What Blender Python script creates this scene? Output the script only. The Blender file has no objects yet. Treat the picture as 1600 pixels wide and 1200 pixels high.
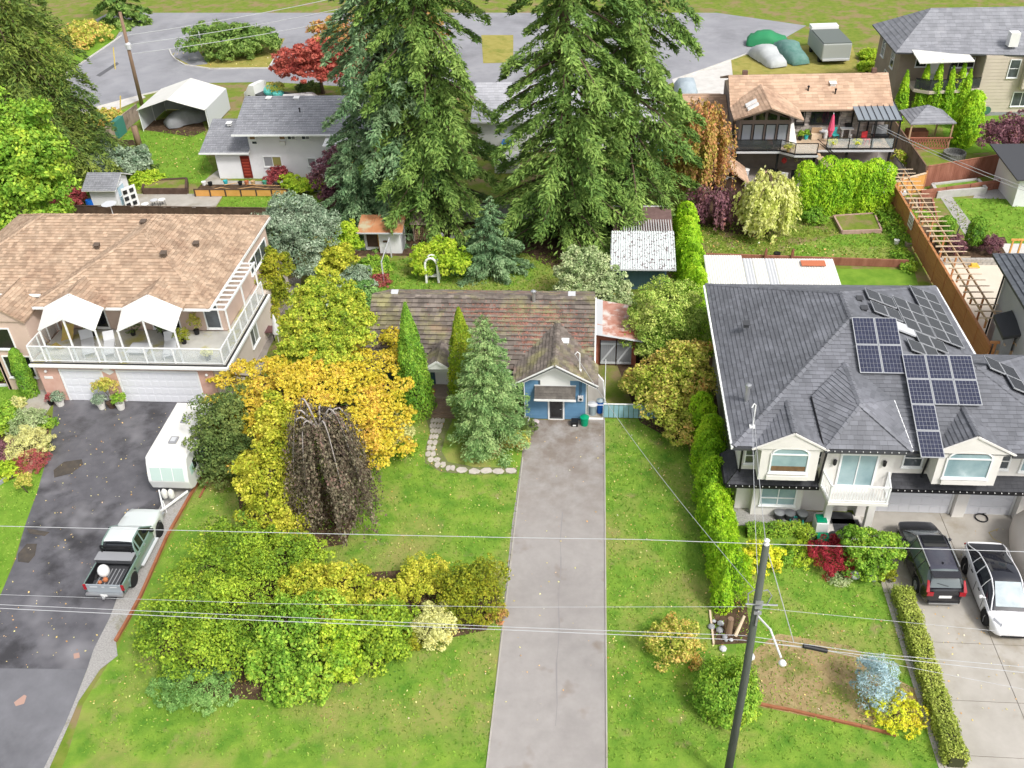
import bpy, bmesh, math, random
import numpy as np
from math import sin, cos, pi, radians
from mathutils import Vector, Matrix

scene = bpy.context.scene
col = scene.collection
random.seed(7)
rng = np.random.default_rng(11)

# ------------------------------------------------------------------ camera
CAM_H = 32.0
FOC = 1465.5                      # focal length in pixels of a 1600 px wide picture
PITCH, ROLL, YAW = radians(35.863), radians(-2.492), radians(-6.09)
_fw = np.array([sin(YAW) * cos(PITCH), cos(YAW) * cos(PITCH), -sin(PITCH)])
_rt = np.array([cos(YAW), -sin(YAW), 0.0])
_up = np.cross(_rt, _fw)
CR = np.array([cos(ROLL) * _rt + sin(ROLL) * _up, -sin(ROLL) * _rt + cos(ROLL) * _up, _fw])
cam_d = bpy.data.cameras.new('camera')
cam_d.sensor_width = 36.0
cam_d.lens = 36.0 * FOC / 1600.0
cam_d.clip_start = 0.5
cam_d.clip_end = 2000.0
cam = bpy.data.objects.new('camera', cam_d)
col.objects.link(cam)
Mx = Matrix(((CR[0][0], CR[1][0], -CR[2][0], 0), (CR[0][1], CR[1][1], -CR[2][1], 0),
             (CR[0][2], CR[1][2], -CR[2][2], CAM_H), (0, 0, 0, 1)))
cam.matrix_world = Mx
scene.camera = cam

# ------------------------------------------------------------------ sky and sun (bright overcast)
SUN_EL, SUN_AZ = 50.0, 135.0          # degrees; the sun stands behind and to the right of the camera
world = bpy.data.worlds.new('World')
scene.world = world
world.use_nodes = True
wn = world.node_tree
wn.nodes.clear()
sky = wn.nodes.new('ShaderNodeTexSky')
sky.sky_type = 'NISHITA'
sky.sun_disc = False
sky.sun_elevation = radians(SUN_EL)
sky.sun_rotation = radians(SUN_AZ)
sky.air_density = 1.0
sky.dust_density = 4.0
sky.ozone_density = 1.0
hs = wn.nodes.new('ShaderNodeHueSaturation')
hs.inputs['Saturation'].default_value = 0.28
bg = wn.nodes.new('ShaderNodeBackground')
bg.inputs['Strength'].default_value = 0.118
wo = wn.nodes.new('ShaderNodeOutputWorld')
wn.links.new(sky.outputs[0], hs.inputs['Color'])
wn.links.new(hs.outputs[0], bg.inputs['Color'])
wn.links.new(bg.outputs[0], wo.inputs['Surface'])
sd = bpy.data.lights.new('sun', 'SUN')
sd.energy = 1.5
sd.angle = radians(11)
sd.color = (1.0, 0.97, 0.92)
sun = bpy.data.objects.new('sun', sd)
col.objects.link(sun)
_e, _a = radians(SUN_EL), radians(SUN_AZ)
sdir = Vector((sin(_a) * cos(_e), cos(_a) * cos(_e), sin(_e)))
sun.rotation_euler = sdir.to_track_quat('Z', 'Y').to_euler()
scene.view_settings.view_transform = 'Standard'
scene.view_settings.look = 'None'
scene.view_settings.exposure = 0.80
scene.view_settings.gamma = 1.0
scene.view_settings.use_curve_mapping = False
scene.render.engine = 'CYCLES'
scene.cycles.max_bounces = 6
scene.cycles.transparent_max_bounces = 8

# ------------------------------------------------------------------ where a pixel of the survey picture meets a plane
def _ray(px, py):
 return CR.T @ np.array([(px - 800) / FOC, -(py - 600) / FOC, 1.0])
def G(px, py, z=0.0):
 d = _ray(px, py); s = (z - CAM_H) / d[2]
 return (d[0] * s, d[1] * s, z)
def AY(px, py, Y):
 d = _ray(px, py); s = Y / d[1]
 return (d[0] * s, Y, CAM_H + d[2] * s)
def G2(pts, z=0.0):
 return [G(x, y, z)[:2] for x, y in pts]

# ------------------------------------------------------------------ materials
MATS = {}
LF = 1.34
def _mixrgb(nt, fac, a, b, mode='MIX'):
 n = nt.nodes.new('ShaderNodeMix'); n.data_type = 'RGBA'; n.blend_type = mode
 for k, v in ((0, fac), (6, a), (7, b)):
  if isinstance(v, (int, float)): n.inputs[k].default_value = v
  elif isinstance(v, tuple): n.inputs[k].default_value = (*v, 1.0)
  else: nt.links.new(v, n.inputs[k])
 return n.outputs[2]
def _noise(nt, vec, scale, detail=4, rough=0.6):
 n = nt.nodes.new('ShaderNodeTexNoise'); n.inputs['Scale'].default_value = scale
 n.inputs['Detail'].default_value = detail; n.inputs['Roughness'].default_value = rough
 nt.links.new(vec, n.inputs['Vector']); return n.outputs['Fac']
def _ramp(nt, fac, stops):
 n = nt.nodes.new('ShaderNodeValToRGB'); nt.links.new(fac, n.inputs['Fac'])
 el = n.color_ramp.elements
 while len(el) < len(stops): el.new(0.5)
 for e, (p, c) in zip(el, stops):
  e.position = p; e.color = (*c, 1.0) if len(c) == 3 else c
 return n.outputs['Color']
def _map(nt, v, a, b, c=0.0, d=1.0):
 n = nt.nodes.new('ShaderNodeMapRange'); nt.links.new(v, n.inputs[0])
 for k, x in zip((1, 2, 3, 4), (a, b, c, d)): n.inputs[k].default_value = x
 return n.outputs[0]
def M(name, c1, c2=None, scale=3.0, rough=0.8, bump=0.0, bscale=30.0, island=0.0, c3=None, scale3=0.6, lim3=(0.5, 0.65),
      metal=0.0, spec=0.3, stretch=None, coat=0.0, c4=None, scale4=8.0, lim4=(0.6, 0.7), trans=0.0, detail=5):
 if name in MATS: return MATS[name]
 m = bpy.data.materials.new(name); m.use_nodes = True; nt = m.node_tree
 b = nt.nodes['Principled BSDF']
 tc = nt.nodes.new('ShaderNodeTexCoord'); vec = tc.outputs['Object']
 if stretch:
  mp = nt.nodes.new('ShaderNodeMapping'); nt.links.new(vec, mp.inputs[0]); mp.inputs['Scale'].default_value = stretch; svec = mp.outputs[0]
 else: svec = vec
 c = c1
 if c2: c = _mixrgb(nt, _map(nt, _noise(nt, svec, scale, detail), 0.3, 0.7), c1, c2)
 if c3: c = _mixrgb(nt, _map(nt, _noise(nt, vec, scale3, 6, 0.65), *lim3), c, c3)
 if c4: c = _mixrgb(nt, _map(nt, _noise(nt, vec, scale4, 3, 0.6), *lim4), c, c4)
 if island:
  g = nt.nodes.new('ShaderNodeNewGeometry')
  h = nt.nodes.new('ShaderNodeHueSaturation'); nt.links.new(_map(nt, g.outputs['Random Per Island'], 0, 1, 1 - island, 1 + island), h.inputs['Value'])
  if isinstance(c, tuple): h.inputs['Color'].default_value = (*c, 1)
  else: nt.links.new(c, h.inputs['Color'])
  c = h.outputs[0]
 if isinstance(c, tuple): b.inputs['Base Color'].default_value = (*c, 1)
 else: nt.links.new(c, b.inputs['Base Color'])
 b.inputs['Roughness'].default_value = rough
 b.inputs['Metallic'].default_value = metal
 b.inputs['Specular IOR Level'].default_value = spec
 if coat: b.inputs['Coat Weight'].default_value = coat
 if trans: b.inputs['Transmission Weight'].default_value = trans
 if bump:
  bn = nt.nodes.new('ShaderNodeBump'); bn.inputs['Strength'].default_value = bump; bn.inputs['Distance'].default_value = 0.05
  nt.links.new(_noise(nt, svec, bscale, 5, 0.7), bn.inputs['Height']); nt.links.new(bn.outputs[0], b.inputs['Normal'])
 MATS[name] = m
 return m
def LEAF(name, cols, trans=0.35, nscale=0.8, namp=0.35, rough=0.65):
 """leaf material: every leaf takes one of a few colours, with slow drifts through the plant"""
 if name in MATS: return MATS[name]
 m = bpy.data.materials.new(name); m.use_nodes = True; nt = m.node_tree
 b = nt.nodes['Principled BSDF']; out = nt.nodes['Material Output']
 g = nt.nodes.new('ShaderNodeNewGeometry'); tc = nt.nodes.new('ShaderNodeTexCoord')
 n1 = _noise(nt, tc.outputs['Object'], nscale, 3)
 ad = nt.nodes.new('ShaderNodeMath'); ad.operation = 'MULTIPLY_ADD'
 nt.links.new(_map(nt, n1, 0.3, 0.7), ad.inputs[0]); ad.inputs[1].default_value = 0.55
 nt.links.new(_map(nt, g.outputs['Random Per Island'], 0, 1, 0, 0.45), ad.inputs[2])
 k = len(cols); cols = [tuple(min(.8, x * LF) for x in c) for c in cols]
 c = _ramp(nt, ad.outputs[0], [((i + 0.5) / k, cc) for i, cc in enumerate(cols)])
 h = nt.nodes.new('ShaderNodeHueSaturation'); nt.links.new(c, h.inputs['Color'])
 w = nt.nodes.new('ShaderNodeTexWhiteNoise'); w.noise_dimensions = '1D'; nt.links.new(g.outputs['Random Per Island'], w.inputs['W'])
 nt.links.new(_map(nt, w.outputs[0], 0, 1, 1 - namp, 1 + namp), h.inputs['Value'])
 nt.links.new(h.outputs[0], b.inputs['Base Color']); b.inputs['Roughness'].default_value = rough
 b.inputs['Specular IOR Level'].default_value = 0.25
 tr = nt.nodes.new('ShaderNodeBsdfTranslucent'); nt.links.new(h.outputs[0], tr.inputs['Color'])
 mx = nt.nodes.new('ShaderNodeMixShader'); mx.inputs[0].default_value = trans
 nt.links.new(b.outputs[0], mx.inputs[1]); nt.links.new(tr.outputs[0], mx.inputs[2]); nt.links.new(mx.outputs[0], out.inputs['Surface'])
 MATS[name] = m
 return m
def GLASS(name, c, rough=0.08, spec=0.6):
 return M(name, c, rough=rough, spec=spec)
def CLEAR(name, c, alpha):
 """thin see-through pane"""
 if name in MATS: return MATS[name]
 m = bpy.data.materials.new(name); m.use_nodes = True; nt = m.node_tree
 b = nt.nodes['Principled BSDF']; b.inputs['Base Color'].default_value = (*c, 1); b.inputs['Roughness'].default_value = 0.05
 t = nt.nodes.new('ShaderNodeBsdfTransparent'); mx = nt.nodes.new('ShaderNodeMixShader'); mx.inputs[0].default_value = alpha
 nt.links.new(t.outputs[0], mx.inputs[1]); nt.links.new(b.outputs[0], mx.inputs[2]); nt.links.new(mx.outputs[0], nt.nodes['Material Output'].inputs['Surface'])
 MATS[name] = m
 return m

# ------------------------------------------------------------------ mesh builder
class MB:
 def __init__(s): s.v = []; s.f = []
 def add(s, vs, fs):
  o = len(s.v); s.v.extend([tuple(map(float, p)) for p in vs]); s.f.extend([tuple(i + o for i in f) for f in fs]); return s
 def box(s, x0, x1, y0, y1, z0, z1):
  return s.add([(x0, y0, z0), (x1, y0, z0), (x1, y1, z0), (x0, y1, z0), (x0, y0, z1), (x1, y0, z1), (x1, y1, z1), (x0, y1, z1)],
                     [(0, 3, 2, 1), (4, 5, 6, 7), (0, 1, 5, 4), (1, 2, 6, 5), (2, 3, 7, 6), (3, 0, 4, 7)])
 def obox(s, c, sx, sy, sz, rz=0.0, z0=None):
  cx, cy = c[0], c[1]; zb = c[2] if z0 is None else z0
  pts = []
  for z in (zb, zb + sz):
   for x, y in ((-sx / 2, -sy / 2), (sx / 2, -sy / 2), (sx / 2, sy / 2), (-sx / 2, sy / 2)):
    pts.append((cx + x * cos(rz) - y * sin(rz), cy + x * sin(rz) + y * cos(rz), z))
  return s.add(pts, [(0, 3, 2, 1), (4, 5, 6, 7), (0, 1, 5, 4), (1, 2, 6, 5), (2, 3, 7, 6), (3, 0, 4, 7)])
 def bar(s, p, q, w, h):
  p, q = Vector(p), Vector(q); d = (q - p)
  if d.length < 1e-6: return s
  d.normalize(); up = Vector((0, 0, 1)) if abs(d.z) < 0.95 else Vector((0, 1, 0))
  a = d.cross(up).normalized() * w / 2; b = a.cross(d).normalized() * h / 2
  vs = [p - a - b, p + a - b, p + a + b, p - a + b, q - a - b, q + a - b, q + a + b, q - a + b]
  return s.add(vs, [(0, 1, 2, 3), (7, 6, 5, 4), (0, 4, 5, 1), (1, 5, 6, 2), (2, 6, 7, 3), (3, 7, 4, 0)])
 def tube(s, pts, r, n=8, r2=None):
  pts = [Vector(p) for p in pts]; k = len(pts); rings = []
  for i, p in enumerate(pts):
   d = (pts[min(i + 1, k - 1)] - pts[max(i - 1, 0)]).normalized()
   up = Vector((0, 0, 1)) if abs(d.z) < 0.95 else Vector((0, 1, 0))
   a = d.cross(up).normalized(); b = a.cross(d)
   rr = r if r2 is None else r + (r2 - r) * i / max(1, k - 1)
   if isinstance(r, (list, tuple)): rr = r[i]
   rings.append([p + (a * cos(2 * pi * j / n) + b * sin(2 * pi * j / n)) * rr for j in range(n)])
  vs = [v for rg in rings for v in rg]; fs = []
  for i in range(k - 1):
   for j in range(n):
    fs.append((i * n + j, i * n + (j + 1) % n, (i + 1) * n + (j + 1) % n, (i + 1) * n + j))
  fs.append(tuple(range(n))[::-1]); fs.append(tuple((k - 1) * n + j for j in range(n)))
  return s.add(vs, fs)
 def lathe(s, prof, c=(0, 0, 0), n=16, axis='z'):
  vs = []; fs = []; k = len(prof)
  for r, z in prof:
   for j in range(n):
    a = 2 * pi * j / n; x, y = r * cos(a), r * sin(a)
    p = (x, y, z) if axis == 'z' else ((z, x, y) if axis == 'x' else (x, z, y))
    vs.append((c[0] + p[0], c[1] + p[1], c[2] + p[2]))
  for i in range(k - 1):
   for j in range(n): fs.append((i * n + j, i * n + (j + 1) % n, (i + 1) * n + (j + 1) % n, (i + 1) * n + j))
  fs.append(tuple(range(n))[::-1]); fs.append(tuple((k - 1) * n + j for j in range(n)))
  return s.add(vs, fs)
 def prism(s, poly, z0, z1):
  n = len(poly)
  return s.add([(x, y, z0) for x, y in poly] + [(x, y, z1) for x, y in poly],
                     [tuple(range(n))[::-1], tuple(range(n, 2 * n))] + [(i, (i + 1) % n, n + (i + 1) % n, n + i) for i in range(n)])
 def poly(s, pts): return s.add(pts, [tuple(range(len(pts)))])
 def slab(s, pts, t):
  """thick plate: pts is the top outline, extruded t against its normal (kept vertical)"""
  n = len(pts)
  return s.add(list(pts) + [(p[0], p[1], p[2] - t) for p in pts],
                     [tuple(range(n)), tuple(range(n, 2 * n))[::-1]] + [(i, n + i, n + (i + 1) % n, (i + 1) % n) for i in range(n)])
 def vslab(s, pts, d):
  """plate extruded by vector d"""
  n = len(pts)
  return s.add(list(pts) + [(p[0] + d[0], p[1] + d[1], p[2] + d[2]) for p in pts],
                     [tuple(range(n)), tuple(range(n, 2 * n))[::-1]] + [(i, n + i, n + (i + 1) % n, (i + 1) % n) for i in range(n)])
 def ball(s, c, r, nu=10, nv=7, sc=(1, 1, 1)):
  return s.lathe([(max(0.001, r * sin(pi * i / nv)) * 1.0, -r * cos(pi * i / nv) * sc[2] / sc[0]) for i in range(nv + 1)], c, nu)

ORG = {}     # world origin that an object's mesh data is relative to
def _finish(me, mat, smooth, fixn=True):
 if mat: me.materials.append(mat)
 if fixn:
  bm = bmesh.new(); bm.from_mesh(me); bmesh.ops.recalc_face_normals(bm, faces=bm.faces); bm.to_mesh(me); bm.free()
 if smooth:
  for p in me.polygons: p.use_smooth = True
def tag(o, label=None, cat=None, group=None, kind=None):
 if label: o['label'] = label
 if cat: o['category'] = cat
 if group: o['group'] = group
 if kind: o['kind'] = kind
 return o
SPLIT = {'gutter', 'brick_facing', 'pier', 'post', 'porch_post', 'deck_post', 'shade_post', 'roof_rail', 'wall', 'corner_board', 'bed_side', 'bed_liner', 'downpipe', 'tag', 'gable_wall', 'pillars'}
def pieces(mb):
 n = len(mb.v); p = list(range(n))
 def fd(i):
  while p[i] != i: p[i] = p[p[i]]; i = p[i]
  return i
 for f in mb.f:
  for k in f[1:]: p[fd(k)] = fd(f[0])
 gr = {}
 for f in mb.f: gr.setdefault(fd(f[0]), []).append(f)
 out = []
 for fs in gr.values():
  ids = sorted({i for f in fs for i in f}); mp = {a: b for b, a in enumerate(ids)}; m = MB(); m.v = [mb.v[i] for i in ids]; m.f = [tuple(mp[i] for i in f) for f in fs]; out.append(m)
 return out
def obj(name, mb, mat, parent=None, smooth=False, bevel=0.0, kind=None, label=None, sub=0, fixn=True):
 """one mesh object; vertices are given in world metres (or local metres of a local thing)"""
 if parent is not None and name in SPLIT and not kind:
  ps = pieces(mb)
  if len(ps) > 1:
   for m_ in ps: o = obj(name, m_, mat, parent, smooth, bevel, kind, label, sub, fixn)
   return o
 off = ORG.get(parent.name, Vector((0, 0, 0))) if parent else None
 if parent is None:
  xs = np.array(mb.v); c = Vector((xs[:, 0].mean(), xs[:, 1].mean(), xs[:, 2].min())); off = c
 me = bpy.data.meshes.new(name)
 me.from_pydata([(v[0] - off.x, v[1] - off.y, v[2] - off.z) for v in mb.v], [], mb.f)
 _finish(me, mat, smooth, fixn)
 o = bpy.data.objects.new(name, me); col.objects.link(o)
 if parent: o.parent = parent
 else: o.location = off
 ORG[o.name] = off.copy()
 if bevel:
  b = o.modifiers.new('bevel', 'BEVEL'); b.width = bevel; b.segments = 2; b.limit_method = 'ANGLE'
 if sub:
  b = o.modifiers.new('smooth', 'SUBSURF'); b.levels = sub; b.render_levels = sub
 if kind: o['kind'] = kind
 if label: o['label'] = label
 return o
def thing(name, label, cat, loc=(0, 0, 0), group=None, local=False, rz=0.0):
 o = bpy.data.objects.new(name, None); col.objects.link(o); o.empty_display_size = 0.3
 o.location = loc; o.rotation_euler = (0, 0, rz)
 ORG[o.name] = Vector((0, 0, 0)) if local else Vector(loc)
 return tag(o, label, cat, group)
def one(name, mb, mat, label, cat, group=None, **k):
 return tag(obj(name, mb, mat, None, **k), label, cat, group)
KIDS = {}
def copy_tree(o, loc=None, rz=None, label=None, scale=None, parent=None):
 c = o.copy(); col.objects.link(c)
 if parent: c.parent = parent
 if loc is not None: c.location = loc
 if rz is not None: c.rotation_euler = (0, 0, rz)
 if scale is not None: c.scale = scale if isinstance(scale, (tuple, list)) else (scale,) * 3
 if label: c['label'] = label
 ORG[c.name] = ORG.get(o.name, Vector((0, 0, 0)))
 for ch in list(o.children): copy_tree(ch, parent=c)
 return c
def shared(name, src, parent, loc):
 """another piece with the same mesh data as src, at a local position under parent"""
 o = bpy.data.objects.new(name, src.data); col.objects.link(o); o.parent = parent; o.location = loc
 return o

def quads(name, P, T, B, mat, parent=None, kind=None, label=None, cat=None, diamond=True):
 """N leaf-sized faces from centres P, half-length vectors T and half-width vectors B (numpy)"""
 N = len(P)
 off = np.array(ORG[parent.name]) if parent else np.array([P[:, 0].mean(), P[:, 1].mean(), P[:, 2].min()])
 V = np.empty((N, 4, 3))
 if diamond: V[:, 0] = P - T; V[:, 1] = P + B - T * 0.1; V[:, 2] = P + T; V[:, 3] = P - B - T * 0.1
 else: V[:, 0] = P - T - B; V[:, 1] = P - T + B; V[:, 2] = P + T + B; V[:, 3] = P + T - B
 V = (V - off).reshape(-1, 3)
 me = bpy.data.meshes.new(name)
 me.vertices.add(N * 4); me.vertices.foreach_set('co', V.ravel().astype(np.float32))
 me.loops.add(N * 4); me.loops.foreach_set('vertex_index', np.arange(N * 4, dtype=np.int32))
 me.polygons.add(N); me.polygons.foreach_set('loop_start', np.arange(0, N * 4, 4, dtype=np.int32))
 me.polygons.foreach_set('loop_total', np.full(N, 4, dtype=np.int32))
 me.update(calc_edges=True); me.materials.append(mat)
 o = bpy.data.objects.new(name, me); col.objects.link(o)
 if parent: o.parent = parent
 else: o.location = off
 ORG[o.name] = Vector(off)
 if kind: o['kind'] = kind
 if label: o['label'] = label
 if cat: o['category'] = cat
 return o
def unit(v): return v / np.maximum(np.linalg.norm(v, axis=-1, keepdims=True), 1e-9)
def rdir(n): return unit(rng.normal(size=(n, 3)))
def frames(Nn, D=None, jit=0.6):
 """tangent frames for leaves facing Nn (jittered); D = preferred long direction"""
 n = len(Nn); Nn = unit(Nn + rng.normal(size=(n, 3)) * jit)
 d = rdir(n) if D is None else D + rng.normal(size=(n, 3)) * 0.35
 T = unit(d - (d * Nn).sum(1, keepdims=True) * Nn); B = np.cross(Nn, T)
 return T, B
def poly_pts(poly, n):
 """random points inside a 2D polygon"""
 poly = np.array(poly); lo, hi = poly.min(0), poly.max(0); out = []; tot = 0
 while tot < n:
  p = lo + rng.random((n * 2, 2)) * (hi - lo); ins = np.zeros(len(p), bool); j = len(poly) - 1
  for i in range(len(poly)):
   xi, yi = poly[i]; xj, yj = poly[j]
   c = ((yi > p[:, 1]) != (yj > p[:, 1])) & (p[:, 0] < (xj - xi) * (p[:, 1] - yi) / (yj - yi + 1e-12) + xi)
   ins ^= c; j = i
  out.append(p[ins]); tot += ins.sum()
 return np.concatenate(out)[:n]
def clip(poly, a, b, c):
 """keep the part of a 2D polygon where a*x+b*y<=c"""
 out = []
 for i in range(len(poly)):
  p, q = poly[i], poly[(i + 1) % len(poly)]; dp = a * p[0] + b * p[1] - c; dq = a * q[0] + b * q[1] - c
  if dp <= 0: out.append(p)
  if dp * dq < 0:
   t = dp / (dp - dq); out.append((p[0] + (q[0] - p[0]) * t, p[1] + (q[1] - p[1]) * t))
 return out
def shingles(parent, pts, mat, course=0.2, w=0.3, lip=0.03, base=None, thick=0.12, name='shingles', edge=None, ucoord=None):
 """roof plane from its (planar, convex) outline: a solid plate plus rows of separate shingles clipped to it.
 Rows run level; pts in world metres."""
 P = [Vector(p) for p in pts]
 n = Vector((0, 0, 0))
 for i in range(len(P)): n += (P[i] - P[0]).cross(P[(i + 1) % len(P)] - P[0])
 n.normalize()
 if len(P) == 4 and abs((P[3] - P[0]).dot((P[1] - P[0]).cross(P[2] - P[0]).normalized())) > .012:
  a_ = dict(course=course, w=w, lip=lip, base=base, thick=thick, name=name, edge=edge)
  shingles(parent, [pts[0], pts[1], pts[2]], mat, **a_); return shingles(parent, [pts[0], pts[2], pts[3]], mat, **a_)
 if n.z < 0: n = -n; P = P[::-1]
 u = Vector((0, 0, 1)).cross(n)
 if u.length < 1e-4: u = Vector((1, 0, 0))
 u.normalize(); v = n.cross(u)                       # v points up the slope
 o = P[0]; p2 = [((p - o).dot(u), (p - o).dot(v)) for p in P]
 if thick:
  plate = MB().slab([tuple(p) for p in P], thick); obj(base or 'roof', plate, edge or mat, parent)
 us = [p[0] for p in p2]; vs_ = [p[1] for p in p2]
 area = sum(p2[i][0] * p2[(i + 1) % len(p2)][1] - p2[(i + 1) % len(p2)][0] * p2[i][1] for i in range(len(p2)))
 if area < 0: p2 = p2[::-1]
 edges = []
 for i in range(len(p2)):
  p, q = p2[i], p2[(i + 1) % len(p2)]; a, b = q[1] - p[1], -(q[0] - p[0]); edges.append((a, b, a * p[0] + b * p[1]))
 mb = MB(); r = 0; vv = min(vs_)
 while vv < max(vs_):
  uu = min(us) - (0.5 * w if r % 2 else 0) - random.random() * w * 0.3
  while uu < max(us):
   ww = w * random.uniform(0.8, 1.2)
   cell = [(uu + 0.006, vv), (uu + ww, vv), (uu + ww, vv + course), (uu + 0.006, vv + course)]
   for e in edges:
    cell = clip(cell, *e)
    if len(cell) < 3: break
   if len(cell) >= 3:
    l = lip * random.uniform(0.8, 1.3)
    top = []; 
    for (a, b) in cell:
     k = 1 - (b - vv) / course
     top.append(o + u * a + v * b + n * (0.004 + l * max(k, 0.0)))
    m = len(top); base_i = len(mb.v)
    mb.v.extend([tuple(t) for t in top]); mb.f.append(tuple(range(base_i, base_i + m)))
    low = [i for i, (a, b) in enumerate(cell) if b < vv + 1e-6]
    if len(low) >= 2:
     i0, i1 = low[0], low[-1]; t0, t1 = top[i0], top[i1]
     mb.add([t0, t1, t1 - n * (l + 0.004), t0 - n * (l + 0.004)], [(0, 1, 2, 3)])
   uu += ww
  vv += course; r += 1
 return obj(name, mb, mat, parent, kind='stuff', fixn=False)
def ridge_caps(parent, p, q, mat, w=0.28, step=0.3, name='ridge_cap'):
 p, q = Vector(p), Vector(q); d = q - p; L = d.length; d.normalize(); side = d.cross(Vector((0, 0, 1))).normalized() * w / 2
 mb = MB(); t = 0
 while t < L - 0.02:
  a = p + d * t; b = p + d * min(t + step * 1.05, L); za, zb = Vector((0, 0, 0.075)), Vector((0, 0, 0.045)); dn = Vector((0, 0, -w * 0.22))
  mb.add([a + za, b + zb, b + side + zb + dn, a + side + za + dn, a - side + za + dn, b - side + zb + dn], [(0, 3, 2, 1), (0, 1, 5, 4), (0, 4, 3)])
  t += step
 return obj(name, mb, mat, parent, kind='stuff')

# ------------------------------------------------------------------ colours
GRASS = M('grass_mat', (0.092, 0.22, 0.024), (0.25, 0.385, 0.05), 1.1, 0.9, 0.9, 20, c3=(0.30, 0.30, 0.09), scale3=0.27, lim3=(0.47, 0.66), c4=(0.31, 0.26, 0.12), scale4=0.75, lim4=(0.60, 0.76), spec=0.1, detail=8)
GRASS_B = M('bright_grass_mat', (0.11, 0.235, 0.022), (0.22, 0.36, 0.045), 0.9, 0.9, 0.7, 25, c3=(0.24, 0.28, 0.06), scale3=0.25, lim3=(0.58, 0.75), spec=0.1)
ROUGH = M('rough_grass_mat', (0.12, 0.20, 0.02), (0.22, 0.25, 0.05), 1.4, 0.95, 0.7, 18, c3=(0.26, 0.20, 0.10), scale3=0.5, lim3=(0.48, 0.6), spec=0.1)
DRY = M('dry_grass_mat', (0.28, 0.25, 0.06), (0.36, 0.32, 0.10), 1.2, 0.95, 0.5, 22, c3=(0.15, 0.2, 0.03), scale3=0.4, lim3=(0.5, 0.7), spec=0.1)
SOIL = M('soil_mat', (0.055, 0.035, 0.022), (0.13, 0.085, 0.055), 3, 0.95, 0.9, 14, c3=(0.2, 0.13, 0.08), scale3=1.5, lim3=(0.55, 0.7), spec=0.1)
MULCH = M('mulch_mat', (0.30, 0.21, 0.10), (0.42, 0.33, 0.17), 3, 0.95, 0.8, 22, c3=(0.18, 0.2, 0.05), scale3=0.7, lim3=(0.5, 0.62), spec=0.1)
ASPH = M('asphalt_mat', (0.085, 0.082, 0.092), (0.14, 0.137, 0.15), 1.2, 0.5, 0.25, 60, c3=(0.045, 0.043, 0.047), scale3=0.2, lim3=(0.5, 0.6), c4=(0.23, 0.225, 0.24), scale4=0.28, lim4=(0.52, 0.72), spec=0.45, detail=9)
ROADM = M('road_mat', (0.25, 0.25, 0.27), (0.33, 0.33, 0.35), 0.25, 0.75, 0.2, 50, c3=(0.19, 0.19, 0.205), scale3=0.12, lim3=(0.5, 0.7), spec=0.3)
DRIVE = M('worn_drive_mat', (0.31, 0.29, 0.275), (0.365, 0.34, 0.325), 1.6, 0.85, 0.3, 60, c3=(0.26, 0.24, 0.23), scale3=0.22, lim3=(0.5, 0.75), c4=(0.22, 0.17, 0.13), scale4=0.55, lim4=(0.6, 0.78), spec=0.2, detail=9)
CONC = M('concrete_mat', (0.36, 0.335, 0.295), (0.46, 0.43, 0.39), 0.8, 0.85, 0.2, 40, c3=(0.27, 0.23, 0.16), scale3=0.3, lim3=(0.52, 0.72), spec=0.2)
CONCL = M('pale_concrete_mat', (0.52, 0.50, 0.47), (0.62, 0.6, 0.57), 1.2, 0.85, 0.2, 40, c3=(0.4, 0.37, 0.33), scale3=0.5, lim3=(0.55, 0.75), spec=0.2)
SANDP = M('sand_pad_mat', (0.62, 0.54, 0.44), (0.70, 0.63, 0.53), 0.4, 0.9, 0.1, 30, spec=0.15)
GRAV = M('gravel_mat', (0.30, 0.29, 0.28), (0.52, 0.50, 0.48), 14, 0.95, 1.0, 30, c3=(0.25, 0.24, 0.15), scale3=0.6, lim3=(0.55, 0.7), spec=0.1)
PATIO = M('patio_mat', (0.30, 0.27, 0.24), (0.38, 0.345, 0.31), 0.8, 0.85, 0.2, 40, c3=(0.22, 0.19, 0.17), scale3=0.5, lim3=(0.5, 0.7), spec=0.2)
STONE = M('flagstone_mat', (0.42, 0.38, 0.34), (0.58, 0.53, 0.48), 2.5, 0.9, 0.4, 20, island=0.2, spec=0.15)
WHITE = M('white_paint_mat', (0.80, 0.80, 0.79), (0.74, 0.74, 0.73), 1.5, 0.55, spec=0.35)
WHITEV = M('white_vinyl_mat', (0.82, 0.83, 0.83), rough=0.35, spec=0.4)
STUCCO = M('cream_stucco_mat', (0.70, 0.675, 0.64), (0.76, 0.735, 0.70), 1.2, 0.9, 0.15, 40, spec=0.15)
STUCW = M('white_stucco_mat', (0.78, 0.78, 0.80), (0.72, 0.72, 0.74), 0.8, 0.9, 0.12, 40, c3=(0.62, 0.62, 0.63), scale3=0.6, lim3=(0.62, 0.8), spec=0.15)
PEACH = M('peach_stucco_mat', (0.56, 0.42, 0.35), (0.62, 0.475, 0.40), 1.0, 0.9, 0.15, 40, spec=0.15)
PINK = M('pink_brick_mat', (0.56, 0.335, 0.27), (0.64, 0.42, 0.345), 2.0, 0.9, 0.2, 30, spec=0.15)
BEIGE = M('beige_siding_mat', (0.50, 0.435, 0.36), (0.56, 0.49, 0.405), 1.0, 0.8, spec=0.2)
TAUPE = M('taupe_siding_mat', (0.27, 0.22, 0.18), (0.33, 0.27, 0.22), 1.0, 0.8, spec=0.2)
GREYST = M('grey_stucco_mat', (0.40, 0.41, 0.43), (0.45, 0.46, 0.48), 0.8, 0.9, 0.1, 40, spec=0.15)
BLUE = M('blue_siding_mat', (0.095, 0.205, 0.335), (0.12, 0.245, 0.385), 2.0, 0.7, island=0.1, spec=0.3)
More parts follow.
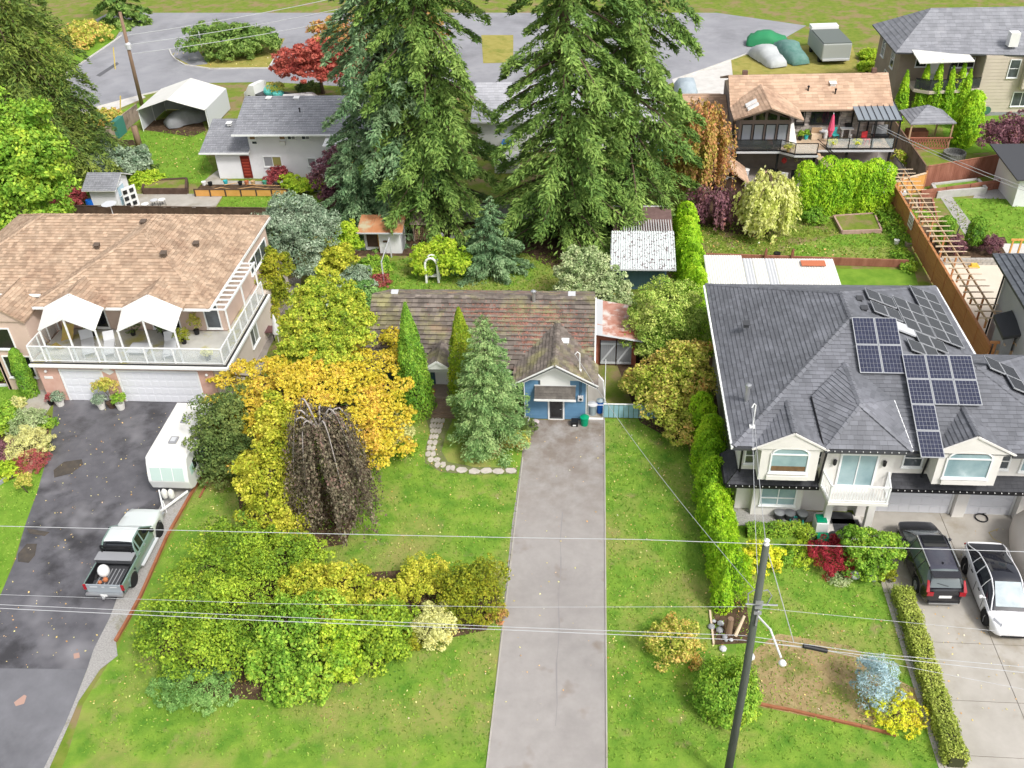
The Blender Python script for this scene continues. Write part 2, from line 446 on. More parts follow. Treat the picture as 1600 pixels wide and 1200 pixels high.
BLUED = M('dark_blue_wall_mat', (0.05, 0.10, 0.15), (0.07, 0.13, 0.19), 2.0, 0.7, spec=0.3)
TEALF = M('pale_teal_fence_mat', (0.22, 0.40, 0.47), (0.30, 0.48, 0.55), 3.0, 0.8, island=0.15, spec=0.2)
BRICKR = M('brick_red_wall_mat', (0.36, 0.11, 0.07), (0.45, 0.16, 0.1), 3.0, 0.85, island=0.15, spec=0.2)
SHAKE = M('cedar_brown_shingle_mat', (0.36, 0.25, 0.175), (0.49, 0.365, 0.265), 1.5, 0.9, island=0.24, c3=(0.30, 0.195, 0.135), scale3=0.35, lim3=(0.52, 0.7), spec=0.1)
SHAKE2 = M('tan_shingle_mat', (0.46, 0.31, 0.215), (0.56, 0.395, 0.285), 1.0, 0.9, island=0.16, c3=(0.36, 0.23, 0.16), scale3=0.3, lim3=(0.5, 0.7), spec=0.1)
SLATE = M('slate_grey_shingle_mat', (0.125, 0.13, 0.145), (0.165, 0.17, 0.19), 0.8, 0.7, island=0.16, c3=(0.20, 0.205, 0.23), scale3=0.3, lim3=(0.5, 0.7), spec=0.35)
GREYR = M('grey_shingle_mat', (0.22, 0.225, 0.245), (0.28, 0.285, 0.31), 1.2, 0.85, island=0.12, c3=(0.33, 0.33, 0.35), scale3=0.3, lim3=(0.55, 0.75), spec=0.2)
OLDTILE = M('weathered_tile_mat', (0.13, 0.11, 0.098), (0.23, 0.195, 0.168), 2.2, 0.9, island=0.26, c3=(0.27, 0.25, 0.13), scale3=0.6, lim3=(0.5, 0.66), c4=(0.28, 0.17, 0.135), scale4=0.35, lim4=(0.60, 0.74), spec=0.1)
DARKT = M('dark_roof_edge_mat', (0.10, 0.08, 0.07), rough=0.9)
NEEDLE = M('rust_needles_mat', (0.27, 0.12, 0.09), (0.36, 0.19, 0.15), 3, 0.95, island=0.3, spec=0.05)
CEDARF = M('cedar_fence_mat', (0.46, 0.20, 0.085), (0.56, 0.27, 0.12), 2.0, 0.75, island=0.16, stretch=(0.4, 0.4, 6), spec=0.2)
REDF = M('redwood_fence_mat', (0.22, 0.085, 0.055), (0.36, 0.16, 0.11), 2.0, 0.85, island=0.3, stretch=(1, 1, 0.3), spec=0.15)
OLDF = M('weathered_fence_mat', (0.26, 0.20, 0.155), (0.38, 0.31, 0.25), 2.0, 0.9, island=0.25, stretch=(1, 1, 0.3), c3=(0.15, 0.12, 0.09), scale3=1, lim3=(0.5, 0.7), spec=0.1)
DARKF = M('dark_board_mat', (0.07, 0.045, 0.035), (0.12, 0.08, 0.06), 2.0, 0.9, island=0.25, spec=0.1)
ORANGE = M('orange_timber_mat', (0.60, 0.30, 0.08), (0.68, 0.36, 0.11), 2.0, 0.7, island=0.1, spec=0.25)
WOOD = M('bare_timber_mat', (0.42, 0.28, 0.17), (0.52, 0.37, 0.24), 2.0, 0.8, island=0.15, stretch=(1, 1, 0.3), spec=0.2)
PALEW = M('pale_timber_mat', (0.62, 0.48, 0.34), (0.70, 0.57, 0.42), 2.0, 0.8, spec=0.2)
RUST = M('rust_edge_mat', (0.27, 0.10, 0.05), (0.36, 0.15, 0.08), 2.5, 0.9, 0.2, 20, spec=0.1)
POLEM = M('dark_pole_mat', (0.075, 0.09, 0.075), (0.11, 0.12, 0.10), 3.0, 0.85, 0.3, 12, stretch=(3, 3, 0.3), spec=0.2)
POLEB = M('brown_pole_mat', (0.20, 0.13, 0.09), (0.28, 0.19, 0.13), 3.0, 0.9, 0.3, 12, stretch=(3, 3, 0.3), spec=0.15)
BLACK = M('black_mat', (0.015, 0.015, 0.017), rough=0.5)
BLACKM = M('black_metal_mat', (0.02, 0.02, 0.022), rough=0.4, metal=0.3)
DKGREY = M('dark_grey_mat', (0.06, 0.062, 0.068), rough=0.6)
GREY = M('mid_grey_mat', (0.28, 0.285, 0.30), rough=0.6)
LGREY = M('light_grey_mat', (0.55, 0.56, 0.58), rough=0.5)
METAL = M('metal_mat', (0.55, 0.56, 0.57), rough=0.35, metal=0.8)
GLS = M('window_glass_mat', (0.035, 0.042, 0.05), (0.10, 0.12, 0.135), 1.3, .07, spec=.8)  # lighter noise in the glass colour stands in for bands of reflection
GLSB = M('blue_blind_glass_mat', (0.20, 0.31, 0.34), (0.36, 0.48, 0.50), 0.9, 0.12, spec=0.6)
GLSG = M('olive_blind_glass_mat', (0.30, 0.28, 0.10), rough=0.2, spec=0.5)
GLSD = M('dark_glass_mat', (0.012, 0.014, 0.017), rough=0.05, spec=0.8)
CLEARP = CLEAR('clear_rail_glass_mat', (0.75, 0.82, 0.84), 0.22)
SMOKEP = CLEAR('smoked_rail_glass_mat', (0.05, 0.055, 0.06), 0.72)
BARK = M('bark_mat', (0.10, 0.07, 0.05), (0.17, 0.125, 0.09), 4, 0.95, 0.6, 12, stretch=(3, 3, 0.5), spec=0.1)
BARKG = M('grey_bark_mat', (0.30, 0.27, 0.25), (0.42, 0.38, 0.36), 4, 0.9, 0.4, 12, spec=0.1)
TERRA = M('terracotta_mat', (0.45, 0.16, 0.07), rough=0.8)
FABW = M('white_canvas_mat', (0.72, 0.71, 0.67), (0.66, 0.65, 0.61), 0.6, 0.8, trans=0.0, spec=0.2)

# ------------------------------------------------------------------ the setting
def sheet(name, pts, mat, level, z=0.0, kind='structure', parent=None, pix=True, thick=None):
 p = G2(pts, z) if pix else pts
 if thick: mb = MB().prism(p, z, z + thick)
 else: mb = MB().poly([(x, y, z + 0.004 * level) for x, y in p])
 o = obj(name, mb, mat, parent, kind=kind if parent is None else None)
 return o
gb = MB(); gb.poly([(-1500, -300, 0), (1500, -300, 0), (1500, 2500, 0), (-1500, 2500, 0)])
obj('ground', gb, ROUGH, None, kind='structure')
# near street, outside the frame's lower edge
obj('street', MB().poly([(-400, 8, .004), (400, 8, .004), (400, 18.2, .004), (-400, 18.2, .004)]), ROADM, None, kind='structure')

# lawns
sheet('lawn', [(105, 1180), (130, 1100), (180, 1020), (248, 880), (318, 745), (345, 640), (430, 560), (600, 560), (640, 640), (820, 660), (815, 720), (768, 1130), (762, 1240), (80, 1240)], GRASS, 1)
sheet('lawn', [(944, 655), (1065, 655), (1090, 760), (1130, 950), (1150, 1000), (1150, 1240), (950, 1240)], GRASS, 1)
sheet('lawn', [(1150, 900), (1130, 820), (1270, 815), (1300, 860), (1400, 900), (1480, 1130), (1520, 1240), (1150, 1240)], GRASS, 2)
sheet('lawn', [(0, 575), (-60, 600), (-160, 1000), (-20, 985), (0, 935), (18, 886), (39, 822), (58, 770), (70, 728), (35, 640), (52, 606)], GRASS_B, 1)
sheet('lawn', [(180, 235), (200, 205), (245, 205), (320, 205), (322, 245), (333, 262), (322, 283), (225, 300), (175, 262)], GRASS_B, 1)
sheet('lawn', [(350, 305), (517, 309), (517, 330), (337, 330)], GRASS_B, 2)
sheet('lawn', [(640, 400), (870, 395), (1000, 470), (590, 470), (560, 430)], GRASS, 1)
sheet('lawn', [(1298, 420), (1428, 421), (1435, 446), (1302, 446)], GRASS_B, 2)
sheet('lawn', [(1470, 311), (1610, 308), (1700, 380), (1610, 381), (1515, 381)], GRASS_B, 3)
sheet('lawn', [(1470, 190), (1600, 175), (1620, 232), (1520, 240), (1480, 232)], GRASS_B, 2)
sheet('lawn', [(1090, 350), (1240, 350), (1380, 330), (1420, 418), (1090, 410)], ROUGH, 2)
sheet('lawn', [(1280, 375), (1400, 340), (1425, 412), (1250, 412), (1235, 385)], GRASS, 3)
# planting soil; the sheets under the front shrubs stand in for contact shade
sheet('soil_or_shade_bed', [(510, 342), (870, 345), (1055, 350), (960, 400), (870, 425), (820, 395), (660, 400), (560, 400), (510, 380)], SOIL, 3)
sheet('soil_or_shade_bed', [(1090, 300), (1240, 330), (1180, 372), (1085, 352)], SOIL, 3)
sheet('soil_or_shade_bed', [(1440, 380), (1570, 370), (1585, 410), (1450, 412)], SOIL, 4)
sheet('soil_or_shade_bed', [(-40, 590), (68, 588), (62, 600), (-40, 604)], SOIL, 3)
sheet('soil_or_shade_bed', [(-30, 770), (28, 745), (70, 720), (80, 650), (40, 640), (-10, 690)], SOIL, 4)
sheet('soil_or_shade_bed', [(960, 560), (1085, 540), (1110, 700), (1055, 690), (1000, 660)], SOIL, 2)
sheet('mulch_bed', [(1180, 1015), (1215, 990), (1330, 1010), (1400, 1060), (1452, 1090), (1458, 1134), (1330, 1134), (1190, 1105), (1160, 1060)], MULCH, 4)
sheet('soil_or_shade_bed', [(1115, 940), (1165, 935), (1175, 1005), (1112, 1008)], SOIL, 4)
sheet('soil_or_shade_bed', [(1130, 640), (1100, 460), (1085, 470), (1100, 560), (1108, 650), (1140, 800), (1165, 810)], SOIL, 5)
sheet('soil_or_shade_bed', [(235, 960), (260, 1060), (330, 1090), (420, 1095), (560, 1060), (640, 1010), (760, 985), (785, 930), (760, 895), (640, 890), (500, 900), (440, 850), (340, 870)], SOIL, 3)  # this and the next two sheets darken the ground as painted contact shade
sheet('soil_or_shade_bed', [(370, 760), (440, 760), (480, 740), (560, 800), (540, 850), (430, 870), (380, 840)], SOIL, 2)
sheet('soil_or_shade_bed', [(310, 745), (390, 740), (500, 720), (640, 680), (640, 700), (560, 730), (400, 770), (330, 770)], ROUGH, 3)
# left lot paving
sheet('left_driveway', [(57, 600), (84, 628), (79, 691), (70, 728), (58, 770), (39, 822), (24, 875), (0, 932), (-60, 1045), (136, 1047), (147, 1014), (171, 967), (200, 890), (252, 788), (300, 700), (345, 632), (345, 618), (80, 612)], ASPH, 3)
sheet('driveway_apron', [(-60, 1044), (136, 1046), (118, 1093), (102, 1132), (50, 1240), (-200, 1240)], M('apron_mat', (0.14, 0.14, 0.153), (0.20, 0.20, 0.217), .7, .7, .2, 50, c3=(0.12, 0.12, 0.13), scale3=.25, lim3=(.5, .7), detail=8), 4)
sheet('gravel_strip', [(252, 788), (300, 700), (330, 690), (318, 740), (262, 838), (244, 883), (220, 933), (199, 970), (181, 1001), (184, 1025), (157, 1046), (123, 1096), (108, 1132), (60, 1240), (50, 1240), (102, 1132), (118, 1093), (136, 1047), (147, 1014), (171, 967), (200, 890)], GRAV, 5)
sheet('front_walk', [(63, 598), (78, 602), (84, 628), (70, 650), (30, 645), (35, 637)], CONC, 5)
sheet('side_path', [(440, 440), (470, 430), (470, 455), (420, 545), (402, 600), (380, 585), (352, 616), (345, 590), (405, 520)], PATIO, 3)
# centre driveway with its edging
sheet('centre_driveway', [(822, 656), (918, 657), (944, 656), (946, 900), (948, 1130), (949, 1240), (755, 1240), (768, 1130), (800, 820), (815, 715)], DRIVE, 3)
eb = MB()
for a, b in (((944.5, 657), (948.5, 1240)), ((817, 715), (756, 1240))):
 p, q = G(*a), G(*b)
 eb.bar((p[0], p[1], 0.02), (q[0], q[1], 0.02), 0.06, 0.07)
obj('driveway_edging', eb, CONC, None, kind='structure')
sb = MB(); p, q = G(868, 1135), G(878, 800)
pts = [Vector(p).lerp(Vector(q), t / 12) for t in range(13)]
for i in range(12):
 a, b = pts[i], pts[i + 1]; w = 0.012 + 0.008 * (i % 3)
 a = a + Vector((0.04 * sin(i * 1.7), 0, 0.017)); b = b + Vector((0.04 * sin(i * 1.7 + 1.7), 0, 0.017))
 sb.poly([a - Vector((w, 0, 0)), a + Vector((w, 0, 0)), b + Vector((w, 0, 0)), b - Vector((w, 0, 0))])
obj('tar_seam', sb, M('tar_mat', (0.27, 0.25, 0.25), rough=0.6), None, kind='structure')
sheet('side_walk', [(918, 590), (942, 590), (945, 657), (918, 657)], CONC, 4)
# right driveway: cast slabs with open joints
base = sheet('right_driveway', [(1360, 792), (1600, 798), (1760, 803), (1900, 1240), (1530, 1240), (1480, 1130), (1400, 925), (1395, 900), (1360, 850)], M('joint_mat', (0.13, 0.11, 0.08), rough=0.95), 2)
ox, oy = 12.6, 15.0
ys = [34.3, 31.2, 29.0, 26.4, 23.6, 21.2, 18.4]
xs = [13.05, 16.62, 20.2]
outline = G2([(1362, 790), (1600, 798), (1760, 803), (1900, 1240), (1530, 1240), (1480, 1130), (1402, 925), (1397, 900)])
n_e = []
for i in range(len(outline)):
 p, q = outline[i], outline[(i + 1) % len(outline)]
 a, b = q[1] - p[1], -(q[0] - p[0]); n_e.append((a, b, a * p[0] + b * p[1]))
ar = sum(outline[i][0] * outline[(i + 1) % len(outline)][1] - outline[(i + 1) % len(outline)][0] * outline[i][1] for i in range(len(outline)))
xs = [9.0] + xs + [24.0]
for i in range(len(ys) - 1):
 for j in range(len(xs) - 1):
  sk = (34 - ys[i]) * 0.02
  cell = [(xs[j] + .012, ys[i + 1] + .012), (xs[j + 1] - .012, ys[i + 1] + .012), (xs[j + 1] - .012, ys[i] - .012), (xs[j] + .012, ys[i] - .012)]
  cell = clip(cell, -1, 0, -12.85 + 0.0)
  if len(cell) >= 3:
   obj('concrete_slab', MB().prism(cell, 0.0, 0.03), CONC, base)
sheet('entry_walk', [(1272, 800), (1362, 806), (1362, 850), (1345, 845), (1280, 842)], CONCL, 6)
sheet('rock_bed', [(1145, 790), (1275, 800), (1275, 815), (1150, 822)], GRAV, 6)
# rear left lot
sheet('rear_patio', [(215, 303), (350, 303), (333, 330), (205, 330), (190, 318)], CONC, 3)
sheet('rear_patio', [(318, 283), (345, 262), (345, 282), (520, 285), (520, 300), (318, 300)], CONC, 2)
sheet('car_pad', [(222, 190), (312, 180), (322, 204), (300, 214), (225, 203)], SOIL, 3)
# streets behind
sheet('rear_street', [(176, 66), (102, 116), (126, 175), (223, 149), (300, 130), (420, 128), (620, 140), (1000, 150), (1060, 125), (1215, 66), (1260, 40), (1120, 20), (800, 20), (170, 20), (130, 40), (200, 30)], ROADM, 1)
sheet('traffic_island', [(300, 60), (268, 86), (289, 102), (328, 108), (420, 107), (431, 89), (445, 60)], DRY, 3)
sheet('asphalt_pad', [(283, 66), (300, 66), (325, 100), (300, 103), (270, 88)], ROADM, 5)
sheet('sidewalk', [(126, 175), (223, 149), (228, 152), (150, 185)], CONCL, 3)
sheet('sidewalk', [(1050, 124), (1216, 68), (1222, 74), (1145, 110), (1150, 150), (1060, 150)], CONCL, 4)
sheet('road_patch', [(150, 118), (183, 97), (186, 100), (156, 120)], M('fresh_patch_mat', (0.12, 0.12, 0.13), rough=0.7), 4)
sheet('dry_lawn', [(1142, 92), (1216, 74), (1330, 66), (1345, 116), (1145, 118)], DRY, 5)
sheet('dry_lawn', [(752, 55), (802, 55), (802, 98), (755, 99)], DRY, 5)
sheet('grass_verge', [(176, 66), (102, 116), (60, 116), (60, 50), (190, 40)], GRASS_B, 3)
sheet('grass_verge', [(150, 190), (228, 155), (240, 175), (210, 195), (165, 225)], GRASS_B, 4)
# right rear lots
sheet('sand_pad', [(1462, 413), (1610, 413), (1700, 520), (1600, 600), (1500, 560)], SANDP, 3)
sheet('garden_path', [(1462, 298), (1480, 298), (1545, 385), (1520, 385)], GRAV, 4)
sheet('rear_terrace', [(1140, 232), (1240, 240), (1400, 235), (1440, 262), (1400, 285), (1240, 300), (1142, 290)], PATIO, 4)
sheet('corner_slab', [(1563, 381), (1620, 381), (1620, 402), (1575, 402)], CONCL, 5)
sheet('gravel_bed', [(1530, 292), (1600, 284), (1625, 300), (1600, 312), (1520, 310)], GRAV, 5)

# kerb round the near edge of the rear street
kb = MB()
def kerb(pts, w=0.15, h=0.12):
 p = [G(x, y) for x, y in pts]
 for a, b in zip(p[:-1], p[1:]): kb.bar((a[0], a[1], h / 2), (b[0], b[1], h / 2), w, h)
kerb([(190, 56), (176, 66), (135, 94), (102, 116), (112, 145), (126, 175), (223, 149), (300, 131)])
kerb([(265, 78), (268, 86), (275, 94), (289, 102), (328, 108), (420, 107), (431, 89)])
kerb([(1060, 124), (1216, 67)])
obj('kerb', kb, CONCL, None, kind='structure')

# water stains and manhole-like patches on the left drive
for pts in ([(84, 735), (100, 722), (128, 718), (130, 726), (112, 740), (85, 747)], [(28, 866), (42, 850), (58, 850), (55, 868), (45, 880), (28, 878)], [(42, 826), (78, 832), (70, 838), (46, 834)]):
 sheet('damp_patch', pts, M('damp_mat', (0.05, 0.045, 0.04), (0.1, 0.08, 0.06), 3, 0.25, spec=0.6), 6)
for pts in ([(22, 1098), (38, 1086), (42, 1088), (38, 1100), (25, 1104)], [(115, 1022), (124, 1020), (125, 1028), (116, 1030)]):
 sheet('road_plate', pts, M('plate_mat', (0.42, 0.27, 0.22), rough=0.8), 6)

# grass tufts, fallen leaves
def tufts(name, regions, mat, size=0.05, z=0.0):
 P = []
 for poly, dens in regions:
  pg = G2(poly); a = abs(sum(pg[i][0] * pg[(i + 1) % len(pg)][1] - pg[(i + 1) % len(pg)][0] * pg[i][1] for i in range(len(pg)))) / 2
  n = int(a * dens); q = poly_pts(pg, n); P.append(np.c_[q, np.full(n, 0.02)])
 P = np.concatenate(P); n = len(P)
 T = unit(rng.normal(size=(n, 3)) * [0.8, 0.8, 0.1] + [0, 0, 0.7]); B = unit(np.cross(T, rdir(n)))
 s = size * (0.6 + rng.random((n, 1)) * 0.9)
 P = P + T * s * 0.6
 quads(name, P, T * s, B * s * 0.45, mat, None, 'stuff')
GT = LEAF('grass_blade_mat', [(0.07, 0.165, 0.018), (0.15, 0.28, 0.03), (0.24, 0.35, 0.05), (0.36, 0.35, 0.11)], 0.3, 0.35, 0.25)
tufts('grass', [([(120, 1180), (250, 885), (320, 745), (345, 640), (600, 600), (640, 640), (700, 740), (815, 740), (768, 1130), (762, 1190)], 55),
    ([(948, 657), (1065, 657), (1130, 950), (1150, 1190), (950, 1190)], 70),
    ([(1150, 900), (1270, 825), (1400, 900), (1480, 1130), (1500, 1190), (1150, 1190)], 60),
    ([(0, 605), (50, 608), (30, 640), (66, 740), (0, 930)], 50)], GT)
GT2 = LEAF('garden_grass_mat', [(0.10, 0.20, 0.02), (0.17, 0.28, 0.03), (0.26, 0.28, 0.06), (0.10, 0.28, 0.02)], 0.3, 0.5, 0.3)
tufts('grass', [([(560, 430), (640, 400), (870, 395), (990, 455), (590, 455)], 40), ([(1090, 352), (1400, 335), (1425, 412), (1095, 405)], 40),
    ([(180, 235), (200, 205), (320, 205), (333, 262), (320, 283), (225, 300)], 14), ([(350, 306), (517, 309), (517, 329), (340, 329)], 14),
    ([(1475, 313), (1600, 310), (1600, 378), (1515, 380)], 20)], GT2, 0.09)
def litter(name, regions, mat, size=0.05):
 P = []
 for poly, n in regions: q = poly_pts(G2(poly), n); P.append(np.c_[q, np.full(n, 0.05)])
 P = np.concatenate(P); n = len(P); N = unit(rng.normal(size=(n, 3)) * 0.35 + [0, 0, 1]); T, B = frames(N, None, 0.1)
 s = size * (0.35 + 0.75 * rng.random((n, 1))); quads(name, P, T * s, B * s * 0.7, mat, None, 'stuff')
LL = LEAF('fallen_leaf_mat', [(0.62, 0.42, 0.10), (0.70, 0.58, 0.25), (0.55, 0.28, 0.08), (0.72, 0.66, 0.48)], 0.2, 1, 0.3)
litter('fallen_leaves', [([(250, 880), (345, 700), (500, 740), (640, 760), (810, 760), (768, 1130), (120, 1130)], 900), ([(948, 657), (1065, 657), (1130, 950), (1150, 1130), (950, 1130)], 420),
                         ([(1150, 900), (1270, 825), (1400, 900), (1480, 1130), (1150, 1130)], 260), ([(84, 640), (330, 640), (250, 790), (136, 1047), (0, 1047), (0, 940)], 260),
                         ([(1400, 850), (1590, 820), (1700, 1130), (1480, 1130)], 160), ([(806, 690), (945, 670), (946, 1130), (772, 1130)], 60),
                         ([(600, 600), (700, 620), (690, 740), (610, 720)], 260), ([(760, 640), (830, 660), (815, 740), (740, 730)], 200)], LL, 0.05)
litter('fallen_leaves', [([(300, 60), (268, 86), (289, 102), (420, 107), (445, 60)], 200), ([(1090, 352), (1420, 412), (1095, 405)], 250), ([(180, 235), (320, 205), (333, 262), (225, 300)], 120)], LL, 0.1)

# flagstone front path: each stone on its own
fp = sheet('front_path', [(668, 636), (708, 636), (706, 660), (697, 678), (690, 705), (700, 722), (740, 730), (808, 731), (808, 741), (740, 742), (690, 738), (664, 724), (665, 700), (672, 676), (666, 655)], M('path_joint_mat', (0.20, 0.18, 0.11), (0.12, 0.18, 0.03), 3, 0.95), 5)
rows = [((688, 642), 30, 5), ((686, 650), 28, 5), ((684, 658), 26, 4), ((682, 666), 24, 4), ((681, 674), 20, 3), ((678, 683), 16, 3), ((676, 692), 18, 2), ((674, 701), 16, 2), ((673, 710), 18, 2), ((678, 719), 22, 2), ((688, 727), 20, 2), ((704, 732), 16, 2), ((722, 735), 17, 1), ((741, 737), 18, 1), ((760, 736), 18, 1), ((779, 737), 17, 1), ((798, 736), 16, 1)]
for (cx, cy), wpx, k in rows:
 c = G(cx, cy); wm = wpx * 0.030; m = max(1, k)
 for i in range(m):
  x = c[0] + (i - (m - 1) / 2) * wm / m; r = wm / m * 0.58; ry = 0.235 if k > 1 else 0.24
  if k == 1: r = 0.33
  pts = []
  for t in range(7):
   a = 2 * pi * t / 7 + random.random() * 0.4; pts.append((x + cos(a) * r * random.uniform(.85, 1.05), c[1] + sin(a) * ry * random.uniform(.85, 1.1)))
  obj('flagstone', MB().prism(pts, 0.01, 0.045 + random.random() * 0.015), STONE, fp)

def drive_dirt():
 nt = DRIVE.node_tree; b = nt.nodes['Principled BSDF']; src = b.inputs['Base Color'].links[0].from_socket; tc = nt.nodes.new('ShaderNodeTexCoord'); sp = nt.nodes.new('ShaderNodeSeparateXYZ'); nt.links.new(tc.outputs['Generated'], sp.inputs[0])
 a = nt.nodes.new('ShaderNodeMath'); a.operation = 'MULTIPLY'; nt.links.new(_map(nt, sp.outputs['Y'], .55, 1.0, 0, 1), a.inputs[0]); nt.links.new(_map(nt, _noise(nt, tc.outputs['Object'], .9, 8, .7), .36, .6), a.inputs[1])
 nt.links.new(_mixrgb(nt, a.outputs[0], src, (0.19, 0.15, 0.12)), b.inputs['Base Color'])
drive_dirt()

# ------------------------------------------------------------------ plants
def px(p):            # (px, py, z) -> world
 return np.array(G(p[0], p[1], p[2]))
def cloud(clumps, n, size, asp=0.55, sub=0.34, up=0.25, jit=0.55, droop=0.0, shell=0.62, flat=1.0):
 """leaf frames for a crown made of ellipsoids [(x,y,z,rx,ry,rz)]: leaves sit on many small leaf clusters"""
 n = int(n * 1.35); size = size * .82; C = np.array(clumps, float); wgt = (C[:, 3] * C[:, 4] * C[:, 5]) ** (2 / 3.0); wgt /= wgt.sum()
 Ps, Ns = [], []
 for c, w in zip(C, wgt):
  m = int(n * w); r = c[3:6]; rs = sub * r.min() if sub < 1 else sub
  k = max(6, int(2.2 * (r.prod() ** (1 / 3) / rs) ** 2 * 1.6))
  d = rdir(k * 3); d = d[d[:, 2] > -0.55][:k]; k = len(d)
  rad = shell + (1.14 - shell) * rng.random((k, 1)) ** 0.7
  sc = c[:3] + d * r * rad
  rr = rs * (0.65 + 0.7 * rng.random((k, 1)))
  idx = rng.integers(0, k, m); dd = rdir(m); dd[:, 2] = np.abs(dd[:, 2]) * 0.9 - 0.25 + dd[:, 2] * 0.15; dd = unit(dd + d[idx] * 0.5)
  p = sc[idx] + dd * rr[idx] * (0.55 + 0.5 * rng.random((m, 1))) * [1, 1, flat]
  q = rng.random(m) < .24; d2 = rdir(m); d2[:, 2] = np.abs(d2[:, 2]) * 1.0 - .1; d2 = unit(d2); p[q] = (c[:3] + d2 * r * (.62 + .26 * rng.random((m, 1))))[q]; dd[q] = d2[q]
  Ps.append(p); Ns.append(unit(dd + [0, 0, up]))
 P = np.concatenate(Ps); N = np.concatenate(Ns); P[:, 2] = np.maximum(P[:, 2], 0.04)
 D = None
 if droop: D = unit(N * [1, 1, 0] + [0, 0, -droop])
 T, B = frames(N, D, jit); s = size * (0.6 + 0.8 * rng.random((len(P), 1)))
 return P, T * s, B * s * asp
def limbs(root, base, h, r, tops, mat=None, name='trunk'):
 b = Vector(base); t = b + Vector((random.uniform(-.15, .15), random.uniform(-.15, .15), h))
 mb = MB(); mb.tube([b, b.lerp(t, .5) + Vector((random.uniform(-.06, .06) * h * .3, 0, 0)), t], [r, r * .8, r * .62], 8)
 for q in tops:
  q = Vector(q); s = b.lerp(t, random.uniform(0.6, 1.0)); m = s.lerp(q, .5) + Vector((0, 0, 0.12 * (q - s).length))
  mb.tube([s, m, q], [r * .42, r * .28, r * .1], 5)
 return obj(name, mb, mat or BARK, root, smooth=True)
def plant(name, label, cat, base, clumps, n, size, mat, trunk=None, group=None, crown='crown', pix=True, **k):
 """clumps [(px,py,z,rx,ry,rz)] (pix) or world offsets from base; trunk = (height, radius)"""
 bw = tuple(G(base[0], base[1])) if pix else base
 cl = []
 for c in clumps:
  if pix: w = G(c[0], c[1], c[2]); cl.append((*w, *c[3:6]))
  else: cl.append((bw[0] + c[0], bw[1] + c[1], c[2], *c[3:6]))
 t = thing(name, label, cat, bw, group)
 P, T, B = cloud(cl, n, size, **k)
 quads(crown, P, T, B, mat, t)
 th, tr = trunk if trunk else (max(0.25, min(c[2] for c in cl)), 0.05)
 limbs(t, bw, th, tr, [(c[0], c[1], c[2]) for c in cl] + [(c[0] + random.uniform(-.5, .5) * c[3], c[1] + random.uniform(-.5, .5) * c[4], c[2] + .3 * c[5]) for c in cl])
 return t
def shrub(label, base, r, h, n, size, mat, name='shrub', cat='shrub', group=None, ry=None, **k):
 """dome-shaped bush on the ground"""
 return plant(name, label, cat, base, [(0, 0, h * 0.42, r, ry or r, h * 0.56)], n, size, mat, trunk=(h * 0.4, 0.04 + 0.02 * r), group=group, pix=False, **k)
def sh(label, pxb, r, h, n, size, mat, **k):
 return shrub(label, tuple(G(*pxb)), r, h, n, size, mat, **k)
def conifer(name, label, base, h, R, n, size, mat, z0=0.05, nb=150, droop=0.35, power=0.85, asp=0.3, cat='conifer', group=None, trunk_r=None, top=1.0, up=0.0, irr=0.25, lean=(0, 0), spray=0.20, azi=None):
 """needle tree: whorls of drooping boughs, each carrying short sprays"""
 n = int(n * 1.38); size = size * .75; t = thing(name, label, cat, base, group); b = np.array(base, float)
 tz = z0 + (0.985 - z0) * (np.arange(nb) / nb) ** 0.92
 az = np.arange(nb) * 2.39996 + rng.random(nb) * 0.7
 L = R * ((1 - tz) ** power) * (1 + irr * rng.normal(size=nb)) * top + 0.04 * R
 L = np.minimum(L, R * (1.05 * (1 - tz) ** power + .12) * 1.12); L = np.maximum(L, .25 * R * (1 - tz) ** power + .03 * R)
 if azi is not None: L *= azi(az)
 w = L ** 1.55 + 0.05; cnt = np.maximum(6, (n * w / w.sum()).astype(int)); idx = np.repeat(np.arange(nb), cnt); m = len(idx)
 s = 0.12 + 0.9 * rng.random(m) ** 0.62; l = L[idx]
 lat = rng.normal(size=m) * spray * l * (1.12 - s) + rng.normal(size=m) * 0.04 * l
 a = az[idx]; out = np.c_[np.cos(a), np.sin(a), np.zeros(m)]; side = np.c_[-np.sin(a), np.cos(a), np.zeros(m)]
 zc = tz[idx] * h + up * l * s - droop * l * s ** 1.6 - np.abs(lat) * 0.35
 hang = rng.random(m) * 0.10 * l * (0.3 + s)
 P = b + out * (l * s)[:, None] + side * lat[:, None]; P[:, 2] += zc - hang
 P[:, 0] += lean[0] * tz[idx]; P[:, 1] += lean[1] * tz[idx]
 P[:, 2] = np.maximum(P[:, 2], 0.06)
 D = unit(out * 1.0 + side * (np.sign(lat) * 0.7)[:, None] + np.array([0, 0, -0.45 + up])); N = unit(out * 0.35 + [0, 0, 0.9] + rng.normal(size=(m, 3)) * 0.45)
 T, B = frames(N, D, 0.2); sz = size * (0.6 + 0.8 * rng.random((m, 1)))
 quads('crown', P, T * sz, B * sz * asp, mat, t)
 r = trunk_r or h * 0.017
 mb = MB(); mb.tube([b, b + [lean[0] * .5, lean[1] * .5, h * .5], b + [lean[0], lean[1], h * .97]], [r, r * .6, r * .1], 8)
 for i in range(0, nb, 2):
  p = b + [lean[0] * tz[i], lean[1] * tz[i], tz[i] * h]; o = np.array([cos(az[i]), sin(az[i]), 0]); 
  mb.tube([p, p + o * L[i] * .45 + [0, 0, up * L[i] * .45 - droop * L[i] * .28], p + o * L[i] * .85 + [0, 0, up * L[i] * .85 - droop * L[i] * .8]], [r * .22, r * .13, r * .04], 4)
 obj('trunk', mb, BARK, t, smooth=True)
 return t
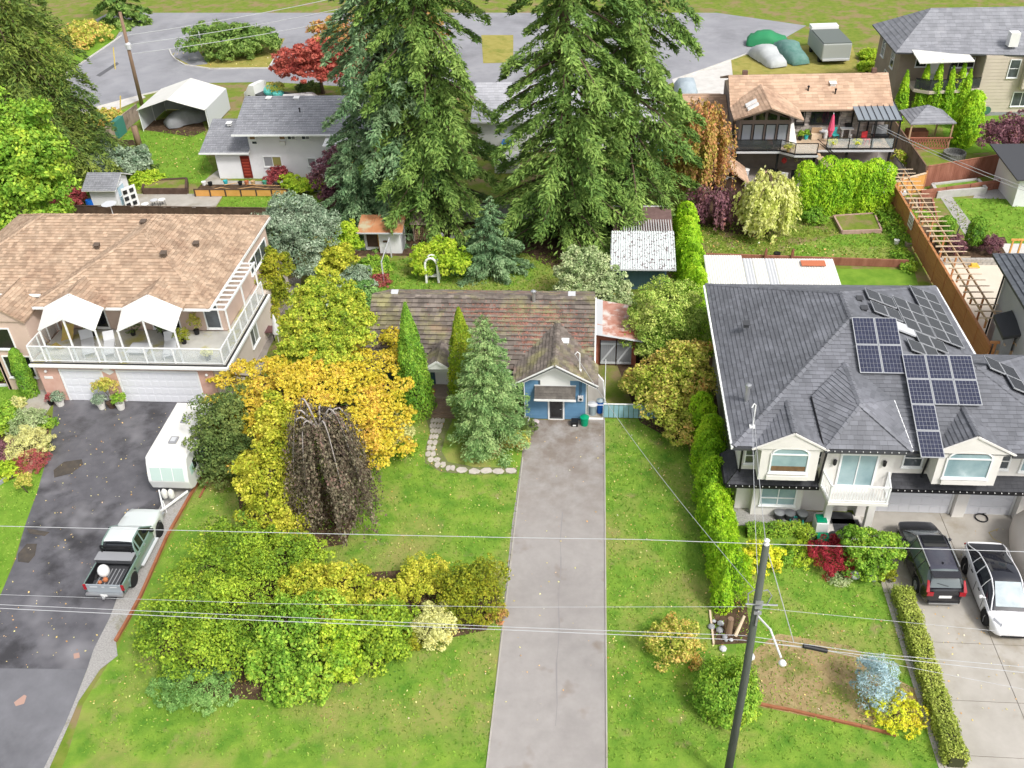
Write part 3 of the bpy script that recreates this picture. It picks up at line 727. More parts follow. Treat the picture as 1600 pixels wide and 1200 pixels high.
def column_cloud(base, h, r, n, size, asp=0.4, taper=0.5, flutes=7, ry=None, rz=0.0, flat=False):
 """upright foliage column (arborvitae): leaves point upward on a lumpy, fluted surface"""
 n = int(n * 1.3); size = size * .82; b = np.array(base, float); u = rng.random(n) ** (0.85); a = rng.random(n) * 2 * pi
 prof = np.where(u < 0.12, 0.82 + 1.5 * u, 1.0) * (1 - u ** 2.2 * taper - 0.0) * np.sqrt(np.maximum(1 - np.maximum(u - 0.86, 0) ** 2 / 0.0205, 0.02))
 if not flat: prof = np.where(u < 0.12, 0.85 + 1.25 * u, 1.0) * np.maximum(1 - u ** (1.0 / max(taper, .05) * 0.9), 0.02) ** 0.8
 ph = rng.random() * 6
 lump = 1 + 0.10 * np.cos(flutes * a + ph + 2.0 * np.sin(u * 9 + ph)) + 0.07 * np.sin(u * 25 + 3 * a) + 0.05 * rng.normal(size=n)
 rad = r * prof * lump * np.sqrt(0.65 + 0.35 * rng.random(n))
 yy = (ry or r) / r
 x = np.cos(a) * rad; y = np.sin(a) * rad * yy
 X = x * cos(rz) - y * sin(rz); Y = x * sin(rz) + y * cos(rz)
 P = b + np.c_[X, Y, u * h + 0.03]
 o = unit(np.c_[np.cos(a), np.sin(a), 0.25 + 0.6 * u]); N = o; D = unit(o * 0.35 + [0, 0, 1.0])
 T, B = frames(N, D, 0.5); s = size * (0.6 + 0.8 * rng.random((n, 1)))
 return P, T * s, B * s * asp
def cedar(label, base, h, r, n, size, mat, taper=0.6, name='columnar_cedar', cat='cedar', group=None, flat=False, ry=None, flutes=7):
 t = thing(name, label, cat, base, group)
 P, T, B = column_cloud(base, h, r, n, size, taper=taper, flat=flat, ry=ry, flutes=flutes)
 quads('crown', P, T, B, mat, t)
 obj('trunk', MB().tube([base, (base[0], base[1], h * .85)], [.09, .03], 6), BARK, t)
 return t
def hedge(label, A, Bp, step, r, h, n_each, size, mat, name='cedar_hedge', jitter=0.12, taper=0.35, flat=True, cat='hedge', hvar=0.08, end=None):
 A = np.array(A[:2]); Bp = np.array(Bp[:2]); L = np.linalg.norm(Bp - A); k = max(2, int(round(L / step)) + 1); a = math.atan2(*(Bp - A)[::-1])
 c = (A + Bp) / 2; t = thing(name, label, cat, (c[0], c[1], 0))
 for i in range(k):
  p = A + (Bp - A) * i / (k - 1) + rng.normal(size=2) * jitter * r
  hh = h * (1 + hvar * rng.normal()); 
  P, T, B = column_cloud((p[0], p[1], 0), hh, r * (1 + .08 * rng.normal()), n_each, size, taper=taper, flat=flat, rz=a, flutes=int(rng.integers(5, 9)))
  quads('hedge_plant', P, T, B, mat, t)
 tr = MB()
 for i in range(k): p = A + (Bp - A) * i / (k - 1); tr.tube([(p[0], p[1], 0), (p[0], p[1], h * .8)], [.06, .02], 5)
 obj('stems', tr, BARK, t)
 return t
def trimmed(label, pts, h, w, n, size, mat, name='box_hedge', cat='hedge', bumpy=0.05):
 """clipped low hedge along a centre line: leaves on the faces of a bar"""
 t = thing(name, label, cat, (*pts[0][:2], 0)); Ps, Ns = [], []
 segs = list(zip(pts[:-1], pts[1:])); tot = sum(math.dist(a[:2], b[:2]) for a, b in segs)
 for a, b in segs:
  a = np.array(a[:2]); b = np.array(b[:2]); L = np.linalg.norm(b - a); m = int(n * L / tot); d = (b - a) / L; s = np.array([-d[1], d[0]])
  q = rng.random(m) * L; f = rng.random(m) * (w + 2 * h); top = np.abs(f - h - w / 2) < w / 2
  off = np.where(top, f - h - w / 2, np.where(f < h, -w / 2, w / 2)); z = np.where(top, h, np.where(f < h, f, w + 2 * h - f))
  bump = bumpy * np.sin(q * 5) + bumpy * rng.normal(size=m) - 0.03 * rng.random(m)
  off = off + np.where(top, 0, np.sign(off) * bump); z = z + np.where(top, bump, 0)
  P = np.c_[a[0] + d[0] * q + s[0] * off, a[1] + d[1] * q + s[1] * off, np.maximum(z, .03)]
  N = np.where(top[:, None], [[0, 0, 1.0]], np.c_[s[0] * np.sign(off), s[1] * np.sign(off), np.full(m, .3)]); Ps.append(P); Ns.append(N)
 P = np.concatenate(Ps); N = np.concatenate(Ns); T, B = frames(N, None, 0.6); sz = size * (0.6 + 0.8 * rng.random((len(P), 1)))
 quads('foliage', P, T * sz, B * sz * .6, mat, t)
 core = MB()
 for a, b in segs: core.bar((a[0], a[1], h * .45), (b[0], b[1], h * .45), w * .72, h * .86)
 obj('stems', core, M('hedge_twig_mat', (0.05, 0.055, 0.02), rough=0.95), t)
 return t
def weeping(label, base, h, R, strands, per, size, mat, name='weeping_tree', tops=None, bark=None, arms=7, zmin=0.3, squash=(1, 1), barkr=0.14, arch=0.4, prob=1.0, cat='tree', hook=False):
 """arching limbs from which leafy curtains hang"""
 t = thing(name, label, cat, base); b = np.array(base, float); mb = MB()
 mb.tube([b, b + [0.1, 0, h * .5], b + [0, 0, h * .86]], [barkr, barkr * .75, barkr * .5], 8)
 Ps = []; Ds = []
 for i in range(arms):
  a = 2 * pi * i / arms + rng.random() * .5; d = np.array([cos(a) * squash[0], sin(a) * squash[1], 0]); rr = R * (0.75 + 0.35 * rng.random())
  pk = h * (0.92 + 0.12 * rng.random()); pts = []
  for s in np.linspace(0, 1, 9):
   z = h * .8 + (pk - h * .8) * sin(min(s / 0.45, 1) * pi / 2) - (max(s - .45, 0) / .55) ** 1.7 * pk * arch
   pts.append(b + d * rr * s ** .85 + [0, 0, z])
  mb.tube(pts, [barkr * .42 * (1 - .8 * s) for s in np.linspace(0, 1, 9)], 5)
  k = strands // arms
  for j in range(k):
   s = 0.15 + .85 * rng.random() ** .8; f = s * 8; i0 = min(int(f), 7); p = pts[i0] + (pts[i0 + 1] - pts[i0]) * (f - i0) + rng.normal(size=3) * [rr * .13, rr * .13, .06]
   ln = (p[2] - zmin) * (0.55 + .45 * rng.random()); m = max(4, int(per * ln / h)); q = rng.random(m)
   sway = np.array([cos(a), sin(a), 0]) * rng.normal() * .1
   P = p + np.c_[np.zeros(m), np.zeros(m), -q * ln] + sway * (q * ln)[:, None] + d * (0.16 * R * np.sqrt(q))[:, None] + rng.normal(size=(m, 3)) * .07
   Ps.append(P)
 P = np.concatenate(Ps); m = len(P); out = unit((P - b) * [1, 1, 0] + 1e-3)
 T, B = frames(unit(out + [0, 0, .5]), np.tile([0, 0, -1.0], (m, 1)) + out * .2, .6); sz = size * (0.6 + .8 * rng.random((m, 1)))
 quads('crown', P, T * sz, B * sz * .55, mat, t)
 obj('trunk', mb, bark or BARKG, t, smooth=True)
 return t

L_FIR = LEAF('fir_leaf_mat', [(0.06, 0.125, 0.028), (0.11, 0.195, 0.04), (0.18, 0.275, 0.06), (0.26, 0.36, 0.09)], 0.25, 0.25, 0.3)
L_FIRB = LEAF('blue_fir_leaf_mat', [(0.065, 0.135, 0.06), (0.12, 0.21, 0.095), (0.20, 0.30, 0.145), (0.28, 0.38, 0.20)], 0.25, 0.35, 0.3)
L_FIRD = LEAF('cedar_tree_leaf_mat', [(0.045, 0.085, 0.022), (0.09, 0.15, 0.03), (0.16, 0.215, 0.04), (0.22, 0.26, 0.05)], 0.25, 0.22, 0.3)
L_SPR = LEAF('spruce_leaf_mat', [(0.08, 0.17, 0.052), (0.15, 0.26, 0.085), (0.26, 0.37, 0.14), (0.38, 0.48, 0.20)], 0.25, 0.8, 0.3)
L_ARB = LEAF('arborvitae_leaf_mat', [(0.06, 0.16, 0.018), (0.12, 0.26, 0.025), (0.20, 0.35, 0.035), (0.28, 0.40, 0.05)], 0.25, 0.8, 0.3)
L_ARBL = LEAF('lime_hedge_leaf_mat', [(0.11, 0.25, 0.012), (0.21, 0.40, 0.018), (0.34, 0.52, 0.025), (0.44, 0.57, 0.035)], 0.3, 0.6, 0.25)
L_ARBY = LEAF('olive_cedar_leaf_mat', [(0.10, 0.18, 0.012), (0.16, 0.25, 0.015), (0.24, 0.32, 0.02), (0.33, 0.33, 0.03)], 0.25, 0.7, 0.3)
L_YEL = LEAF('yellow_maple_leaf_mat', [(0.34, 0.36, 0.03), (0.60, 0.49, 0.05), (0.70, 0.50, 0.07), (0.66, 0.37, 0.09)], 0.38, 0.4, 0.28)
L_YGR = LEAF('yellow_green_leaf_mat', [(0.13, 0.22, 0.02), (0.28, 0.37, 0.035), (0.46, 0.49, 0.06), (0.60, 0.52, 0.07)], 0.35, 0.6, 0.34)
L_GOLD = LEAF('golden_green_leaf_mat', [(0.18, 0.25, 0.02), (0.34, 0.37, 0.03), (0.52, 0.50, 0.06), (0.60, 0.52, 0.09)], 0.3, 0.6, 0.3)
L_PURP = LEAF('copper_beech_leaf_mat', [(0.05, 0.032, 0.028), (0.09, 0.068, 0.045), (0.165, 0.15, 0.095), (0.20, 0.115, 0.10)], 0.2, 0.8, 0.45)
L_PLUM = LEAF('plum_leaf_mat', [(0.09, 0.04, 0.055), (0.15, 0.06, 0.08), (0.24, 0.12, 0.14), (0.28, 0.12, 0.10)], 0.25, 0.7, 0.35)
L_RED = LEAF('red_maple_leaf_mat', [(0.22, 0.04, 0.035), (0.36, 0.07, 0.055), (0.45, 0.13, 0.09), (0.30, 0.07, 0.06)], 0.3, 0.5, 0.3)
L_BURG = LEAF('burgundy_leaf_mat', [(0.19, 0.03, 0.04), (0.30, 0.06, 0.07), (0.38, 0.10, 0.09), (0.26, 0.09, 0.08)], 0.25, 1.2, 0.3)
L_CRIM = LEAF('crimson_leaf_mat', [(0.18, 0.012, 0.025), (0.27, 0.02, 0.035), (0.35, 0.04, 0.05), (0.24, 0.03, 0.035)], 0.25, 1.2, 0.3)
L_MID = LEAF('mid_green_leaf_mat', [(0.08, 0.16, 0.018), (0.17, 0.28, 0.025), (0.30, 0.41, 0.035), (0.42, 0.50, 0.05)], 0.3, 0.5, 0.3)
L_FRESH = LEAF('fresh_green_leaf_mat', [(0.09, 0.20, 0.02), (0.16, 0.31, 0.03), (0.28, 0.42, 0.05), (0.40, 0.48, 0.05)], 0.3, 0.6, 0.3)
L_LIME = LEAF('lime_leaf_mat', [(0.16, 0.30, 0.02), (0.29, 0.43, 0.03), (0.43, 0.53, 0.045), (0.50, 0.54, 0.07)], 0.35, 0.8, 0.25)
L_RHOD = LEAF('rhododendron_leaf_mat', [(0.10, 0.22, 0.02), (0.22, 0.33, 0.05), (0.38, 0.46, 0.10), (0.50, 0.52, 0.16)], 0.2, 0.5, 0.3, rough=0.45)
L_GREY = LEAF('grey_green_leaf_mat', [(0.10, 0.17, 0.10), (0.18, 0.25, 0.16), (0.29, 0.36, 0.25), (0.38, 0.44, 0.33)], 0.25, 0.7, 0.35)
L_SAGE = LEAF('sage_leaf_mat', [(0.14, 0.22, 0.08), (0.26, 0.34, 0.15), (0.40, 0.46, 0.24), (0.48, 0.50, 0.28)], 0.25, 0.8, 0.35)
L_DARK = LEAF('dark_shrub_leaf_mat', [(0.05, 0.09, 0.025), (0.09, 0.14, 0.035), (0.15, 0.20, 0.055), (0.18, 0.21, 0.05)], 0.25, 0.6, 0.35)
L_OLIV = LEAF('olive_shrub_leaf_mat', [(0.09, 0.13, 0.012), (0.17, 0.21, 0.015), (0.28, 0.29, 0.02), (0.34, 0.28, 0.03)], 0.25, 0.7, 0.3)
L_CREAM = LEAF('cream_leaf_mat', [(0.38, 0.40, 0.15), (0.55, 0.54, 0.22), (0.68, 0.63, 0.28), (0.62, 0.52, 0.14)], 0.3, 1.0, 0.25)
L_MIX = LEAF('autumn_mix_leaf_mat', [(0.16, 0.24, 0.02), (0.36, 0.40, 0.06), (0.55, 0.46, 0.13), (0.55, 0.24, 0.08)], 0.3, 0.45, 0.35)
L_ORNG = LEAF('orange_mix_leaf_mat', [(0.20, 0.22, 0.03), (0.36, 0.28, 0.06), (0.48, 0.25, 0.11), (0.50, 0.18, 0.11)], 0.3, 0.3, 0.3)
L_WILL = LEAF('willow_leaf_mat', [(0.36, 0.42, 0.08), (0.52, 0.56, 0.15), (0.66, 0.67, 0.24), (0.70, 0.70, 0.30)], 0.35, 0.8, 0.2)
L_BLUE = LEAF('blue_spruce_leaf_mat', [(0.16, 0.25, 0.27), (0.26, 0.37, 0.40), (0.38, 0.50, 0.54), (0.45, 0.56, 0.58)], 0.2, 1.5, 0.3)
L_TEAL = LEAF('juniper_leaf_mat', [(0.07, 0.17, 0.04), (0.13, 0.26, 0.065), (0.21, 0.36, 0.10), (0.29, 0.42, 0.14)], 0.25, 0.8, 0.25)
L_HEDG = LEAF('clipped_hedge_leaf_mat', [(0.15, 0.20, 0.03), (0.25, 0.31, 0.05), (0.35, 0.40, 0.08), (0.40, 0.41, 0.10)], 0.25, 0.8, 0.3)
L_YELF = LEAF('yellow_flower_leaf_mat', [(0.30, 0.45, 0.03), (0.62, 0.60, 0.04), (0.78, 0.64, 0.04), (0.75, 0.45, 0.05)], 0.3, 1.5, 0.25)

# ------------------------------------------------------------------ building helpers
def window(root, o, u, w, h, glass=None, frame=None, mull=(), hm=(), fw=0.07, name='window', pane='pane', label=None, glass2=None, depth=0.06, sill=True):
 """window on an upright wall: o = lower corner (world), u = unit vector along the wall; outward = u x up"""
 glass = glass or GLS; frame = frame or WHITEV
 o = Vector(o); u = Vector(u).normalized(); n = u.cross(Vector((0, 0, 1))); z = Vector((0, 0, 1))
 def slab(mb, a0, a1, b0, b1, d0, d1):
  P = [o + u * a + z * b + n * d for d in (d0, d1) for a, b in ((a0, b0), (a1, b0), (a1, b1), (a0, b1))]
  mb.add(P, [(0, 3, 2, 1), (4, 5, 6, 7), (0, 1, 5, 4), (1, 2, 6, 5), (2, 3, 7, 6), (3, 0, 4, 7)])
 fm = MB()
 slab(fm, -fw, 0, -fw, h + fw, .004, depth); slab(fm, w, w + fw, -fw, h + fw, .004, depth)
 slab(fm, 0, w, h, h + fw, .004, depth); slab(fm, 0, w, -fw, 0, .004, depth)
 for m in mull: slab(fm, w * m - .022, w * m + .022, 0, h, .008, depth * .8)
 for m in hm: slab(fm, 0, w, h * m - .022, h * m + .022, .009, depth * .85)
 f = obj(name, fm, frame, root, label=label)
 cuts = [0] + list(mull) + [1]
 for i in range(len(cuts) - 1):
  g = MB(); slab(g, w * cuts[i], w * cuts[i + 1], 0, h, .005, .018)
  obj(pane, g, (glass2 if (glass2 and i % 2) else glass), f)
 if sill:
  s = MB(); slab(s, -fw - .03, w + fw + .03, -fw - .05, -fw - .003, .002, depth + .05); obj('sill', s, frame, f)
 return f
def gutter(root, p, q, mat=None, r=.06, name='gutter'):
 return obj(name, MB().bar(p, q, r * 1.8, r * 1.8), mat or WHITEV, root)
def pipe_vent(root, p, h=.45, r=.06, mat=None):
 m = MB(); m.tube([p, (p[0], p[1], p[2] + h)], r, 8); m.lathe([(r * 1.7, h), (r * 1.7, h + .06), (.02, h + .14)], p, 8); return obj('roof_vent', m, mat or METAL, root)
def box_vent(root, p, s=.26, mat=None):
 m = MB(); m.box(p[0] - s / 2, p[0] + s / 2, p[1] - s / 2, p[1] + s / 2, p[2] - .1, p[2] + .14); m.slab([(p[0] - s * .7, p[1] - s * .75, p[2] + .14), (p[0] + s * .7, p[1] - s * .75, p[2] + .14), (p[0] + s * .7, p[1] + s * .6, p[2] + .2), (p[0] - s * .7, p[1] + s * .6, p[2] + .2)], .03); return obj('roof_vent', m, mat or DKGREY, root)
def lap_siding(root, x0, x1, Y, z0, z1, step, mat, name='siding_board', single=True, holes=()):
 """overlapping boards on a wall that faces -Y; each board is its own piece"""
 z = z0; mbs = []
 while z < z1 - .02:
  t = min(z + step, z1); segs = [(x0, x1)]
  for (a, b, c, d) in holes:
   if c < (z + t) / 2 < d: segs = [s for (p, q) in segs for s in ((p, min(q, a)), (max(p, b), q)) if s[1] - s[0] > .03]
  for a, b in segs:
   m = MB(); m.add([(a, Y - .03, z), (b, Y - .03, z), (b, Y - .006, t), (a, Y - .006, t), (a, Y, z), (b, Y, z), (b, Y, t), (a, Y, t)],
       [(0, 1, 2, 3), (4, 7, 6, 5), (0, 4, 5, 1), (0, 3, 7, 4), (1, 5, 6, 2), (3, 2, 6, 7)]); mbs.append(m)
  z = t
 if single:
  for m in mbs: obj(name, m, mat, root)
 else:
  a = MB()
  for m in mbs: a.add(m.v, m.f)
  obj(name, a, mat, root, kind='stuff')
def garage_door(root, x0, x1, z0, z1, Y, mat, rows=4, cols=8, name='garage_door'):
 d = obj(name, MB().box(x0, x1, Y - .02, Y + .05, z0, z1), mat, root)
 hh = (z1 - z0) / rows; ww = (x1 - x0) / cols
 for r in range(rows):
  m = MB(); m.box(x0 + .01, x1 - .01, Y - .045, Y - .021, z0 + r * hh + .012, z0 + (r + 1) * hh - .012)
  for c in range(cols): m.box(x0 + c * ww + .09, x0 + (c + 1) * ww - .09, Y - .06, Y - .0455, z0 + r * hh + .1, z0 + (r + 1) * hh - .1)
  obj('door_section', m, mat, d)
 f = MB(); f.box(x0 - .1, x0 - .003, Y - .07, Y, z0, z1 + .1); f.box(x1 + .003, x1 + .1, Y - .07, Y, z0, z1 + .1); f.box(x0 - .003, x1 + .003, Y - .07, Y, z1 + .003, z1 + .1)
 obj('door_trim', f, WHITEV, d); return d
def wreath(name, c, r, mat, parent):
 pts = [(c[0] + r * cos(t), c[1], c[2] + r * sin(t)) for t in np.linspace(0, 2 * pi, 13)]
 return obj(name, MB().tube(pts, r * .35, 6), mat, parent)

# ================================================================== BLUE BUNGALOW
B = thing('bungalow', 'low blue bungalow with a weathered brown tiled roof at the head of the centre driveway', 'house', (-6, 45, 0))
GX0, GX1, GY = -3.72, -.32, 40.79
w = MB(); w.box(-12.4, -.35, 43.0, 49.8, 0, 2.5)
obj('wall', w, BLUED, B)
gm = MB(); gm.vslab([(-12.35, 43.05, 2.5), (-12.35, 46.2, 4.35), (-12.35, 49.75, 2.5)], (.1, 0, 0)); gm.vslab([(-.45, 43.05, 2.5), (-.45, 46.2, 4.35), (-.45, 49.75, 2.5)], (.1, 0, 0)); obj('gable_wall', gm, BLUED, B)
# garage wing
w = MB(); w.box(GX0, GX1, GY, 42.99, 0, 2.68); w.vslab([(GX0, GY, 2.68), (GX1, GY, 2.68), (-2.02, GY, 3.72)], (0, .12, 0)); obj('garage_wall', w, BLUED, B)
DX0, DX1 = -2.34, -1.62
lap_siding(B, GX0 + .05, GX1 - .05, GY - .001, .05, 2.66, .2, BLUE, holes=((DX0 - .1, DX1 + .1, 0, 2.0), (-2.95, -1.35, 2.0, 2.9), (-2.95, -1.0, 1.42, 1.7)))
t = MB(); t.box(GX0, GX0 + .05, GY - .045, GY - .002, .02, 2.66); t.box(GX1 - .05, GX1, GY - .045, GY - .002, .02, 2.66); obj('corner_board', t, WHITE, B)
g = MB(); g.vslab([(-4.0, GY - .05, 2.67), (-.04, GY - .05, 2.67), (-2.02, GY - .05, 3.86)], (0, .044, 0)); g.box(-2.82, -1.22, GY - .052, GY - .006, 1.98, 2.667); obj('gable_panel', g, WHITE, B)
rk = MB(); rk.bar((-4.28, GY - .5, 2.58), (-2.02, GY - .5, 3.88), .04, .2); rk.bar((.24, GY - .5, 2.58), (-2.02, GY - .5, 3.88), .04, .2); obj('rake_board', rk, WHITE, B)
sf = MB(); sf.slab([(-4.2, GY - .48, 2.62), (-2.02, GY - .48, 3.82), (-2.02, GY, 3.82), (-4.2, GY, 2.62)], .02); sf.slab([(.16, GY - .48, 2.62), (-2.02, GY - .48, 3.82), (-2.02, GY, 3.82), (.16, GY, 2.62)], .02); obj('soffit', sf, WHITE, B)
# door, transoms, awning
d = MB(); d.box(DX0, DX1, GY - .03, GY - .001, .06, 1.52); dr = obj('door', d, DKGREY, B)
f = MB(); f.box(DX0 - .09, DX0 - .002, GY - .06, GY - .002, .02, 1.62); f.box(DX1 + .002, DX1 + .09, GY - .06, GY - .002, .02, 1.62); f.box(DX0 - .002, DX1 + .002, GY - .06, GY - .002, 1.522, 1.62); f.box(DX0 - .002, DX1 + .002, GY - .06, GY - .002, .0, .058); obj('door_frame', f, WHITE, dr)
m = MB(); m.box(DX0 + .08, DX1 - .08, GY - .04, GY - .031, .2, 1.4); obj('door_glass', m, GLSD, dr)
obj('door_handle', MB().tube([(DX1 - .07, GY - .035, .75), (DX1 - .07, GY - .08, .75), (DX1 - .16, GY - .08, .75)], .012, 6), METAL, dr)
window(B, (-2.98, GY - .03, 1.43), (1, 0, 0), .5, .2, GLS, WHITE, mull=(.5,), label='small transom window left of the door')
window(B, (-1.5, GY - .03, 1.43), (1, 0, 0), .5, .2, GLS, WHITE, mull=(.5,), label='small transom window right of the door')
aw = shingles(B, [(-3.12, GY - .62, 1.84), (-.92, GY - .62, 1.84), (-.92, GY - .06, 2.3), (-3.12, GY - .06, 2.3)], M('awning_shingle_mat', (0.09, 0.08, 0.072), (0.15, 0.135, 0.12), 3, .9, island=.2), .16, .3, .02, base='awning', thick=.06)
a = MB(); a.box(-3.14, -.9, GY - .66, GY - .625, 1.72, 1.84); a.box(-3.14, -.9, GY - .055, GY - .035, 2.26, 2.36); obj('awning_fascia', a, WHITE, B)
# service mast and meter
m = MB(); m.tube([(-.72, 41.0, 2.6), (-.72, 41.0, 4.25)], .035, 8); m.tube([(-.72, 41.0, 4.25), (-.85, 40.95, 4.4), (-.98, 40.9, 4.25)], .03, 6); m.box(-.82, -.62, 40.9, 41.1, 3.05, 3.2); obj('service_mast', m, WHITE, B)
m = MB(); m.tube([(-.7, GY - .06, 2.6), (-.7, GY - .06, 1.7)], .018, 6); m.tube([(-.62, GY - .06, 2.6), (-.62, GY - .06, 1.7)], .018, 6); obj('conduit', m, BLUED, B)
m = MB(); m.box(-.8, -.5, GY - .16, GY - .035, 1.38, 1.7); m.lathe([(.08, 0), (.08, .08), (.05, .1)], (-.65, GY - .16, 1.5), 12, 'y'); obj('electric_meter', m, LGREY, B)
# roof: main gable, garage gable, porch gable
RZ, RY = 4.6, 46.2
fs = [(-12.85, 42.0, 2.45), (.04, 42.0, 2.45), (.04, RY, RZ), (-12.85, RY, RZ)]
shingles(B, fs, OLDTILE, .30, .34, .085, base='roof', thick=.14, name='roof_tiles', edge=DARKT)
shingles(B, [(-12.85, 50.4, 2.45), (.04, 50.4, 2.45), (.04, RY, RZ), (-12.85, RY, RZ)], OLDTILE, .30, .34, .085, base='roof', thick=.14, name='roof_tiles', edge=DARKT)
ridge_caps(B, (-12.85, RY, RZ), (.04, RY, RZ), OLDTILE, .3, .32)
sl = (RZ - 2.45) / (RY - 42.0)
gz = 3.9; jy = 42.0 + (gz - 2.45) / sl
for sx in (-1, 1):
 ex = -2.02 + sx * 2.28; e_z = 2.6; y_low = 42.0 + (e_z - 2.45) / sl
 shingles(B, [(ex, GY - .52, e_z), (-2.02, GY - .52, gz), (-2.02, jy + .12, gz), (ex, y_low, e_z)], OLDTILE, .22, .3, .045, base='roof', thick=.1, name='roof_tiles', edge=DARKT)
ridge_caps(B, (-2.02, GY - .52, gz), (-2.02, jy, gz), OLDTILE, .3, .3)
pz = 3.35; pj = 42.0 + (pz - 2.45) / sl
for sx in (-1, 1):
 ex = -8.48 + sx * .8
 shingles(B, [(ex, 41.35, 2.8), (-8.48, 41.35, pz), (-8.48, pj + .1, pz), (ex, 42.0 + (2.8 - 2.45) / sl, 2.8)], OLDTILE, .2, .28, .04, base='roof', thick=.08, name='roof_tiles', edge=DARKT)
rk = MB(); rk.bar((-9.3, 41.33, 2.76), (-8.48, 41.33, 3.32), .04, .12); rk.bar((-7.66, 41.33, 2.76), (-8.48, 41.33, 3.32), .04, .12); rk.vslab([(-9.1, 41.4, 2.78), (-7.86, 41.4, 2.78), (-8.48, 41.4, 3.22)], (0, .04, 0)); obj('porch_gable', rk, WHITE, B)
m = MB()
for xx in (-9.12, -7.84): m.box(xx - .05, xx + .05, 41.5, 41.6, .7, 2.76)
obj('porch_post', m, BLUED, B)
obj('fascia_board', MB().box(-12.85, .04, 41.95, 41.985, 2.2, 2.36), WHITE, B)
obj('gutter', MB().box(.05, .13, 42.0, 46.2, 2.3, 2.4).bar((.09, 42, 2.4), (.09, 46.2, 4.55), .08, .14), WHITE, B)
obj('downpipe', MB().tube([(.12, 42.1, 2.35), (.55, 41.6, 2.1), (.75, 41.35, .1)], .045, 6), WHITE, B)
# chimney flue and vents
pipe_vent(B, (-3.45, 45.9, 4.35), .75, .1, METAL)
box_vent(B, (-11.6, 46.6, 4.45), .3, LGREY); box_vent(B, (-1.3, 46.55, 4.48), .3, LGREY); box_vent(B, (-1.55, 43.0, 3.6), .3, WHITE)
# fallen needles lying on the tiles
def on_slope(n, x0, x1, y0, y1, zf, fx, fy, sx, sy):
 x = np.concatenate([rng.normal(fx[i], sx[i], n // len(fx)) for i in range(len(fx))]); y = np.concatenate([rng.normal(fy[i], sy[i], n // len(fx)) for i in range(len(fx))])
 k = (x > x0) & (x < x1) & (y > y0) & (y < y1); x, y = x[k], y[k]; return np.c_[x, y, zf(x, y)]
Pn = on_slope(4200, -12.8, 0, 42.1, 46.1, lambda x, y: 2.45 + sl * (y - 42.0) + .06, [-4.5, -2.6, -.8, -3.4, -6], [44.8, 45.0, 43.6, 43.6, 45.3], [1.3, .9, .5, .5, 1.2], [.35, .4, .7, .5, .3])
Pb = on_slope(9000, -12.8, 0, 46.3, 50.3, lambda x, y: RZ - sl * (y - RY) + .05, [-10, -6, -2], [48.5, 48.3, 48.5], [2, 2, 2], [1, 1, 1])
Pn = np.concatenate([Pn, Pb]); T_, B_ = frames(np.tile([0, -.4, 1.0], (len(Pn), 1)), None, .2); s_ = .045 * (0.6 + rng.random((len(Pn), 1)))
quads('needle_litter', Pn, T_ * s_, B_ * s_ * .5, NEEDLE, B, 'stuff')
# porch: deck, steps, door, wreath
m = MB(); m.box(-9.35, -7.4, 41.75, 43.0, .52, .66); pd = obj('porch_deck', m, M('porch_board_mat', (0.24, 0.19, 0.15), (0.32, 0.26, 0.21), 3, .85), B)
for i in range(4):
 obj('step', MB().box(-9.3, -7.6, 41.75 - .28 * (i + 1), 41.745 - .28 * i, 0, .5 - .125 * i), M('porch_step_mat', (0.20, 0.14, 0.10), (0.27, 0.20, 0.15), 3, .85), B)
m = MB()
m.bar((-9.35, 41.74, 1.3), (-9.35, 40.65, .75), .06, .06); m.box(-9.38, -9.32, 40.62, 40.68, 0, .8); m.box(-9.38, -9.32, 41.7, 41.76, .5, 1.35); obj('stair_rail', m, M('rail_red_mat', (0.20, 0.06, 0.04), rough=.8), B)
m = MB(); m.box(-8.95, -8.0, 42.93, 42.97, .68, 2.5); pdr = obj('front_door', m, WHITE, B)
wreath('door_wreath', (-8.3, 42.86, 2.05), .2, M('wreath_mat', (0.5, 0.08, 0.03), (0.6, .25, .05), 10), pdr)
obj('door_knob', MB().ball((-8.1, 42.9, 1.55), .04, 8, 6), METAL, pdr)
one('flower_pot', MB().lathe([(.1, 0), (.16, .28), (.13, .28)], (-9.0, 42.0, .66), 12), TERRA, 'terracotta pot on the blue bungalow porch deck', 'flower pot')
# rusty lean-to at the right side
LT = thing('lean_to', 'rusty sheet-roofed lean-to with double grey gates against the right end of the bungalow', 'shed', (1.2, 47, 0))
m = MB(); m.box(.12, 2.5, 46.15, 46.27, 0, 2.3); m.box(2.38, 2.5, 46.28, 49.2, 0, 2.0); obj('wall', m, BRICKR, LT)
RS = M('rusty_sheet_mat', (0.40, 0.17, 0.12), (0.52, 0.30, 0.24), 2.2, .8, .15, 20, c3=(0.66, 0.58, 0.54), scale3=.9, lim3=(.5, .62), spec=.2)
for i, (a, b) in enumerate(((49.5, 47.9), (47.88, 46.7), (46.68, 45.7))):
 obj('roof_sheet', MB().slab([(.16, b, 2.42 + .02 * i), (2.75, b - .1, 2.0 + .02 * i), (2.75, a - .1, 2.08 + .02 * i), (.16, a, 2.5 + .02 * i)], .03), RS, LT)
obj('roof_flashing', MB().slab([(.13, 45.62, 2.52), (.5, 45.6, 2.46), (.5, 49.4, 2.53), (.13, 49.4, 2.6)], .02), LGREY, LT)
obj('roof_flashing', MB().slab([(.13, 45.55, 2.5), (2.78, 45.5, 2.07), (2.78, 45.66, 2.07), (.13, 45.72, 2.5)], .02), LGREY, LT)
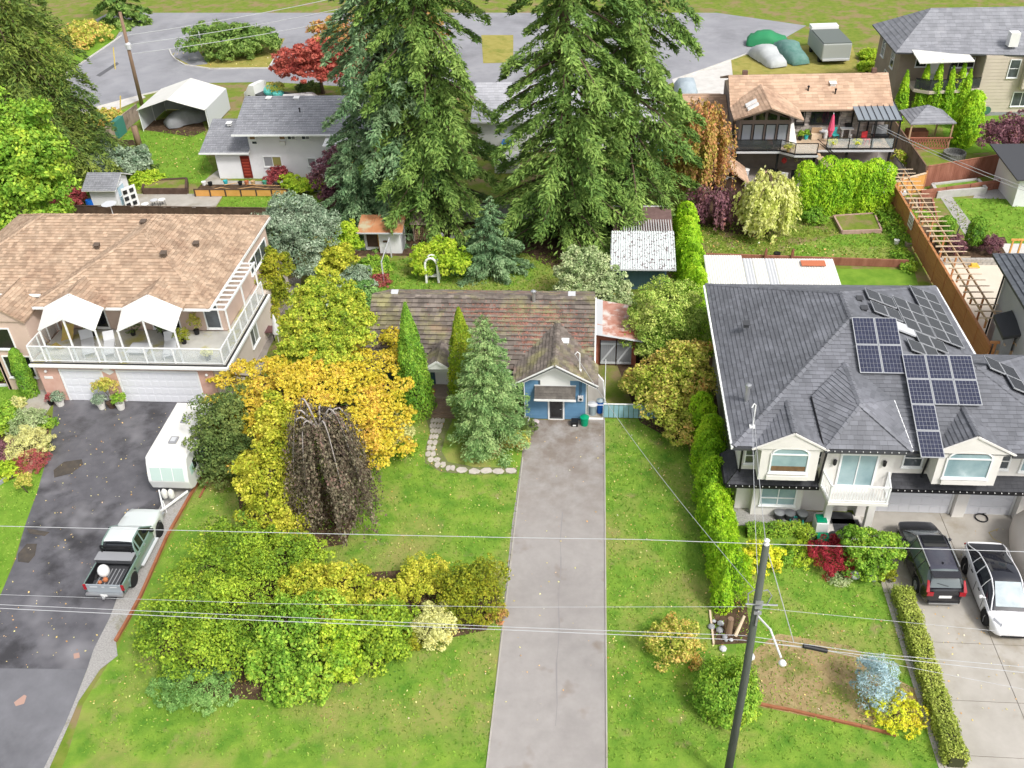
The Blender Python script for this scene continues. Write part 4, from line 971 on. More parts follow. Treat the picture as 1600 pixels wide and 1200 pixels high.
for (a, b) in ((.42, 1.3), (1.36, 2.22)):
 g = obj('gate', MB().box(a, b, 46.08, 46.12, .1, 1.75), M('grey_gate_mat', (0.33, 0.31, 0.30), (0.42, 0.40, 0.38), 3, .9, island=.15), LT)
 m = MB(); m.box(a, b, 46.03, 46.075, .15, .28); m.box(a, b, 46.03, 46.075, 1.5, 1.63); m.bar((a + .05, 46.05, .3), (b - .05, 46.05, 1.5), .03, .1); obj('gate_brace', m, LGREY, g)
 k = 7; ww = (b - a) / k
 for i in range(k): obj('gate_board', MB().box(a + i * ww + .008, a + (i + 1) * ww - .008, 46.06, 46.0795, .1, 1.75), GREY, g)
 obj('gate_frame', MB().box(a - .045, a - .005, 46.02, 46.1, .05, 1.85), BLACK, g)

# ================================================================== LEFT HOUSE
H = thing('stucco_house', 'large peach stucco house with brown shingle roof and a glazed balcony over white garage doors', 'house', (-27, 47, 0))
FY = 41.62
m = MB(); m.box(-31.7, -21.35, FY, 54.0, 0, 2.6); obj('wall', m, PEACH, H)
m = MB(); m.box(-38.5, -31.72, 44.9, 54.0, 0, 5.3); obj('wall', m, PEACH, H)
m = MB(); m.box(-31.68, -21.5, 45.0, 54.0, 2.78, 5.4); obj('upper_wall', m, PEACH, H)
m = MB(); m.box(-31.72, -30.5, FY - .05, FY - .002, 0, 2.55); m.box(-27.95, -27.05, FY - .05, FY - .002, 0, 2.55); m.box(-22.25, -21.33, FY - .05, FY - .002, 0, 2.55); obj('brick_facing', m, PINK, H)
garage_door(H, -30.35, -27.98, .02, 2.12, FY, M('garage_white_mat', (0.70, 0.71, 0.75), rough=.5), 4, 5)
garage_door(H, -26.95, -22.32, .02, 2.12, FY, MATS['garage_white_mat'], 4, 10)
dk = MB(); dk.box(-31.75, -20.32, FY - .3, 44.98, 2.62, 2.76); dk.box(-21.48, -20.32, 44.99, 49.2, 2.62, 2.76)
obj('deck', dk, M('deck_vinyl_mat', (0.42, 0.41, 0.38), (0.52, 0.51, 0.47), 1.5, .7, c3=(0.42, 0.38, 0.12), scale3=.6, lim3=(.52, .66)), H)
H_wall2 = MB(); H_wall2.box(-21.34, -20.6, FY + .01, 53.9, 0, 2.6); obj('side_wall', H_wall2, M('side_stucco_mat', (0.58, 0.50, 0.44), (0.63, 0.55, 0.49), 1, .9), H)
m = MB(); m.box(-31.85, -20.2, FY - .42, FY - .305, 2.58, 2.74); m.box(-20.315, -20.2, FY - .3, 49.3, 2.58, 2.74); obj('deck_gutter', m, WHITEV, H)
m = MB(); m.box(-31.8, -20.3, FY - .3, FY - .2, 2.765, 2.8); m.box(-20.42, -20.32, FY - .19, 49.2, 2.765, 2.8); obj('deck_flashing', m, BLACK, H)
# balcony rail: posts, rails and clear panes
RYF, RXR = FY - .12, -20.5
rl = MB(); rl.box(-31.75, RXR, RYF - .03, RYF + .03, 3.78, 3.84); rl.box(-31.75, RXR, RYF - .02, RYF + .02, 2.84, 2.88)
rl.box(RXR - .03, RXR + .03, RYF + .035, 49.0, 3.78, 3.84); rl.box(RXR - .02, RXR + .02, RYF + .035, 49.0, 2.84, 2.88)
rl.box(-31.78, -31.72, RYF + .035, 44.9, 3.78, 3.84); obj('rail', rl, WHITEV, H)
xs = [-31.72, -30.9, -29.28, -27.73, -26.48, -24.93, -23.29, -20.5]
for x in xs: obj('rail_post', MB().box(x - .035, x + .035, RYF - .035, RYF + .035, 2.8, 3.79), WHITEV, H)
for a, b in zip(xs[:-1], xs[1:]): obj('rail_pane', MB().box(a + .05, b - .05, RYF - .006, RYF + .006, 2.9, 3.76), CLEARP, H)
yy = [RYF + .05 + i * 1.06 for i in range(8)]
for y in yy[1:]: obj('rail_post', MB().box(RXR - .035, RXR + .035, y - .035, y + .035, 2.8, 3.79), WHITEV, H)
for a, b in zip(yy[:-1], yy[1:]): obj('rail_pane', MB().box(RXR - .006, RXR + .006, a + .05, b - .05, 2.9, 3.76), CLEARP, H)
for y in (42.6, 43.7, 44.8): obj('rail_post', MB().box(-31.785, -31.715, y - .035, y + .035, 2.8, 3.79), WHITEV, H)
for a, b in ((41.6, 42.55), (42.65, 43.65), (43.75, 44.75)): obj('rail_pane', MB().box(-31.756, -31.744, a, b, 2.9, 3.76), CLEARP, H)
# roof
EZ, AZ = 5.45, 8.0
A1, A2 = (-26.3, 47.6, AZ), (-26.3, 49.6, AZ); W1 = (-33.4, 49.6, AZ)
SE, NE, SW = (-21.35, 43.15, EZ), (-21.35, 54.75, EZ), (-31.7, 43.15, EZ)
VL = (-31.7, 44.55, EZ)
sh_ = dict(course=.21, w=.25, lip=.035, base='roof', thick=.14, edge=M('brown_roof_edge_mat', (0.40, 0.28, 0.2), rough=.9))
shingles(H, [SW, SE, A1], SHAKE, **sh_)
shingles(H, [SE, NE, A2, A1], SHAKE, **sh_)
shingles(H, [SW, A1, A2, VL], SHAKE, **sh_)
shingles(H, [VL, A2, W1, (-38.6, 44.55, EZ)], SHAKE, **sh_)
shingles(H, [NE, (-38.6, 54.75, EZ), W1, A2], SHAKE, **sh_)
shingles(H, [(-38.6, 44.55, EZ), W1, (-38.6, 54.75, EZ)], SHAKE, **sh_)
for p, q in ((SW, A1), (SE, A1), (A1, A2), (A2, NE), (A2, W1), (W1, (-38.6, 44.55, EZ)), (W1, (-38.6, 54.75, EZ))): ridge_caps(H, p, q, SHAKE, .26, .3)
m = MB(); m.bar(SE, NE, .1, .16); m.bar(SW, SE, .1, .16); m.bar(SW, VL, .08, .14); m.bar((-38.6, 44.5, EZ), (-31.9, 44.5, EZ), .1, .16)
m.v = [(v[0], v[1], v[2] - .12) for v in m.v]; obj('gutter', m, WHITEV, H)
m = MB(); m.slab([(-31.6, 43.2, EZ - .2), (-21.45, 43.2, EZ - .2), (-21.45, 45, EZ - .2), (-31.6, 45, EZ - .2)], .04); obj('soffit', m, WHITE, H)
# two little roof gables and their white canopies
for gx in (-29.05, -24.5):
 e, pz_, hw = 5.55, 6.45, 1.75
 s0 = (AZ - EZ) / (47.6 - 43.15)
 yb = 43.15 + (pz_ - EZ) / s0; ye = 43.15 + (e - EZ) / s0
 for sx in (-1, 1):
  shingles(H, [(gx + sx * hw, 42.85, e), (gx, 42.85, pz_), (gx, yb + .1, pz_), (gx + sx * hw, ye, e)], SHAKE, .2, .28, .03, base='roof', thick=.1, edge=sh_['edge'])
 obj('gable_trim', MB().bar((gx - hw, 42.83, e - .05), (gx, 42.83, pz_ - .05), .05, .14).bar((gx + hw, 42.83, e - .05), (gx, 42.83, pz_ - .05), .05, .14), WHITEV, H)
 cn = MB()
 for sx in (-1, 1): cn.slab([(gx + sx * (hw - .02), 42.8, e - .0), (gx, 42.8, pz_ - .1), (gx, 41.55, pz_ - .75), (gx + sx * (hw - .1), 41.55, e - .62)], .03)
 obj('canopy', cn, FABW, H)
 pm = MB()
 for dx, zt in ((-1.62, e - .66), (0.0, pz_ - .8), (1.62, e - .66)): pm.box(gx + dx - .04, gx + dx + .04, RYF + .04, RYF + .12, 2.78, zt)
 pm.bar((gx - 1.66, 41.55, e - .68), (gx, 41.55, pz_ - .82), .06, .08); pm.bar((gx + 1.66, 41.55, e - .68), (gx, 41.55, pz_ - .82), .06, .08); obj('canopy_frame', pm, WHITEV, H)
# white slatted shade on the right side
m = MB(); m.box(-20.5, -20.42, 43.1, 48.6, 5.3, 5.42); m.box(-21.3, -21.24, 43.1, 48.6, 5.3, 5.42); ps = obj('shade_frame', m, WHITEV, H)
src = None
for i in range(11):
 o_ = obj('shade_slat', MB().box(-21.23, -20.51, 43.12 + i * .53, 43.2 + i * .53, 5.32, 5.4), WHITEV, ps)
m = MB()
for y in (43.2, 45.9, 48.4): m.box(-20.52, -20.44, y, y + .08, 3.84, 5.3)
obj('shade_post', m, WHITEV, H)
# openings
window(H, (-20.6, 45.9, 1.0), (0, 1, 0), 1.15, 1.15, GLS, WHITEV, mull=(.5,), glass2=M('grey_pane_mat', (0.28, 0.30, 0.28), rough=.15, spec=.6), label='side window facing the yellow tree')
window(H, (-21.5, 50.2, 3.6), (0, 1, 0), 3.2, .9, GLS, WHITEV, mull=(.33, .66), label='long strip window under the eave')
window(H, (-22.6, 45.0, 3.0), (1, 0, 0), .8, 1.9, GLS, WHITEV, label='balcony door window')
window(H, (-30.2, 45.0, 2.95), (1, 0, 0), 1.5, 2.0, GLSD, WHITEV, mull=(.5,), label='balcony sliding door')
window(H, (-25.9, 45.0, 2.95), (1, 0, 0), 1.6, 2.0, GLSD, WHITEV, mull=(.5,), label='dark balcony patio door')
window(H, (-37.6, 44.9, .9), (1, 0, 0), 2.0, 1.5, GLS, WHITEV, mull=(.5,)); window(H, (-34.6, 44.9, .6), (1, 0, 0), 1.7, 1.6, GLS, WHITEV, mull=(.5,)); window(H, (-36.8, 44.9, 3.3), (1, 0, 0), 1.6, 1.2, GLS, WHITEV, mull=(.5,)); window(H, (-33.6, 44.9, 3.2), (1, 0, 0), 1.2, 1.3, GLSD, WHITEV)
# entry roof bits at far left
shingles(H, [(-34.6, 42.6, 5.0), (-32.6, 42.6, 5.0), (-33.6, 42.6 + .0, 5.9), ][:0] or [(-34.9, 42.3, 4.9), (-33.4, 42.3, 5.9), (-33.4, 45.6, 5.95), (-34.9, 45.2, 4.95)], SHAKE, .2, .28, .03, base='roof', thick=.1, edge=sh_['edge'])
shingles(H, [(-31.95, 42.3, 4.9), (-33.4, 42.3, 5.9), (-33.4, 45.6, 5.95), (-31.95, 45.2, 4.95)], SHAKE, .2, .28, .03, base='roof', thick=.1, edge=sh_['edge'])
m = MB(); m.box(-34.7, -34.5, 42.5, 42.7, 0, 4.85); m.vslab([(-34.8, 42.4, 4.85), (-32.0, 42.4, 4.85), (-33.4, 42.4, 5.78)], (0, .08, 0)); m.box(-34.65, -32.05, 42.5, 44.88, 0, 4.84); obj('entry_wall', m, PEACH, H)
window(H, (-34.2, 42.5, 1.0), (1, 0, 0), 1.6, 1.4, GLSD, WHITEV, mull=(.5,))
window(H, (-34.2, 42.5, 3.0), (1, 0, 0), 1.0, 1.3, GLSD, WHITEV)
m = MB(); m.tube([(-20.52, FY - .02, 2.55), (-20.52, FY - .02, .1)], .045, 6); obj('downpipe', m, WHITEV, H)
obj('wall_lamp', MB().ball((-21.7, FY - .12, 2.05), .09, 8, 6), WHITE, H); obj('wall_lamp', MB().ball((-31.2, FY - .12, 2.1), .09, 8, 6), WHITE, H); obj('wall_lamp', MB().ball((-20.5, 42.2, 2.2), .09, 8, 6), WHITE, H)
obj('house_sign', MB().vslab([(-27.9, FY - .09, 2.2), (-27.55, FY - .09, 2.4), (-27.1, FY - .09, 2.12), (-27.45, FY - .09, 1.9)], (0, .03, 0)), WHITE, H)
obj('number_plate', MB().box(-31.45, -30.95, FY - .08, FY - .055, 1.55, 1.72), WHITE, H)
for p in ((-24.6, 46.0, 7.25), (-23.6, 48.2, 6.75), (-26.9, 49.0, 7.75), (-29.3, 47.4, 7.0)): box_vent(H, p, .26, M('brown_vent_mat', (0.12, 0.09, 0.07), rough=.8))
m = MB(); m.tube([(-29.0, 49.6, 8.0), (-29.0, 49.6, 8.7)], .03, 6); m.lathe([(.45, 0), (.3, -.08), (.05, -.12)], (-29.0, 49.5, 8.75), 12); obj('dish_antenna', m, LGREY, H)
# balcony contents
def potted(label, p, r, h, mat, leafn=500, ls=.06, pot=BLACK, ph=.3, pr=.18, spread=.35, name='potted_plant'):
 t = thing(name, label, 'potted plant', p)
 obj('pot', MB().lathe([(pr * .75, 0), (pr, ph), (pr * .85, ph), (pr * .8, ph * .9)], p, 14), pot, t)
 P, T, B_ = cloud([(p[0], p[1], p[2] + ph + h * .5, r, r, h * .55)], leafn, ls, asp=.5); quads('foliage', P, T, B_, mat, t)
 obj('stem', MB().tube([(p[0], p[1], p[2] + ph * .8), (p[0], p[1], p[2] + ph + h * .5)], .015, 5), BARK, t)
 return t
for lab, p, r, h, m_ in (('potted bush in front of the left canopy wall on the balcony', (-29.4, 44.3, 2.77), .38, .6, L_OLIV), ('potted shrub between the two canopies on the balcony', (-27.0, 44.4, 2.77), .4, .7, L_DARK), ('potted brownish plant right of the second canopy', (-23.6, 43.6, 2.77), .42, .6, L_OLIV),
                         ('tall leafy pot at the balcony back wall, right', (-23.2, 44.6, 2.77), .3, 1.1, L_MIX), ('green potted plant below the right canopy', (-25.0, 44.3, 2.77), .3, .6, L_DARK), ('low yellow plant in the right front corner of the balcony', (-21.6, 42.0, 2.77), .3, .3, L_CREAM)):
 potted(lab, p, r, h, m_, pr=.17)
t = thing('hammock', 'yellow-green hammock chair hanging slackly at the left end of the balcony', 'hammock', (-30.8, 43.0, 2.77))
m = MB(); pts = [(-30.6 + .3 * cos(a), 43.2 + .9 * sin(a), 2.9 + .25 * abs(sin(a * 1.0))) for a in np.linspace(-2, 2, 12)]
g_ = []
for i, a in enumerate(np.linspace(0, 1, 9)):
 y = 42.2 + 2.2 * a; z = 3.5 - 1.0 * sin(pi * a); g_ += [(-31.1, y, z + .15), (-30.75, y, z - .05), (-30.4, y, z + .15)]
m.add(g_, [(i * 3 + j, i * 3 + j + 1, i * 3 + j + 4, i * 3 + j + 3) for i in range(8) for j in range(2)]); obj('cloth', m, M('hammock_mat', (0.45, 0.42, 0.12), (0.5, 0.3, 0.1), 4, .9), t)
obj('rope', MB().tube([(-30.75, 42.2, 3.5), (-30.75, 41.8, 4.4)], .012, 4).tube([(-30.75, 44.4, 3.5), (-30.75, 44.9, 4.2)], .012, 4), WOOD, t)
for i, (x, y, w_, l_, rz) in enumerate(((-28.9, 42.7, .7, 1.7, .5), (-27.6, 42.6, .6, 1.5, .4), (-25.8, 42.6, 1.2, 1.0, 0), (-24.0, 42.6, .7, 1.6, .3))):
 t = thing('lounge_chair' if i != 2 else 'patio_table', ['grey lounge chair furthest left on the balcony', 'grey lounge chair second from the left on the balcony', 'low grey patio table in the middle of the balcony', 'grey lounge chair near the right of the balcony'][i], 'chair' if i != 2 else 'table', (x, y, 2.77), local=True, rz=rz)
 obj('top', MB().box(-w_ / 2, w_ / 2, -l_ / 2, l_ / 2, .28, .36), LGREY, t, bevel=.02)
 if i != 2: obj('backrest', MB().slab([(-w_ / 2, l_ / 2, .37), (w_ / 2, l_ / 2, .37), (w_ / 2, l_ / 2 + .4, .75), (-w_ / 2, l_ / 2 + .4, .75)], .06), LGREY, t)
 for sx in (-1, 1):
  for sy in (-1, 1): obj('leg', MB().box(sx * (w_ / 2 - .05) - .02, sx * (w_ / 2 - .05) + .02, sy * (l_ / 2 - .08) - .02, sy * (l_ / 2 - .08) + .02, 0, .28), WHITEV, t)

# ================================================================== CREAM HOUSE (right)
C = thing('cream_house', 'large cream stucco house with slate-grey roof, solar panels and a white front balcony', 'house', (13, 38, 0))
m = MB(); m.box(6.95, 12.3, 34.1, 46.0, 0, 2.7); m.box(12.31, 20.05, 34.2, 45.5, 0, 2.7); obj('wall', m, STUCCO, C)
m = MB(); m.box(6.75, 18.1, 33.4, 46.1, 2.72, 5.25); m.box(18.11, 20.2, 33.4, 39.4, 2.72, 5.25); m.box(10.35, 13.4, 32.85, 33.39, 2.72, 5.22); obj('upper_wall', m, STUCCO, C)
# bays
m = MB(); m.box(7.65, 9.95, 33.68, 34.09, 0, 2.55); obj('bay_wall', m, STUCCO, C)
for bx0, bx1, ax in ((7.45, 9.95, 8.72), (15.0, 17.65, 16.3)):
 m = MB(); m.vslab([(bx0, 32.38, 3.42), (bx1, 32.38, 3.42), (bx1, 32.38, 5.1), (bx1 + .22, 32.38, 5.16), (ax, 32.38, 6.05), (bx0 - .22, 32.38, 5.16), (bx0, 32.38, 5.1)], (0, 1.0, 0)); obj('bay_wall', m, STUCCO, C)
 m = MB(); m.box(bx0 + .35, bx1 - .35, 32.27, 32.378, 3.5, 3.72); obj('sill_panel', m, STUCCO, C)
# skirt roofs
sk = dict(course=.17, w=.26, lip=.025, base='skirt_roof', thick=.08, edge=BLACKM)
for pts in ([(13.42, 32.82, 2.68), (22.0, 32.82, 2.68), (22.0, 33.4, 3.12), (13.42, 33.4, 3.12)], [(6.2, 32.82, 2.68), (10.33, 32.82, 2.68), (10.33, 33.4, 3.12), (6.75, 33.4, 3.12)], [(6.15, 32.84, 2.68), (6.73, 33.4, 3.1), (6.73, 35.0, 3.1), (6.15, 35.0, 2.68)]):
 shingles(C, pts, M('dark_skirt_mat', (0.035, 0.036, 0.042), (0.055, 0.056, 0.063), 2, .7, island=.15, spec=.3), **sk)
m = MB(); m.box(6.15, 10.35, 32.75, 32.815, 2.52, 2.68); m.box(13.42, 22.0, 32.75, 32.815, 2.52, 2.68); m.box(6.08, 6.145, 32.9, 35.0, 2.52, 2.68); obj('gutter', m, BLACKM, C)
# main roof
RA, RB = (12.1, 41.2, 8.0), (12.1, 38.9, 8.0)
nw, ne, sw, se = (6.2, 46.6, 5.3), (18.65, 46.6, 5.3), (6.2, 32.4, 5.3), (18.65, 32.4, 5.3)
rs = dict(course=.21, w=.32, lip=.028, base='roof', thick=.12, edge=DKGREY)
shingles(C, [nw, sw, RB, RA], SLATE, **rs); shingles(C, [sw, se, RB], SLATE, **rs); shingles(C, [se, ne, RA, RB], SLATE, **rs); shingles(C, [ne, nw, RA], SLATE, **rs)
for p, q in ((sw, RB), (se, RB), (RB, RA), (nw, RA), (ne, RA)): ridge_caps(C, p, q, SLATE, .28, .3)
# east wing
WA, WB = (16.9, 36.2, 7.06), (17.4, 36.2, 7.06)
w_sw, w_se, w_ne, w_nw = (12.9, 32.35, 5.3), (21.2, 32.35, 5.3), (21.2, 39.9, 5.3), (13.4, 39.9, 5.3)
shingles(C, [w_sw, w_se, WB, WA], SLATE, **rs); shingles(C, [w_se, w_ne, WB], SLATE, **rs); shingles(C, [w_ne, w_nw, WA, WB], SLATE, **rs)
ridge_caps(C, w_se, WB, SLATE, .28, .3); ridge_caps(C, w_ne, WB, SLATE, .28, .3); ridge_caps(C, WA, WB, SLATE, .28, .3)
# bay gables
for bx0, bx1, ax, zt in ((7.0, 10.3, 8.72, 6.2), (14.6, 18.1, 16.3, 6.25)):
 e = 5.28; s0 = .415 if ax < 10 else .46; yb = 32.4 + (zt - 5.3) / s0 + .35; ye = 32.4
 for ex in (bx0, bx1):
  pts = [(ex, 32.3, e), (ax, 32.3, zt), (ax, yb, zt), (ex, ye + .25, e)]
  shingles(C, pts, SLATE, .2, .3, .028, base='roof', thick=.09, edge=DKGREY)
 ridge_caps(C, (ax, 32.3, zt), (ax, yb, zt), SLATE, .25, .3)
 obj('pediment', MB().vslab([(bx0 + .25, 32.30, e - .02), (bx1 - .25, 32.30, e - .02), (ax, 32.30, zt - .12)], (0, .07, 0)), STUCCO, C)
 obj('gable_trim', MB().bar((bx0, 32.27, e - .04), (ax, 32.27, zt - .04), .05, .09).bar((bx1, 32.27, e - .04), (ax, 32.27, zt - .04), .05, .09), STUCCO, C)
# centre hip over the balcony
c_sw, c_se, CA, CB = (10.1, 32.3, 5.36), (13.8, 32.3, 5.36), (11.65, 33.75, 6.75), (11.5, 36.5, 7.05); wl, el = (9.8, 34.7, 6.42), (13.35, 34.6, 6.38)
shingles(C, [c_sw, c_se, CA], SLATE, **rs); shingles(C, [c_sw, CA, wl], SLATE, **rs); shingles(C, [wl, CA, CB], SLATE, **rs); shingles(C, [c_se, el, CA], SLATE, **rs); shingles(C, [el, CB, CA], SLATE, **rs)
for p, q in ((c_sw, CA), (c_se, CA), (CA, CB)): ridge_caps(C, p, q, SLATE, .28, .3)
for p, q in ((c_sw, wl), (c_se, el)): obj('side_gutter', MB().bar((p[0], p[1], p[2] - .06), (q[0], q[1], q[2] - .06), .08, .12), WHITEV if p is c_se else BLACKM, C)
m = MB(); m.bar((6.2, 32.35, 5.2), (7.2, 32.35, 5.2), .1, .12); m.bar((10.1, 32.28, 5.22), (13.8, 32.28, 5.22), .1, .12); m.bar((13.8, 32.3, 5.18), (14.75, 32.3, 5.18), .1, .12); m.bar((17.95, 32.28, 5.18), (21.3, 32.28, 5.18), .1, .12)
obj('gutter', m, DKGREY, C)
m = MB(); m.bar((6.15, 32.35, 5.22), (6.1, 46.5, 5.22), .1, .14); m.bar((18.75, 40.0, 5.22), (18.7, 46.6, 5.22), .1, .14); obj('gutter', m, WHITEV, C)
m = MB()
for i in range(46): m.box(6.06, 6.1, 32.6 + i * .3, 32.63 + i * .3, 5.29, 5.34)
for i in range(12): m.box(10.2 + i * .3, 10.23 + i * .3, 32.2, 32.24, 5.27, 5.31)
for i in range(14): m.box(6.3 + i * .3, 6.33 + i * .3, 32.7, 32.74, 2.66, 2.7)
for i in range(29): m.box(13.2 + i * .3, 13.23 + i * .3, 32.7, 32.74, 2.66, 2.7)
obj('string_lights', m, WHITE, C, kind='stuff')
# windows and doors
def arch_window(x0, x1, z0, z1, Y, rise, lab):
 f = window(C, (x0, Y, z0), (1, 0, 0), x1 - x0, z1 - z0, GLSB, WHITEV, mull=(.5,) if False else (), label=lab)
 cx, r = (x0 + x1) / 2, (x1 - x0) / 2; k = 9
 arc = [(cx - r * cos(pi * i / k), Y - .03, z1 + .07 + rise * sin(pi * i / k)) for i in range(k + 1)]
 obj('arch_pane', MB().vslab(arc, (0, .02, 0)), GLSB, f)
 obj('arch_frame', MB().tube([(p[0], Y - .04, p[2] + .03) for p in arc], .045, 5), WHITEV, f); return f
arch_window(7.93, 9.47, 3.95, 4.9, 32.38, .34, 'arched bay window with half-drawn blind')
obj('blind_gap', MB().box(7.96, 9.44, 32.354, 32.3605, 3.97, 4.25), M('room_dark_mat', (0.12, 0.07, 0.04), (0.2, 0.12, 0.06), 5, .5), C)
arch_window(15.4, 17.2, 3.9, 4.9, 32.38, .38, 'arched bay window above the garage doors')
arc2 = [(11.9 - .8 * cos(pi * i / 8), 32.81, 4.78 + .3 * sin(pi * i / 8)) for i in range(9)]
window(C, (7.0, 33.4, 3.55), (1, 0, 0), .38, .85, GLS, WHITEV, hm=(.5,), label='narrow window at the left corner'); window(C, (9.97, 33.4, 3.55), (1, 0, 0), .36, .85, GLS, WHITEV, hm=(.5,))
f = window(C, (11.1, 32.85, 2.85), (1, 0, 0), 1.5, 1.75, GLSB, WHITEV, mull=(.5,), label='balcony sliding door', fw=.09)
obj('arch_pane', MB().vslab(arc2, (0, .02, 0)), GLSB, f); obj('arch_frame', MB().tube([(p[0], 32.8, p[2] + .03) for p in arc2], .04, 5), WHITEV, f)
window(C, (14.0, 33.4, 3.6), (1, 0, 0), .75, .85, GLS, WHITEV, hm=(.55,)); window(C, (17.95, 33.4, 3.6), (1, 0, 0), .55, .75, GLS, WHITEV, hm=(.55,)); window(C, (19.1, 33.4, 3.5), (1, 0, 0), .9, .9, GLSB, WHITEV)
f = window(C, (8.05, 33.68, .75), (1, 0, 0), 1.55, 1.25, GLSB, WHITEV, mull=(.5,), label='ground floor bay window'); obj('mullion', MB().box(8.05, 9.6, 33.62, 33.65, 1.14, 1.2), WHITEV, f)
garage_door(C, 13.15, 16.95, .02, 2.1, 34.2, MATS['garage_white_mat'], 4, 8); garage_door(C, 17.75, 19.75, .02, 2.1, 34.2, MATS['garage_white_mat'], 4, 4)
m = MB(); m.box(12.6, 13.02, 33.75, 34.19, 0, 2.6); m.box(17.08, 17.62, 33.9, 34.19, 0, 2.6); m.box(19.88, 20.2, 33.8, 34.19, 0, 2.6); obj('pier', m, STUCCO, C)
for x in (11.0, 12.9): obj('balcony_column', MB().box(x - .16, x + .16, 32.75, 33.05, 0, 2.55), STUCCO, C)
# balcony
bp = [(10.4, 32.84), (10.55, 31.75), (13.15, 31.75), (13.3, 32.84)]
obj('balcony_floor', MB().prism(bp, 2.56, 2.72), STUCCO, C)
br = MB(); pz = 3.62
pts = [(10.42, 32.8), (10.6, 31.82), (13.1, 31.82), (13.26, 32.8)]
for a, b in zip(pts[:-1], pts[1:]): br.bar((*a, pz), (*b, pz), .07, .06); br.bar((*a, 2.8), (*b, 2.8), .05, .04)
for p in pts: br.box(p[0] - .035, p[0] + .035, p[1] - .035, p[1] + .035, 2.72, pz + .05)
obj('balcony_rail', br, WHITEV, C)
for a, b in zip(pts[:-1], pts[1:]):
 L_ = math.dist(a, b); k = int(L_ / .13)
 for i in range(1, k):
  x = a[0] + (b[0] - a[0]) * i / k; y = a[1] + (b[1] - a[1]) * i / k; obj('baluster', MB().box(x - .014, x + .014, y - .014, y + .014, 2.82, pz - .03), WHITEV, C)
for p in ((10.8, 32.76, 4.2), (12.95, 32.76, 4.2), (17.35, 33.85, 2.2), (20.05, 33.75, 2.2)):
 obj('wall_lantern', MB().lathe([(.03, .18), (.09, .12), (.08, -.1), (.04, -.16)], p, 8), BLACKM, C)
for x, y0, y1, z1 in ((6.8, 33.3, 33.3, 5.1), (10.28, 32.5, 32.8, 5.1), (14.9, 33.0, 33.3, 5.0)):
 obj('downpipe', MB().tube([(x, y0, z1), (x, y1, 2.95)], .05, 6), BLACKM, C)
obj('door_mat', MB().box(11.35, 12.5, 33.2, 34.0, .03, .045), DKGREY, C)
# roof vents and flue
m = MB(); m.tube([(7.05, 35.2, 5.6), (7.05, 35.2, 6.5)], .1, 10); m.lathe([(.15, 0), (.15, .12), (.05, .16)], (7.05, 35.2, 6.5), 10); obj('flue', m, METAL, C)
SKY = {'a': lambda x, y: 8 - .45 * (12.1 - x)}
for px_, py_ in ((1166, 507), (1316, 606), (1365, 518)):
 p = G(px_, py_, 6.4); box_vent(C, (p[0], p[1], 6.35 if px_ != 1316 else 6.5), .26, DKGREY)
for px_, py_ in ((1317, 466), (1326, 484), (1343, 467), (1350, 482)): p = G(px_, py_, 7.7); box_vent(C, (p[0], p[1], 7.62), .24, DKGREY)
# service mast on the front left roof
m = MB(); m.tube([(7.1, 33.3, 5.4), (7.1, 33.3, 6.9)], .03, 6); m.tube([(7.1, 33.3, 6.9), (7.0, 33.2, 7.05), (6.9, 33.1, 6.9)], .03, 6); m.box(6.95, 7.2, 33.2, 33.4, 5.5, 5.75); obj('service_mast', m, WHITE, C)
# solar panels
CELL = M('solar_cell_mat', (0.018, 0.021, 0.045), (0.035, 0.04, 0.075), 6, .22, spec=.5)
CELLD = M('dark_solar_cell_mat', (0.035, 0.037, 0.042), (0.05, 0.053, 0.06), 6, .25, spec=.5)
def solar(label, origin, u, v, cells, pw, ph, cell_mat, grid=(6, 6)):
 """cells = [(i,j)] positions in panel units from origin; u across, v down the slope"""
 o = Vector(origin); u = Vector(u).normalized(); v = Vector(v).normalized(); n = u.cross(v)
 if n.z < 0: n = -n
 t = thing('solar_array', label, 'solar panels', tuple(o))
 def pl(mb, a0, a1, b0, b1, d0, d1):
  P = [o + u * a + v * b + n * d for d in (d0, d1) for a, b in ((a0, b0), (a1, b0), (a1, b1), (a0, b1))]
  mb.add(P, [(0, 3, 2, 1), (4, 5, 6, 7), (0, 1, 5, 4), (1, 2, 6, 5), (2, 3, 7, 6), (3, 0, 4, 7)])
 for (i, j) in cells:
  a0, b0 = i * pw, j * ph; m = MB(); pl(m, a0 + .012, a0 + pw - .012, b0 + .012, b0 + ph - .012, .1, .15); p = obj('solar_panel', m, M('panel_frame_mat', (.38,.39,.41), rough=.5), t)
  c = MB(); gx, gy = grid; cw, chh = (pw - .09) / gx, (ph - .09) / gy
  for q in range(gx):
   for r in range(gy): pl(c, a0 + .045 + q * cw + .006, a0 + .045 + (q + 1) * cw - .006, b0 + .045 + r * chh + .006, b0 + .045 + (r + 1) * chh - .006, .1505, .156)
  if cell_mat is CELLD: c = MB(); pl(c, a0 + .045, a0 + pw - .045, b0 + .045, b0 + ph - .045, .1505, .156)
  obj('solar_cell', c, cell_mat, p)
 r = MB()
 js = sorted({j for _, j in cells})
 for j in js:
  ii = [i for i, q in cells if q == j]
  for f_ in (.25, .75): pl(r, min(ii) * pw, (max(ii) + 1) * pw, (j + f_) * ph - .02, (j + f_) * ph + .02, .03, .099)
 obj('mounting_rail', r, DKGREY, t)
 return t
sS = (8 - 5.3) / (38.9 - 32.4)
zS = lambda y: 5.3 + sS * (y - 32.4) + .06
u_, v_ = (1, 0, 0), (0, -1, -sS)
